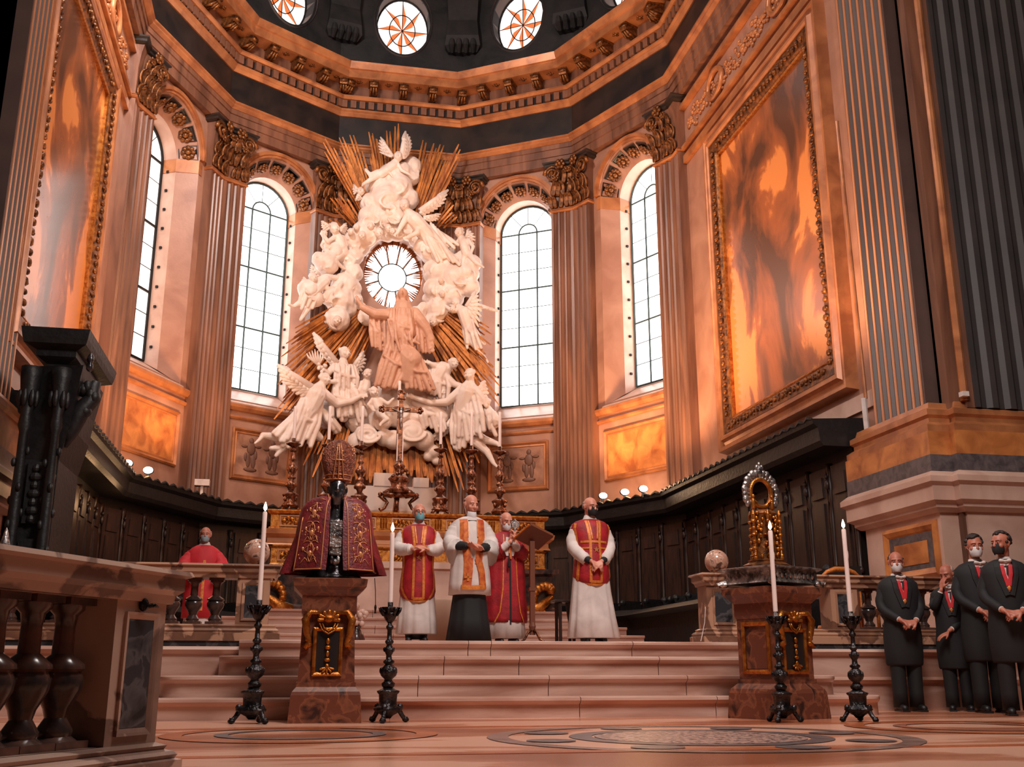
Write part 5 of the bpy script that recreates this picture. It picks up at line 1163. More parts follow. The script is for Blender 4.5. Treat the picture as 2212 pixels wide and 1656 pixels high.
# bust in cape and mitre on its pedestal
BX, BY = -1.99, 10.2
def block(b, cx, cy, prof, T=None):
    b.loft([[(cx+sx*w, cy+sy*d, z) for sx, sy in ((-1, -1), (1, -1), (1, 1), (-1, 1))] for w, d, z in prof], T=T)
def carve(par, x, y, z, w, h, T=None):
    # gilded shell, swags and side scrolls on a pedestal front
    b = MB()
    for k in range(7): a = PI*k/6; b.cap((x, y, z), .014, (x+.09*math.cos(a), y-.015, z+.075*math.sin(a)), .02, 7)
    b.sphere((x, y-.02, z+.01), (.05, .03, .035), 10, 6)
    for s in (-1, 1):
        b.tube([(x+s*.07, y, z+.06), (x+s*w*.8, y-.01, z+.07), (x+s*w, y-.02, z), (x+s*w*.92, y-.02, z-.12), (x+s*w*.8, y-.02, z-.2), (x+s*w*1.0, y-.02, z-.25)], [.02, .03, .04, .03, .022, .03], 8)
        for k in range(5): b.sphere((x+s*w*(.98-.04*k), y-.02, z-.02-.05*k), (.03, .025, .03), 7, 5)
    for q in (.06, .085): b.tube([(x-q, y-.01, z-.03), (x-q*.7, y-.015, z-.03-q*.7), (x, y-.02, z-.04-q), (x+q*.7, y-.015, z-.03-q*.7), (x+q, y-.01, z-.03)], .009, 6)
    bb = b; obj('gilded_swag', bb if T is None else bb, M['gold'], par, smooth='all', local=T is not None)
    b = MB()
    for k, (rx, rz) in enumerate(((.02, .03), (.028, .02), (.016, .03), (.03, .018), (.02, .025))): b.sphere((x, y-.005, z-.19-.055*k), (rx, .015, rz), 8, 6)
    for k in range(5): a = math.radians(200+35*k); b.cap((x, y, z-.42), .01, (x+.06*math.cos(a), y-.01, z-.42+.055*math.sin(a)*.8), .012, 6)
    obj('gilded_drop', b, M['gold'], par, smooth='all', local=T is not None)
pd = empty('bust_pedestal', (BX, BY, 0), label='tall red-brown stone pedestal with gilded swags under the bust', cat='pedestal')
b = MB(); block(b, 0, 0, [(.325, .29, 0), (.325, .29, .02), (.31, .28, .24), (.30, .27, .27), (.265, .235, .31), (.265, .235, .35)]); obj('plinth', b, M['plinthwood'], pd, local=True)
b = MB(); block(b, 0, 0, [(.255, .22, .35), (.235, .205, .95)]); obj('shaft', b, M['plinthwood'], pd, local=True)
b = MB(); block(b, 0, 0, [(.24, .21, .95), (.25, .22, .98), (.25, .22, 1.12), (.3, .26, 1.17), (.33, .29, 1.2), (.34, .3, 1.27), (.3, .26, 1.28)]); obj('capital', b, M['plinthwood'], pd, local=True)
TT = Matrix(((1, 0, 0, 0), (0, 0, -1, -.225), (0, 1, 0, 0), (0, 0, 0, 1)))
for sx, dy in ((0, 0),):
    b = MB(); b.sweep([(-.12, .42), (.12, .42), (.12, .82), (-.12, .82)], [(.015, -.02), (.015, .012), (.0, .02), (-.018, .01), (-.02, -.02)], closed=True, T=TT); obj('gilt_panel_frame', b, M['gold'], pd, local=True)
    b = MB(); b.box(-.1, .1, .44, .8, -.01, .004, TT); obj('panel', b, M['frieze'], pd, local=True)
carve(pd, 0, -.235, .9, .21, .4, T=True)
bust = empty('saint_bust', (BX+.03, BY, 1.285), label='dark silver bust of a bearded saint wearing a crimson cape and mitre', cat='bust')
ZB = atY(705, 1035, BY).z-1.285   # brow line
b = MB(); hz = ZB-.09
b.sphere((0, -.02, hz), (.085, .1, .12), 16, 12); b.sphere((0, -.075, hz-.085), (.055, .05, .06), 12, 8); b.cap((0, -.11, hz+.02), .014, (0, -.125, hz-.03), .02, 8)
for s in (-1, 1): b.sphere((s*.035, -.09, hz-.035), (.03, .025, .028), 8, 6); b.cap((s*.015, -.105, hz+.032), .012, (s*.05, -.09, hz+.03), .01, 7); b.sphere((s*.085, -.0, hz-.01), (.018, .03, .04), 8, 6)
for k in range(9): b.cap((-.045+.011*k, -.1, hz-.06), .012, (-.03+.0075*k, -.085, hz-.16), .012, 6)
b.sphere((0, -.118, hz-.062), (.028, .01, .008), 8, 5)
b.cap((0, .01, hz-.1), .06, (0, .01, hz-.3), .085, 12); b.sphere((0, .02, hz-.46), (.2, .13, .22), 16, 12); b.lathe([(.26, .0), (.27, .02), (.24, .04), (.2, .12), (.18, .2)], 20, (0, .01, 0), sy=.65)
organic('silver_head_and_chest', b, M['dsilver'], bust, .009, 2, local=True)
b = MB(); b.bbox(-.055, .055, -.2, -.1, hz-.66, hz-.33, .008); obj('breast_plaque', b, M['silver'], bust, local=True)
b = MB(); b.sphere((0, -.19, hz-.38), (.035, .012, .03), 10, 6)
for k in range(8): b.sphere((-.035+.01*k, -.203, hz-.47+.012*math.sin(k*2)), (.007, .005, .02), 6, 5)
b.tube([(-.05, -.2, hz-.58), (.05, -.2, hz-.58)], .01, 6); b.sphere((0, -.19, hz-.72), (.03, .03, .03), 8, 6); b.sphere((-.03, -.19, hz-.7), (.02, .02, .04), 8, 6); b.sphere((.03, -.19, hz-.7), (.02, .02, .04), 8, 6); obj('plaque_relief', b, M['silver'], bust, local=True, smooth='all')
# mitre
mz = ZB-.03; mt = empty('mitre', (BX+.03, BY-.01, 1.285+mz), label='tall rounded mitre crusted with gold and jewels on the saint bust', cat='mitre')
b = MB(); b.lathe([(.105, 0), (.125, .015), (.125, .06), (.145, .1), (.168, .2), (.165, .27), (.14, .34), (.10, .39), (.05, .42), (.01, .43)], 28, sy=.78); obj('shell', b, mat('jewelled_mitre_cloth', rgb(176, 100, 76), .35, .4, col2=rgb(110, 62, 48), scale=26, bump=.8, bscale=70), mt, local=True, smooth='all')
b = MB()
for k in range(150):
    a = rr.uniform(-PI, 0); z = rr.uniform(.01, .38); r = .168*math.sin(min(PI/2, (z+.12)*3.6)) if z < .27 else .165*math.sqrt(max(0, 1-((z-.25)/.18)**2)); s_ = rr.uniform(.004, .009); b.sphere((r*math.cos(a), .78*r*math.sin(a), z), s_, 6, 4)
obj('jewels', b, M['thread'], mt, local=True, kind='stuff')
b = MB()
def mr_(z): return .125+.043*min(1, z/.2) if z < .2 else .168*math.sqrt(max(0.02, 1-((z-.2)/.235)**2))
for s in (-1, 0, 1): b.tube([(s*.05*(1-k/14), -.78*math.sqrt(max(.0001, mr_(.02+.035*k)**2-(s*.05*(1-k/14))**2))-.004, .02+.035*k) for k in range(11)], .006, 6)
b.tube([(.09*math.cos(-PI*k/12)*1.3, -.78*mr_(.2)*abs(math.sin(-PI*k/12))-.004, .2) for k in range(1, 12)], .007, 6)
for z in (.02, .065): b.tube([(.128*math.cos(-PI*k/16), .78*.128*math.sin(-PI*k/16), z) for k in range(17)], .006, 6)
obj('gold_bands', b, M['thread'], mt, local=True, smooth='all')
# cape with standing collar, embroidered
cpz = hz-.02
ce = empty('cape', (BX+.03, BY, 1.285), label='crimson cape with gold embroidery draped over the saint bust', cat='cape')
def cape_ring(z, rx, ry, gap, fold, n=44, cy=.02, ph=0):
    pts = []
    for k in range(n+1):
        a = -PI/2+gap+(2*PI-2*gap)*k/n; f = 1+fold*math.sin(a*9+ph)*(.4+.6*abs(math.sin(a/2)))
        pts.append((rx*f*math.cos(a), cy+ry*f*math.sin(a), z))
    return pts
b = MB(); CR = [(hz-.08, .16, .11, .38, 0), (hz-.10, .23, .13, .28, .0), (hz-.14, .29, .155, .22, .01), (hz-.21, .335, .175, .19, .015), (hz-.34, .36, .2, .17, .02), (hz-.5, .375, .22, .17, .03), (hz-.66, .39, .24, .18, .04), (hz-.8, .405, .26, .2, .05)]
outer = [cape_ring(z, rx, ry, g, f) for z, rx, ry, g, f in CR]; inner = [cape_ring(z, rx-.012, ry-.012, g, f) for z, rx, ry, g, f in CR]
rings = [o_+list(reversed(i_)) for o_, i_ in zip(outer, inner)]; b.loft(rings); obj('front_cape', b, M['cape'], ce, local=True, smooth=True)
b = MB(); CW = [(hz-.2, .3, .14, .9, .0), (hz-.4, .36, .17, .95, .03), (hz-.62, .43, .19, .95, .05), (hz-.82, .5, .21, .98, .06)]
outer = [cape_ring(z, rx, ry, g, f, cy=.06, ph=1) for z, rx, ry, g, f in CW]; inner = [cape_ring(z, rx-.012, ry-.012, g, f, cy=.06, ph=1) for z, rx, ry, g, f in CW]
b.loft([o_+list(reversed(i_)) for o_, i_ in zip(outer, inner)]); obj('outer_cape', b, M['red'] if False else M['cape'], ce, local=True, smooth=True)
def cape_pt(u, v):   # u = angle from the front (left negative), v = 0 top .. 1 hem
    z = CR[1][0]+(CR[-1][0]-CR[1][0])*v
    for i in range(len(CR)-1):
        if CR[i][0] >= z >= CR[i+1][0]-1e-6:
            q = (CR[i][0]-z)/(CR[i][0]-CR[i+1][0]); rx = CR[i][1]*(1-q)+CR[i+1][1]*q; ry = CR[i][2]*(1-q)+CR[i+1][2]*q; fo = CR[i][4]*(1-q)+CR[i+1][4]*q; break
    a = -PI/2+u; f = 1+fo*math.sin(a*9)*(.4+.6*abs(math.sin(a/2))); return Vector(((rx*f+.003)*math.cos(a), .02+(ry*f+.003)*math.sin(a), z))
for s in (-1, 1):
    b = MB()
    for v0, v1, u in ((.0, 1, .29), (.28, 1, 1.05)): b.tube([cape_pt(s*(u+.02*v), v0+(v1-v0)*v) for v in [k/12 for k in range(13)]], .006, 6)
    b.tube([cape_pt(s*(.29+.76*k/10), .985) for k in range(11)], .006, 6)
    for cyv, sc in ((.22, .8), (.5, 1.0), (.78, 1.1)):      # symmetric scroll motifs
        for m in (-1, 1):
            b.tube([cape_pt(s*(.66+m*sc*(.22*math.sin(k*.5)*(k/9))), cyv+.13*sc*math.cos(k*.42)-.03) for k in range(10)], .004, 5)
            b.tube([cape_pt(s*(.66+m*sc*(.05+.17*k/6)), cyv+.10*sc-.05*math.sin(k*.6)) for k in range(7)], .0035, 5)
            p = cape_pt(s*(.66+m*sc*.2), cyv-.06*sc); b.sphere(p, (.012, .006, .02), 7, 5)
        [b.sphere(cape_pt(s*(.36+.62*rr.random()), cyv+.14*(rr.random()-.5)), (.006, .004, .009), 6, 4) for q_ in range(9)]; b.tube([cape_pt(s*(.66+.2*math.sin(k*.7)), cyv-.12+.028*k) for k in range(9)], .003, 5); p = cape_pt(s*.66, cyv); b.sphere(p, (.022, .008, .03), 8, 6); p = cape_pt(s*.66, cyv-.12); b.sphere(p, (.01, .006, .02), 7, 5)
    obj('gold_embroidery', b, M['thread'], ce, local=True, smooth='all')
for s in (-1, 1):
    b = MB(); b.loft([[(s*x, y, z) for x, y, z in ring] for ring in ([(.075, -.1, hz-.3), (.085, -.115, hz-.3), (.2, -.13, hz-.3), (.2, -.1, hz-.3)], [(.06, -.09, hz-.2), (.07, -.115, hz-.19), (.22, -.09, hz-.2), (.21, -.07, hz-.2)], [(.08, -.07, hz-.09), (.09, -.09, hz-.08), (.18, -.05, hz-.1), (.17, -.03, hz-.1)])]); obj('collar_lapel', b, M['cape'], ce, local=True, smooth=True)
    b = MB(); b.tube([(s*.075, -.125, hz-.32), (s*.062, -.122, hz-.2), (s*.085, -.095, hz-.075)], .006, 6)
    for k in range(4): b.tube([(s*.1, -.122, hz-.27+.045*k), (s*(.14), -.123, hz-.25+.045*k), (s*.17, -.112, hz-.27+.05*k)], .004, 5)
    obj('gold_embroidery', b, M['thread'], ce, local=True, smooth='all')
b = MB(); b.tube([(.39, .0, .02), (.4, -.02, -.1), (.405, -.02, -.23)], .004, 5); b.lathe([(.006, 0), (.012, -.02), (.008, -.06), (.012, -.08)], 8, (.405, -.02, -.23)); obj('cord_tassel', b, M['ebony'], ce, local=True)
b = MB()

# right pedestal, turned, with silver stand and golden reliquary
RXX, RYY, RA = 2.42, 10.05, -.42
pd2 = empty('reliquary_pedestal', (RXX, RYY, 0), -RA*0+.42*-1*-1, label='turned red-brown pedestal with gilded frames under the golden reliquary', cat='pedestal')
b = MB(); block(b, 0, 0, [(.36, .34, 0), (.36, .34, .02), (.345, .325, .24), (.33, .31, .28), (.28, .26, .33), (.28, .26, .37)]); obj('plinth', b, M['plinthwood'], pd2, local=True)
b = MB(); block(b, 0, 0, [(.265, .245, .37), (.265, .245, .95)]); obj('shaft', b, M['plinthwood'], pd2, local=True)
b = MB(); block(b, 0, 0, [(.27, .25, .95), (.28, .26, .98), (.28, .26, 1.1), (.33, .31, 1.16), (.36, .34, 1.19), (.36, .34, 1.25), (.32, .3, 1.26)]); obj('capital', b, M['plinthwood'], pd2, local=True)
for ax in (0, 1):
    if ax == 0: TT = Matrix(((1, 0, 0, 0), (0, 0, -1, -.248), (0, 1, 0, 0), (0, 0, 0, 1)))
    else: TT = Matrix(((0, 0, -1, -.268), (-1, 0, 0, 0), (0, 1, 0, 0), (0, 0, 0, 1)))
    b = MB(); b.sweep([(-.16, .44), (.16, .44), (.16, .9 if ax else .84), (-.16, .9 if ax else .84)], [(.02, -.02), (.02, .012), (.0, .022), (-.022, .01), (-.025, -.02)], closed=True, T=TT); obj('gilt_panel_frame', b, M['gold'], pd2, local=True)
    b = MB(); b.box(-.13, .13, .47, .82, -.01, .004, TT); obj('panel', b, M['frieze'] if ax == 0 else M['plinthwood'], pd2, local=True)
carve(pd2, 0, -.262, .93, .235, .4, T=True)
ss = empty('silver_stand', (RXX+.0, RYY, 1.262), .42, label='wide stepped silver stand below the golden reliquary', cat='stand')
b = MB(); block(b, 0, 0, [(.33, .3, 0.02), (.36, .33, .03), (.34, .31, .06), (.34, .31, .15), (.38, .35, .17), (.38, .35, .185), (.3, .27, .2)])
for sx in (-1, 1):
    for sy2 in (-1, 1): b.sphere((sx*.34, sy2*.31, .03), (.045, .045, .03), 8, 6); b.tube([(sx*.33, sy2*.3, .05), (sx*.4, sy2*.35, .03), (sx*.38, sy2*.34, .0)], [.03, .025, .012], 7)
for k in range(9): b.sphere((-.26+.065*k, -.315, .1), (.022, .012, .028), 7, 5)
b.box(-.32, -.12, -.325, -.3, .12, .135); obj('stand', b, M['silver'], ss, local=True, smooth=True)
rl = empty('golden_reliquary', (RXX-.02, RYY, 1.462), .2, label='golden tower reliquary crowned by a leafy ring on the silver stand', cat='reliquary')
z1 = atY(1665, 1066, RYY).z-1.462-.17; z2 = atY(1665, 1002, RYY).z-1.462; zcr = atY(1665, 1066, RYY).z-1.462
b = MB(); b.lathe([(.26, 0), (.27, .02), (.23, .035), (.2, .05), (.21, .07), (.17, .08)], 8, sy=.8, ph=PI/8); b.lathe([(.13, .07), (.125, z1*.5), (.12, z1*.9), (.14, z1*.93), (.12, z1*.97), (.06, z1)], 12, sy=.7); obj('tower_core', b, M['gilt'], rl, local=True, smooth=True)
b = MB(); bn = 0
for k in range(6):
    a = k*PI/3+.25; x, y = .165*math.cos(a), .12*math.sin(a)
    b.lathe([(.02, .07), (.024, .1), (.013, .12), (.015, z1*.45), (.012, z1*.8), (.024, z1*.86), (.01, z1*.98)], 8, (x, y, 0))
    for j in range(7): b.sphere((x*1.02, y*1.02, .12+(z1-.18)*j/6), (.022+.008*(j % 2), .022, .02), 7, 5)
for k in range(130):
    a = rr.uniform(0, 2*PI); z = rr.uniform(.1, z1*.95); b.sphere((.135*math.cos(a), .1*math.sin(a), z), (rr.uniform(.012, .026), .02, rr.uniform(.012, .03)), 6, 5)
obj('tower_ornament', b, M['gold'], rl, local=True, smooth='all')
zc = zcr
b = MB(); ring_pts = [(-.03+.128*math.cos(a*PI/14), 0, zc+.145*math.sin(a*PI/14)) for a in range(28)]; b.tube(ring_pts, .024, 8, closed=True); obj('ring', b, M['gold'], rl, local=True, smooth='all')
b = MB()
for k in range(19):
    a = -.55+k*(PI+1.1)/18; rx, rz = .195, .215; x, z = -.03+rx*math.cos(a), zc+rz*math.sin(a); s_ = 1+.25*(k % 2)
    b.sphere((x, 0, z), (.034*s_, .024, .038*s_), 8, 6); b.cap((-.03+.14*math.cos(a), 0, zc+.16*math.sin(a)), .016, (x*1.02, 0, z), .014, 6)
b.sphere((-.03, 0, zc+.24), (.04, .025, .055), 8, 6); b.sphere((-.06, 0, zc+.27), (.018, .018, .03), 7, 5); b.sphere((.0, 0, zc+.27), (.018, .018, .03), 7, 5); b.sphere((-.03, 0, zc+.3), (.016, .014, .03), 7, 5)
obj('leafy_crest', b, M['silver'], rl, local=True, smooth='all')
for s in (-1, 1):
    b = MB(); x = -.03+s*.115; b.cap((x, -.02, zc-.15), .026, (x, -.02, zc-.08), .022, 8); b.sphere((x, -.025, zc-.04), (.018, .018, .022), 8, 6); b.cap((x-s*.015, -.03, zc-.085), .009, (x-s*.045, -.03, zc-.1), .007, 6); b.sphere((x+s*.03, .0, zc-.07), (.03, .012, .035), 8, 6)
    obj('small_angel', b, M['gold'], rl, local=True, smooth='all')

# ================================================================ PEOPLE
def hand_prims(b, wrist, d, palm_n, side, curl=.5, sc=1.0, spread=.1):
    """palm, four unequal bent fingers and a thumb leaving the side of the palm"""
    wrist = Vector(wrist); d = Vector(d).normalized(); n = Vector(palm_n); n = (n-d*n.dot(d)).normalized(); s = d.cross(n)*side
    for k in range(4): o = (k-1.5)*.019*sc; b.cap(wrist+d*.012*sc+s*o*.7, .013*sc, wrist+d*.075*sc+s*o, .0125*sc, 7)
    L = (.066, .076, .071, .054)
    for k in range(4):
        o = (1.5-k)*.0205*sc; p = wrist+d*.082*sc+s*o; dd = (d+s*spread*(1.5-k)*.5).normalized(); r = .0098*sc
        for j, f in enumerate((.45, .32, .25)):
            a = curl*(.55, 1.25, 1.75)[j]; q = (dd*math.cos(a)+n*math.sin(a)); e = p+q*L[k]*f*sc*1.1; b.cap(p, r*(1-.1*j), e, r*(.92-.12*j), 7); p = e
    t0 = wrist+d*.022*sc+s*.03*sc; t1 = t0+(d*.7+s*.75+n*.3).normalized()*.036*sc; t2 = t1+(d*.9+s*.15+n*.55).normalized()*.034*sc; b.cap(t0, .0135*sc, t1, .0115*sc, 7); b.cap(t1, .0115*sc, t2, .0095*sc, 7)
def face_axes(yaw, pitch):
    f = Vector((math.sin(yaw)*math.cos(pitch), -math.cos(yaw)*math.cos(pitch), -math.sin(pitch))); s = Vector((math.cos(yaw), math.sin(yaw), 0)); return f, s, s.cross(f)*-1
def person(loc, rz, H, label, skin='skin', head_yaw=0., head_pitch=.1, arms=None, hands=None, hair=None, mask=None, glasses=False, feet='ebony', parts=None, lean=(0, 0), group=None, sit=False):
    s = H/1.72; t = empty('person', loc, rz, label=label, cat='person', group=group)
    def V(x, y, z): return Vector((x*s, y*s, z*s))
    f, sd, up = face_axes(head_yaw, head_pitch)
    if up.z < 0: up = -up
    hc = V(lean[0], -.012+lean[1], 1.605)+f*.012
    def hp(a, u, w): return hc+sd*a*s+up*w*s+f*u*s   # right, forward, up in head frame
    b = MB(); R3 = Matrix((sd, -f, up)).transposed()
    b.sphere(hp(0, -.012, .022), (.076*s, .096*s, .092*s), 20, 14, R=R3); b.sphere(hp(0, .012, -.03), (.063*s, .078*s, .085*s), 16, 12, R=R3); b.sphere(hp(0, .05, -.085), (.032*s, .03*s, .026*s), 12, 8, R=R3)
    b.cap(hp(0, .088, .012), .009*s, hp(0, .106, -.026), .0145*s, 8)
    for q in (-1, 1):
        b.sphere(hp(q*.014, .094, -.03), .0095*s, 8, 6); b.cap(hp(q*.012, .084, .028), .0085*s, hp(q*.048, .07, .026), .008*s, 8); b.sphere(hp(q*.042, .062, -.028), (.024*s, .022*s, .024*s), 10, 8)
        b.sphere(hp(q*.078, -.01, -.008), (.009*s, .02*s, .031*s), 10, 8, R=R3); b.sphere(hp(q*.082, -.018, .004), (.01*s, .012*s, .016*s), 8, 6, R=R3)
        b.sphere(hp(q*.029, .078, .004), (.0145*s, .011*s, .0105*s), 10, 8, R=R3)
    b.cap(hp(-.02, .083, -.06), .0075*s, hp(.02, .083, -.06), .0075*s, 8); b.cap(hp(-.016, .08, -.071), .008*s, hp(.016, .08, -.071), .008*s, 8)
    b.cap(hp(0, -.03, -.06), .05*s, V(lean[0]*.6, .012, 1.42), .054*s, 14)
    b.cap(V(-.05, .01, 1.405), .04*s, V(-.165, .01, 1.345), .045*s, 12); b.cap(V(.05, .01, 1.405), .04*s, V(.165, .01, 1.345), .045*s, 12); b.sphere(V(0, .0, 1.23), (.155*s, .1*s, .17*s), 18, 12); b.sphere(V(0, -.01, 1.08), (.15*s, .11*s, .17*s), 16, 12); b.sphere(V(0, .0, .93), (.165*s, .112*s, .12*s), 16, 12)
    for q in (-1, 1):
        b.cap(V(q*.085, 0, .9), .08*s, V(q*.085, -.012, .5), .054*s, 12); b.cap(V(q*.085, -.012, .5), .054*s, V(q*.088, .012, .09), .036*s, 12); b.cap(V(q*.088, .02, .05), .035*s, V(q*.1, -.12, .035), .03*s, 8)
    AR = arms or [((-.2, .01, 1.38), (-.25, .03, 1.12), (-.06, -.2, 1.02)), ((.2, .01, 1.38), (.25, .03, 1.12), (.06, -.2, 1.02))]
    for sh, el, wr in AR: sh = (sh[0]*.88, sh[1], sh[2]-.045); mid_ = Vector(el).lerp((Vector(sh)+Vector(wr))/2, .18); b.cap(V(*sh), .042*s, V(*mid_), .032*s, 12); b.cap(V(*mid_), .032*s, V(*wr), .025*s, 12)
    for h in (hands or []):
        hand_prims(b, V(*h[0]), Vector(h[1]), Vector(h[2]), h[3], h[4], s*1.04)
    organic('body', b, M[skin], t, .0078, 2, local=True)
    e = MB()
    for q in (-1, 1): e.sphere(hp(q*.029, .0875, .004), (.0075*s, .005*s, .0045*s), 8, 6, R=R3); e.cap(hp(q*.014, .093, .024), .0022*s, hp(q*.044, .082, .025), .002*s, 5)
    obj('eyes', e, M['dark'], t, local=True)
    if hair:
        hb = MB(); m, style = hair
        if style == 'full':
            for k in range(90):
                a = rr.uniform(0, 2*PI); el = rr.uniform(-.25, 1.5); x, y, z = math.cos(el)*math.cos(a), math.cos(el)*math.sin(a), math.sin(el)
                if y > .35 and z < .62: continue
                hb.sphere(hp(x*.077, -.012+y*.095, .024+z*.094), (.02*s, .02*s, .016*s), 7, 5)
        else:      # a rim of hair round the sides and the back of a bald head
            for k in range(70):
                a = rr.uniform(.35, PI-.35) if rr.random() < .7 else rr.choice((.25, PI-.25))+rr.uniform(-.3, .1); el = rr.uniform(-.45, .35 if style == 'rim' else .75)
                hb.sphere(hp(math.cos(a)*math.cos(el)*.076, -.012-math.sin(a)*math.cos(el)*.094, .018+math.sin(el)*.09), (.016*s, .018*s, .014*s), 7, 5)
        organic('hair', hb, M[m], t, .008, 1, local=True)
    if mask:
        mm, drop = mask; q = MB(); rings = []
        for i in range(8):
            w = -.112+.1*i/7; row = []
            for j in range(15):
                a = (j-7)/7*1.22; bul = .018*(1-((i-3.5)/4.2)**2)*math.cos(a*.8); rx, ry = .070-.012*abs((i-4)/4)-.008*(i < 2), .088+bul
                row.append(hp(rx*math.sin(a), .002+ry*math.cos(a)*1.0+.004, w-drop+.004*math.cos(a)))
            rings.append(row)
        inner = [[p-(p-hc).normalized()*.004 for p in row] for row in rings]
        q.loft([r+list(reversed(i2)) for r, i2 in zip(rings, inner)]); 
        for sgn in (-1, 1): q.tube([hp(sgn*.066, .035, -.04-drop), hp(sgn*.079, .0, -.012-drop*.5), hp(sgn*.084, -.02, .012-drop*.3)], .0018, 4)
        obj('face_mask', q, M[mm], t, local=True, smooth='all')
    if glasses:
        g = MB()
        for sgn in (-1, 1):
            g.tube([hp(sgn*.031+.021*math.cos(k*PI/6), .103, .002+.016*math.sin(k*PI/6)) for k in range(12)], .0018, 5, closed=True); g.tube([hp(sgn*.052, .1, .006), hp(sgn*.084, .0, .006)], .0018, 4)
        g.tube([hp(-.01, .105, .006), hp(.01, .105, .006)], .0018, 4); obj('glasses', g, M['dark'], t, local=True)
    sh = MB()
    for q in (-1, 1): sh.cap(V(q*.09, .045, .045), .042*s, V(q*.102, -.15, .036), .036*s, 10); sh.box(q*.096*s-.04*s, q*.096*s+.04*s, -.18*s, .08*s, 0, .02*s)
    obj('shoe', sh, M[feet], t, local=True, smooth=True)
    return t, s, V
def ring(V, z, rx, ry, cx=0, cy=0, folds=0., nf=11, ph=0., n=64, p=1.0):
    out = []
    for k in range(n):
        a = 2*PI*k/n; c, q = math.cos(a), math.sin(a); f = 1+folds*(.6*math.sin(nf*a+ph)+.4*math.sin((nf*1.7//1)*a+ph*2))
        out.append(V(cx+rx*f*math.copysign(abs(c)**p, c), cy+ry*f*math.copysign(abs(q)**p, q), z))
    return out
def robe(t, V, name, m, rings, smooth='all', **k):
    b = MB(); b.loft([ring(V, *r) if isinstance(r, tuple) else ring(V, **r) for r in rings]); return obj(name, b, M[m], t, local=True, smooth=smooth)
def sleeve(t, V, m, pts, rs, cuff=None, wr=.035, name='sleeve', cm=None, hang=0.):
    b = MB(); P = [(Vector(p), r) for p, r in zip(pts, rs)]
    for it in range(3):        # round the elbow
        Q = [P[0]]
        for i in range(len(P)-1): (p, r), (q, w) = P[i], P[i+1]; Q += [(p.lerp(q, .25), r*.75+w*.25), (p.lerp(q, .75), r*.25+w*.75)]
        Q.append(P[-1]); P = Q
    n = 22; N = len(P); rings = []; sc_ = V(0, 0, 1).z; up = None
    for i in range(N):
        d = (P[min(i+1, N-1)][0]-P[max(i-1, 0)][0]).normalized()
        if up is None: up = Vector((0, 1, 0)) if abs(d.y) < .8 else Vector((0, 0, 1))
        up = (up-d*up.dot(d)).normalized(); c = d.cross(up); R = P[i][1]*sc_*(1+wr*math.sin(i*1.7)); p0 = V(*P[i][0])
        ring_ = []
        for j in range(n):
            q = (up*math.cos(2*PI*j/n)+c*math.sin(2*PI*j/n))*R*(1+.05*math.sin(3*j+i*.8)); q.z -= hang*(i/N)*max(0, -q.z/R)*R*.8; ring_.append(p0+q)
        rings.append(ring_)
    b.loft(rings); o = obj(name, b, M[m], t, local=True, smooth='all')
    if cuff:
        e = V(*P[-1][0]); d = (P[-1][0]-P[-2][0]).normalized(); cb = MB(); cb.tube([e-d*.015, e+d*.012], [P[-1][1]*sc_*.8, P[-1][1]*sc_*.75], 16); obj('cuff', cb, M[cuff], t, local=True, smooth='all')
    return o
class Shell:      # body-hugging front surface on which bands lie
    def __init__(s, rows): s.rows = rows       # (z, rx, ry, cy) descending z
    def at(s, z):
        R = s.rows
        for i in range(len(R)-1):
            if R[i][0] >= z >= R[i+1][0]: q = (R[i][0]-z)/(R[i][0]-R[i+1][0]); return [R[i][k]*(1-q)+R[i+1][k]*q for k in (1, 2, 3)]
        return list(R[-1][1:]) if z < R[-1][0] else list(R[0][1:])
    def y(s, x, z, off=.006):
        rx, ry, cy = s.at(z); u = max(-1, min(1, x/rx)); return cy-ry*math.sqrt(max(0, 1-u*u))-off
    def band(s, t, V, pts, w, m, name='gold_band', thick=.006):
        b = MB(); P = []
        for i in range(len(pts)-1):
            n = 10
            for k in range(n+(1 if i == len(pts)-2 else 0)): u = k/n; P.append((pts[i][0]*(1-u)+pts[i+1][0]*u, pts[i][1]*(1-u)+pts[i+1][1]*u))
        rings = []
        for i, (x, z) in enumerate(P):
            dx = P[min(i+1, len(P)-1)][0]-P[max(i-1, 0)][0]; dz = P[min(i+1, len(P)-1)][1]-P[max(i-1, 0)][1]; L = math.hypot(dx, dz) or 1; nx, nz = -dz/L*w/2, dx/L*w/2
            a, c = (x+nx, z+nz), (x-nx, z-nz); rings.append([V(a[0], s.y(a[0], a[1], thick), a[1]), V(x, s.y(x, z, thick+.001), z), V(c[0], s.y(c[0], c[1], thick), c[1]), V(c[0], s.y(c[0], c[1], -.004), c[1]), V(a[0], s.y(a[0], a[1], -.004), a[1])])
        b.loft(rings); return obj(name, b, M[m], t, local=True)
FIDDLE = Shell([(1.45, .11, .085, .0), (1.42, .18, .115, .0), (1.375, .232, .14, .0), (1.32, .248, .16, .0), (1.22, .225, .175, -.01), (1.08, .2, .185, -.015), (.95, .195, .195, -.02), (.8, .215, .205, -.02), (.66, .225, .21, -.02), (.58, .205, .205, -.02), (.53, .15, .19, -.02)])
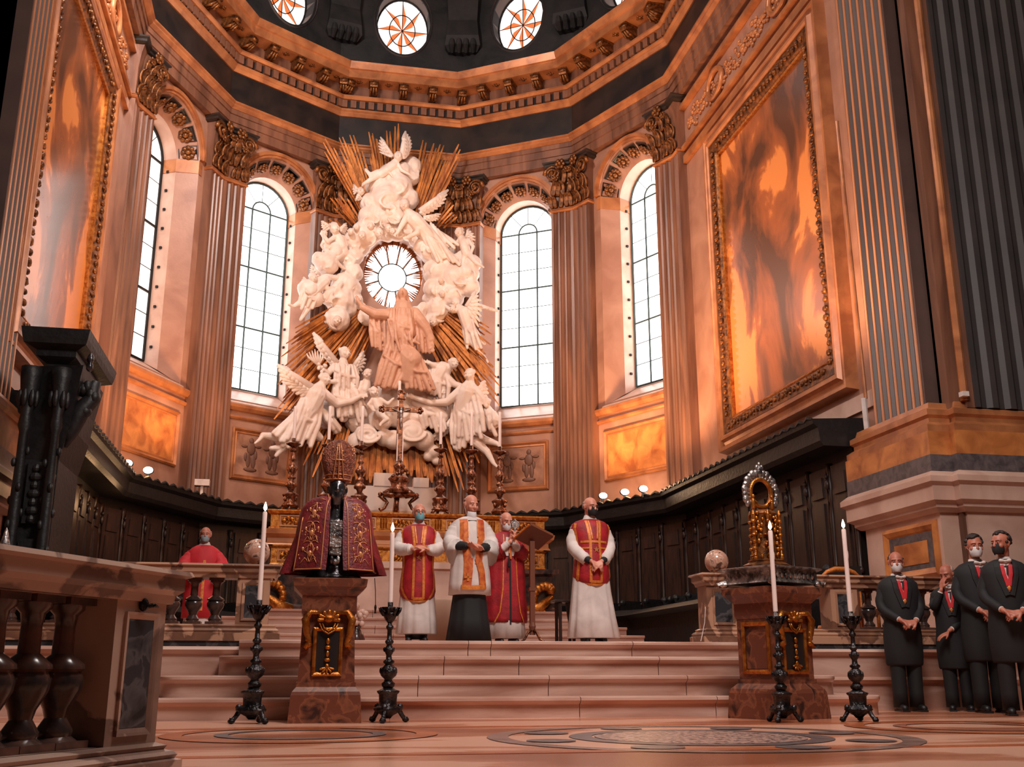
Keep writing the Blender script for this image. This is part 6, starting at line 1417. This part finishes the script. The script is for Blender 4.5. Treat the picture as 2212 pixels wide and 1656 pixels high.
def chasuble(t, V, lo=.53, dz=0.):
    k = (1.43-lo)/(1.43-.53); sh = Shell([(1.43-(1.43-z)*k, rx, ry, cy) for z, rx, ry, cy in FIDDLE.rows])
    robe(t, V, 'chasuble', 'red', [(z, rx, ry, 0, cy, .006 if z > 1.2 else .012, 7, 1.0) for z, rx, ry, cy in sh.rows])
    zb = lo
    for q in (-1, 1):
        sh.band(t, V, [(q*.085, 1.425), (q*.055, 1.16), (q*.062, .9), (q*.065, zb+.03)], .03, 'trim'); sh.band(t, V, [(q*.055, 1.425), (q*.03, 1.2)], .018, 'trim')
        sh.band(t, V, [(q*.20, 1.39), (q*.215, 1.33), (q*.19, 1.15), (q*.178, .98), (q*.196, .8), (q*.2, .66), (q*.175, .585), (q*.12, zb+.012), (0, zb+.0)], .022, 'trim')
    sh.band(t, V, [(-.16, 1.165), (.16, 1.165)], .026, 'trim'); sh.band(t, V, [(-.065, zb+.035), (.065, zb+.035)], .03, 'trim')
    return sh
def star(t, V, sh, x, z, r=.035):
    b = MB(); pts = []
    for k in range(10): a = PI/2+k*PI/5; q = r if k % 2 == 0 else r*.42; pts.append((x+q*math.cos(a), z+q*math.sin(a)))
    y0 = sh.y(x, z, .012); b.loft([[V(px, y, pz) for px, pz in pts] for y in (y0, y0+.015)]); obj('star_emblem', b, M['thread'], t, local=True)
def amice(t, V, m='linen', z=1.44):
    robe(t, V, 'collar', m, [(z-.035, .115, .09, 0, .0, .02, 5), (z, .095, .078, 0, .0, .02, 5), (z+.045, .07, .066, 0, .005, .02, 5), (z+.06, .066, .062, 0, .008, .0, 5)])
def at_px(x, y, Y): p = atY(x, y, Y); return p

# --- priest in red chasuble with a blue mask
Y = 12.85; p = atY(899, 1370, Y)
arms = [((-.2, .01, 1.38), (-.27, -.02, 1.13), (-.07, -.235, 1.13)), ((.2, .01, 1.38), (.27, -.02, 1.13), (.085, -.235, 1.12))]
hands = [((-.065, -.245, 1.135), (1, -.12, .05), (0, -.1, -1), -1, .35), ((.08, -.262, 1.13), (-1, -.1, .08), (0, .6, -.8), 1, .45)]
t, s, V = person((p.x, Y, ZP), -.05, 1.68, 'priest with blue surgical mask, red chasuble and white alb, hands folded', head_yaw=.12, head_pitch=.02, arms=arms, hands=hands, hair=('ghair', 'rim'), mask=('bmask', .0), glasses=True)
robe(t, V, 'alb', 'linen', [(1.44, .1, .08, 0, 0, 0, 7), (1.38, .19, .11, 0, 0, .01, 7), (1.2, .2, .15, 0, 0, .01, 7), (.95, .19, .165, 0, 0, .02, 9), (.6, .21, .185, 0, 0, .04, 11), (.3, .235, .2, 0, 0, .05, 11), (.12, .25, .21, 0, 0, .06, 11), (.11, .24, .2, 0, 0, .06, 11)])
sh = chasuble(t, V, .49); star(t, V, sh, 0, 1.02, .038); amice(t, V)
sleeve(t, V, 'linen', [(-.175, .0, 1.335), (-.275, -.03, 1.14), (-.11, -.225, 1.125)], [.078, .088, .058], None, hang=.25); sleeve(t, V, 'linen', [(.175, .0, 1.335), (.275, -.03, 1.14), (.13, -.225, 1.12)], [.078, .088, .058], None, hang=.25)
b = MB(); b.tube([V(-.045, -.215, 1.13), V(.04, -.215, 1.11)], .004, 5)
for q in (-1, 1): sh_ = sh.band(t, V, [(q*.06, 1.13), (q*.06, .75)], .03, 'trim') if False else None
robe(t, V, 'black_trousers', 'ebony', [(.2, .15, .07, 0, 0, .0, 3), (.05, .13, .06, 0, 0, 0, 3)])
# --- bald priest in white surplice with orange stole and black cassock
Y = 12.42; p = atY(1013, 1370, Y)
arms = [((-.2, .01, 1.38), (-.26, -.0, 1.12), (-.03, -.24, 1.1)), ((.2, .01, 1.38), (.26, -.0, 1.12), (.075, -.24, 1.05))]
hands = [((-.035, -.25, 1.105), (.95, -.1, -.1), (0, .2, -1), -1, .6), ((.08, -.262, 1.055), (-.95, -.05, .25), (.0, .5, .8), 1, .4)]
t, s, V = person((p.x, Y, ZP), .05, 1.74, 'bald priest in white surplice with orange brocade stole over a black cassock', head_yaw=.35, head_pitch=.22, arms=arms, hands=hands, mask=('wmask', .075), hair=('ghair', 'rim'))
SUR = Shell([(1.45, .1, .085, 0), (1.42, .165, .11, 0), (1.375, .222, .135, 0), (1.25, .222, .16, 0), (1.05, .215, .19, -.01), (.85, .23, .2, -.01), (.66, .245, .205, -.01), (.54, .25, .21, -.01)])
robe(t, V, 'black_cassock', 'suit', [(1.4, .17, .1, 0, 0, 0, 5), (.9, .18, .15, 0, 0, .0, 5), (.55, .19, .17, 0, 0, .02, 9), (.25, .23, .21, 0, 0, .03, 9), (.02, .265, .24, 0, 0, .03, 9)])
robe(t, V, 'surplice', 'linen', [(z, rx, ry, 0, cy, .02 if z < 1.2 else .008, 9, 2) for z, rx, ry, cy in SUR.rows])
for q in (-1, 1):
    SUR.band(t, V, [(q*.10, 1.415), (q*.105, 1.2), (q*.075, 1.0), (q*.06, .88)], .085, 'brocade', 'stole', .012); SUR.band(t, V, [(q*.06, 1.4), (q*.058, 1.2)], .012, 'trim', 'gold_band', .016)
SUR.band(t, V, [(-.055, .95), (-.06, .8), (-.08, .6)], .10, 'brocade', 'stole', .02); SUR.band(t, V, [(.055, .95), (.1, .8), (.12, .6)], .08, 'brocade', 'stole', .02)
SUR.band(t, V, [(-.14, .615), (-.02, .61), (.14, .62)], .05, 'trim', 'stole_fringe', .026); b = MB(); x, z = -.065, .73; y0 = SUR.y(x, z, .03); b.box(*[c for c in (V(x-.045, 0, 0).x, V(x+.045, 0, 0).x, V(0, y0, 0).y, V(0, y0+.014, 0).y, V(0, 0, z-.013).z, V(0, 0, z+.013).z)]); b.box(V(x-.013, 0, 0).x, V(x+.013, 0, 0).x, V(0, y0, 0).y, V(0, y0+.014, 0).y, V(0, 0, z-.045).z, V(0, 0, z+.045).z); obj('gold_cross_emblem', b, M['trim'], t, local=True)
robe(t, V, 'cassock_collar', 'suit', [(1.385, .12, .1, 0, 0, 0, 5), (1.43, .088, .075, 0, 0, 0, 5), (1.475, .066, .066, 0, .005, 0, 5)])
b = MB(); b.box(*[c*s for c in (-.05, .05, -.125, -.09, 1.33, 1.4)]); obj('black_bib', b, M['suit'], t, local=True)
for q in (-1, 1):
    sleeve(t, V, 'linen', [(q*.165, .0, 1.33), (q*.245, -.02, 1.15), (q*.2, -.15, 1.07)], [.08, .095, .11], hang=1.3); sleeve(t, V, 'suit', [(q*.24, -.01, 1.14), (q*.19, -.12, 1.1), (q*.085, -.225, 1.085 if q < 0 else 1.055)], [.06, .06, .042], name='black_cuff')
# --- priest in a long red cope lifting a crystal ampoule
Y = 12.95; p = atY(1092, 1370, Y)
arms = [((-.19, .01, 1.37), (-.2, -.1, 1.14), (-.01, -.24, 1.3)), ((.2, .01, 1.38), (.22, -.1, 1.15), (.06, -.24, 1.3))]
hands = [((-.0, -.235, 1.32), (.25, -.05, 1), (.5, .4, 0), -1, .55), ((.062, -.24, 1.32), (-.15, -.05, 1), (-.6, .4, 0), 1, .65)]
t, s, V = person((p.x, Y, ZP), .12, 1.62, 'priest in long red cope bowing his head and holding up a crystal ampoule', head_yaw=.1, head_pitch=.3, arms=arms, hands=hands, hair=('ghair', 'rim'), mask=('wmask', .012))
COPE = Shell([(1.45, .1, .085, 0), (1.42, .17, .11, 0), (1.375, .225, .135, 0), (1.28, .24, .16, 0), (1.1, .255, .18, 0), (.8, .265, .2, 0), (.5, .285, .215, 0), (.32, .295, .215, 0), (.27, .29, .21, 0)])
robe(t, V, 'alb', 'linen', [(1.4, .18, .1, 0, 0, 0, 7), (.8, .2, .18, 0, 0, .02, 9), (.3, .25, .205, 0, 0, .04, 11), (.07, .27, .21, 0, 0, .05, 11)])
robe(t, V, 'cope', 'red', [(z, rx, ry, 0, cy, .03 if z < 1.2 else .01, 9, 0) for z, rx, ry, cy in COPE.rows])
for q in (-1, 1): COPE.band(t, V, [(q*.07, 1.41), (q*.085, 1.1), (q*.1, .7), (q*.14, .4), (q*.2, .27)], .014, 'trim', 'gold_band', .01)
COPE.band(t, V, [(0, 1.05), (0, .6), (0, .24)], .022, 'suit', 'dark_opening', .006)
b = MB(); x0, x1 = -.075, .085; b.loft([[V(x, COPE.y(x, z, o), z) for x, z in ((x0, 1.12), (x1, 1.12), (x1*.6, 1.37), (x0*.6, 1.37))] for o in (.008, .02)]); obj('white_front', b, M['linen'], t, local=True)
COPE.band(t, V, [(0, 1.34), (0, 1.08)], .04, 'brocade', 'orphrey', .024)
for q in (-1, 1): sleeve(t, V, 'red', [(q*.165, .0, 1.32), (q*.22, -.1, 1.15), (q*.1, -.2, 1.22)], [.075, .085, .085], hang=.6); sleeve(t, V, 'linen', [(q*.12, -.18, 1.2), (q*.03, -.228, 1.29)], [.05, .042], name='alb_sleeve')
b = MB(); b.tube([V(-.03, -.25, 1.15), V(-.032, -.245, 1.0)], .006, 5); b.lathe([(.01, 0), (.018, .02), (.012, .12), (.006, .14)], 8, V(-.032, -.25, .96)); obj('dark_tassel', b, M['suit'], t, local=True)
Wm = W[t.name]; ha = Wm @ V(.035, -.25, 1.44); am = empty('crystal_ampoule', ha, 0, label='round crystal ampoule in a silver rim held up by the priest in the cope', cat='ampoule')
b = MB(); b.tube([(.012, 0, .045+.0), (.012, 0, -.07)], .009, 8); b.tube([(.012+.048*math.cos(k*PI/12), 0, .08+.048*math.sin(k*PI/12)) for k in range(24)], .008, 8, closed=True); b.sphere((.012, 0, .138), (.012, .01, .014), 8, 6); obj('silver_rim', b, M['silver'], am, local=True, smooth='all')
b = MB(); b.sphere((.012, 0, .08), (.044, .014, .044), 16, 10); obj('glass_case', b, M['glass'], am, local=True, smooth='all'); b = MB(); b.sphere((.012, 0, .072), (.018, .01, .024), 10, 8); b.cap((.012, 0, .09), .006, (.012, 0, .11), .005, 6); obj('dark_phial', b, M['dark'], am, local=True)
# --- tall priest at right with black mask
Y = 12.45; p = atY(1279, 1372, Y)
arms = [((-.2, .01, 1.38), (-.235, .0, 1.1), (-.06, -.235, .93)), ((.2, .01, 1.38), (.235, -.0, 1.1), (.065, -.235, .93))]
hands = [((-.055, -.245, .925), (.8, -.2, -.45), (.2, .5, -.8), -1, .45), ((.06, -.262, .925), (-.8, -.1, -.5), (-.2, .6, -.6), 1, .5)]
t, s, V = person((p.x, Y, ZP), .02, 1.76, 'priest standing apart with black mask, red chasuble and full white alb', head_yaw=.35, head_pitch=.12, arms=arms, hands=hands, hair=('ghair', 'rim'), mask=('kmask', .0), glasses=True)
robe(t, V, 'alb', 'linen', [(1.44, .1, .08, 0, 0, 0, 7), (1.38, .19, .11, 0, 0, .01, 7), (1.2, .2, .15, 0, 0, .01, 7), (.95, .2, .17, 0, 0, .02, 9), (.6, .235, .2, 0, 0, .035, 10), (.3, .275, .225, .01, 0, .05, 10), (.07, .315, .24, .02, 0, .06, 10), (.06, .3, .23, .02, 0, .06, 10)])
sh = chasuble(t, V, .66); star(t, V, sh, .01, 1.07, .038); amice(t, V)
for z in (1.09,): sh.band(t, V, [(-.17, z), (-.07, z)], .02, 'trim'); sh.band(t, V, [(.07, z), (.17, z)], .02, 'trim')
for q in (-1, 1): sleeve(t, V, 'linen', [(q*.175, .0, 1.335), (q*.245, -.01, 1.12), (q*.115, -.2, .955)], [.07, .08, .062], hang=.3); sleeve(t, V, 'suit', [(q*.125, -.185, .97), (q*.075, -.225, .935)], [.04, .036], name='black_cuff')
# --- man in scarlet vestment behind the left balustrade
Y = 15.2; p = atY(428, 1300, Y); zt = atY(430, 1138, Y).z
arms = [((-.2, .01, 1.38), (-.3, -.05, 1.12), (-.13, -.22, 1.0)), ((.2, .01, 1.38), (.3, -.05, 1.12), (.25, -.25, 1.02))]
hands = [((-.12, -.235, 1.0), (.2, -1, -.1), (0, 0, -1), -1, .3), ((.25, -.26, 1.02), (-.2, -1, -.1), (0, 0, -1), 1, .3)]
t, s, V = person((p.x+.03, Y, ZP), .05, zt-ZP, 'bearded man in scarlet vestment and grey mask behind the left balustrade', skin='skin2', head_yaw=-.02, head_pitch=.05, arms=arms, hands=hands, hair=('ghair', 'rim'), mask=('gmask', .0))
SC = Shell([(1.45, .11, .09, 0), (1.41, .18, .12, 0), (1.36, .23, .15, 0), (1.2, .25, .17, 0), (1.0, .25, .18, 0), (.7, .25, .19, 0), (.4, .26, .2, 0)])
robe(t, V, 'scarlet_vestment', 'scarlet', [(z, rx, ry, 0, cy, .02, 7, 1) for z, rx, ry, cy in SC.rows]); robe(t, V, 'white_alb', 'linen', [(.6, .2, .17, 0, 0, .03, 9), (.03, .24, .2, 0, 0, .04, 9)])
SC.band(t, V, [(.02, 1.22), (.02, .5)], .04, 'trim', 'gold_band', .01); amice(t, V)
for q in (-1, 1): sleeve(t, V, 'scarlet', [(q*.17, .0, 1.32), (q*.28, -.06, 1.14), (q*.19, -.2, 1.03)], [.08, .11, .12], hang=.9)

# --- four men in black tailcoats at the right
def tail_man(px, Y, yt, rz, label, hy, hpch, hair, mask, arms, hands, skin='skin2', H=None, ribbon=True, hankie=False):
    zt = atY(px, yt, Y).z; q = atY(px, 1500, Y); t, s, V = person((q.x, Y, 0), rz, zt, label, skin=skin, head_yaw=hy, head_pitch=hpch, arms=arms, hands=hands, hair=hair, mask=mask)
    CO = Shell([(1.45, .09, .08, 0), (1.42, .16, .105, 0), (1.37, .215, .13, 0), (1.3, .222, .145, 0), (1.1, .19, .15, -.01), (.95, .19, .155, -.01), (.8, .21, .15, 0)])
    robe(t, V, 'tailcoat', 'suit', [(z, rx, ry, 0, cy, .006, 5) for z, rx, ry, cy in CO.rows]+[(.62, .208, .15, 0, .005, .01, 5), (.5, .2, .145, 0, .01, .015, 5), (.48, .19, .14, 0, .01, .015, 5)])
    for q in (-1, 1):
        b = MB(); b.loft([ring(V, z, r, r*1.1, q*.088, y, .01, 4, 0, 24) for z, r, y in ((.88, .1, 0), (.5, .082, -.01), (.2, .075, .0), (.045, .078, .0))]); obj('trouser_leg', b, M['suit'], t, local=True, smooth='all')
    b = MB(); b.loft([[V(x, CO.y(x, z, o), z) for x, z in ((-.012, 1.13), (.012, 1.13), (.045, 1.3), (.05, 1.43), (-.05, 1.43), (-.045, 1.3))] for o in (-.01, .014)]); obj('shirt_front', b, M['linen'], t, local=True)
    robe(t, V, 'wing_collar', 'linen', [(1.415, .07, .068, 0, .0, 0, 5), (1.475, .062, .062, 0, .005, 0, 5)])
    b = MB(); y0 = CO.y(0, 1.42, .025)
    for q in (-1, 1): b.cap(V(0, y0, 1.425), .008*s, V(q*.04, y0+.01, 1.432), .018*s, 8)
    b.sphere(V(0, y0-.004, 1.425), .012*s, 8, 6); obj('bow_tie', b, M['linen'], t, local=True, smooth='all')
    if ribbon:
        for q in (-1, 1): CO.band(t, V, [(q*.038, 1.39), (q*.03, 1.3), (q*.006, 1.19)], .034, 'scarlet', 'red_ribbon', .022)
        b = MB(); b.sphere(V(0, CO.y(0, 1.165, .028), 1.165), (.016*s, .008*s, .024*s), 10, 8); obj('medal', b, M['trim'], t, local=True, smooth='all')
    for q in (-1, 1): CO.band(t, V, [(q*.085, 1.41), (q*.075, 1.28), (q*.02, 1.1)], .045, 'suit', 'lapel', .018)
    if hankie: b = MB(); b.loft([[V(x, CO.y(x, z, o), z) for x, z in ((.09, 1.27), (.135, 1.28), (.125, 1.325), (.11, 1.3), (.1, 1.33))] for o in (.004, .014)]); obj('pocket_handkerchief', b, M['linen'], t, local=True)
    for sh_, el, wr in arms: sleeve(t, V, 'suit', [(sh_[0]*.8, sh_[1], sh_[2]-.06), el, tuple(e*.14+w*.86 for e, w in zip(el, wr))], [.062, .054, .04], 'linen', .02)
    return t
clasp = ([((-.2, .01, 1.37), (-.235, .0, 1.1), (-.075, -.225, .95)), ((.2, .01, 1.37), (.235, -.0, 1.1), (.075, -.225, .94))], [((-.068, -.235, .948), (.85, -.2, -.25), (.1, .5, -.8), -1, .7), ((.07, -.25, .94), (-.85, -.15, -.2), (-.1, .6, -.6), 1, .7)])
tail_man(1962, 11.45, 1192, -.2, 'balding man in black tailcoat with white mask, leftmost of four', -.25, .12, ('hair', 'half'), ('wmask', .0), clasp[0], clasp[1])
a2 = ([((-.2, .01, 1.37), (-.2, -.14, 1.17), (-.09, -.17, 1.4)), ((.2, .01, 1.37), (.22, -.0, 1.1), (-.05, -.2, .92))], [((-.085, -.165, 1.42), (.25, .2, 1), (.5, .5, -.2), -1, .6), ((-.06, -.21, .9), (-.8, -.2, -.4), (0, .3, -1), 1, .35)])
tail_man(2074, 11.4, 1219, -.55, 'grey-haired man in tailcoat raising one hand to his face', -.5, .35, ('ghair', 'half'), None, a2[0], a2[1])
tail_man(2140, 10.95, 1156, -.25, 'dark-haired man in tailcoat with white mask and pocket handkerchief', -.05, .08, ('hair', 'full'), ('wmask', .0), clasp[0], clasp[1], hankie=True)
tail_man(2203, 10.2, 1150, -.5, 'dark-haired man in tailcoat turning his masked face to the left', -.75, .02, ('hair', 'full'), ('kmask', .0), clasp[0], clasp[1])

# ================================================================ SMALL FURNITURE
# lectern with an open book beside the priests
Y = 12.6; p = atY(1150, 1372, Y); zt = atY(1150, 1165, Y).z
lt = empty('book_stand', (p.x, Y, ZP), .1, label='dark brass book stand on curled feet right of the raised ampoule', cat='book stand')
b = MB()
for k in range(4):
    a = k*PI/2+.5; b.tube([(0, 0, .16), (.07*math.cos(a), .07*math.sin(a), .13), (.13*math.cos(a), .13*math.sin(a), .05), (.2*math.cos(a), .2*math.sin(a), .015)], [.018, .016, .013, .012], 7)
obj('foot', b, M['bronze'], lt, local=True, smooth='all')
b = MB(); b.box(-.03, .03, -.022, .022, .1, zt-ZP-.02); b.lathe([(.03, .15), (.045, .2), (.03, .25)], 10); b.box(-.045, .045, -.03, .03, .62, .66); obj('pole', b, M['leather'], lt, local=True)
tilt = Matrix.Translation(Vector((p.x+.03, Y, zt+.03))) @ Matrix.Rotation(.5, 4, 'Z') @ Matrix.Rotation(.28, 4, 'Y') @ Matrix.Rotation(-.55, 4, 'X')
b = MB(); b.box(-.19, .19, -.14, .14, -.014, 0, tilt); b.box(-.19, .19, -.15, -.13, -.01, .03, tilt); obj('book_rest', b, M['leather'], lt)
bk = empty('open_book', tilt.translation, 0, label='open missal with gilt edges lying on the book stand', cat='book')
b = MB(); b.loft([[tuple(tilt @ Vector((x, y, z))) for x, z in ((-.2, .008), (-.1, .038), (-.02, .045), (0, .02), (.02, .045), (.1, .038), (.2, .008), (.2, .002), (-.2, .002))] for y in (-.125, .15)]); obj('pages', b, M['paper'], bk)
b = MB(); b.box(-.212, .212, -.132, .158, -.001, .006, tilt); obj('cover', b, M['trim'], bk)
# small wooden stool beside the right priest
Y = 12.9; p = atY(1207, 1372, Y); zt = atY(1207, 1296, Y).z-ZP
st = empty('wooden_stool', (p.x, Y, ZP), 0, label='narrow wooden stool behind the priest with the black mask', cat='stool')
b = MB(); b.bbox(-.07, .22, -.12, .14, zt-.03, zt, .006); obj('seat', b, M['wood2'], st, local=True)
for x, y in ((-.0, -.09), (.17, -.09), (-.0, .11), (.17, .11)): b = MB(); b.tube([(x*.8, y*.8, zt-.03), (x, y, zt*.5), (x, y, 0)], [.03, .02, .022], 8); obj('leg', b, M['wood2'], st, local=True)
# gilded arched chair back behind the right balustrade
Y = 13.4; p = atY(1816, 1240, Y); zt = atY(1816, 1229, Y).z
ch = empty('gilded_armchair', (p.x, Y, ZP), 0, label='armchair with a gilded arched top showing above the right balustrade', cat='chair')
b = MB(); b.tube([(-.3, 0, zt-ZP-.12), (-.2, 0, zt-ZP-.04), (-.08, 0, zt-ZP), (.08, 0, zt-ZP), (.2, 0, zt-ZP-.04), (.3, 0, zt-ZP-.12)], [.02, .03, .035, .035, .03, .02], 8); obj('crest_rail', b, M['trim'], ch, local=True, smooth='all')
b = MB(); b.box(-.27, .27, -.02, .04, .4, zt-ZP-.08); b.box(-.27, .27, -.45, .02, .38, .48); obj('upholstery', b, M['leather'], ch, local=True)
for x, y in ((-.26, 0), (.26, 0), (-.26, -.43), (.26, -.43)): b = MB(); b.tube([(x, y, 0), (x, y, .4 if y else zt-ZP-.1)], .025, 8); obj('leg', b, M['trim'], ch, local=True)
# flower vases and an orange brocade cushion behind the priests
p = atY(772, 1290, 16.5); b = MB(); b.lathe([(.09, 0), (.12, .05), (.14, .15), (.1, .25), (.06, .3), (.08, .34)], 16, (p.x, 16.5, ZP))
v = empty('flower_vase', (p.x, 16.5, ZP), label='pale flower bouquet in a vase right of the bust pedestal', cat='vase'); obj('vase', b, M['brec'], v, smooth='all'); b = MB()
for k in range(26): b.sphere((p.x+rr.uniform(-.14, .14), 16.5+rr.uniform(-.12, .12), ZP+.36+rr.uniform(0, .28)), rr.uniform(.035, .055), 7, 5)
obj('blossoms', b, M['wall2'], v, smooth='all')
p = atY(1770, 1318, 13.2); b = MB(); b.lathe([(.1, 0), (.14, .1), (.14, .22), (.12, .26)], 16, (p.x, 13.0, ZP)); tag(obj('brass_bucket', b, M['gold'], smooth='all'), 'small brass bucket glinting behind the right balustrade', 'bucket')
# white draped cloth seat between the priests' robes
p = atY(955, 1372, 13.6); b = MB(); b.loft([[(p.x+w*math.cos(a*PI/12)*(1+.06*math.sin(a*2.5)), 13.6+.6*w*math.sin(a*PI/12)*(1+.06*math.sin(a*2.5)), z) for a in range(24)] for w, z in ((.3, ZP), (.24, ZP+.3), (.22, ZP+.55), (.18, ZP+.58))]); tag(obj('draped_seat', b, M['paper'], smooth='all'), 'low seat draped in pale cloth seen between two priests', 'seat')
# book lying on steps: microphone stand wires
b = MB(); pts = [atY(1524, 1310, 12.0), atY(1522, 1345, 11.97), atY(1517, 1370, 11.9), atY(1514, 1384, 11.8)]; b.tube(pts, .004, 5); tag(obj('microphone_cable', b, M['linen']), 'thin pale cable hanging at the right balustrade end post', 'cable')

# ---------------------------------------------------------------- finish
bake_organics()
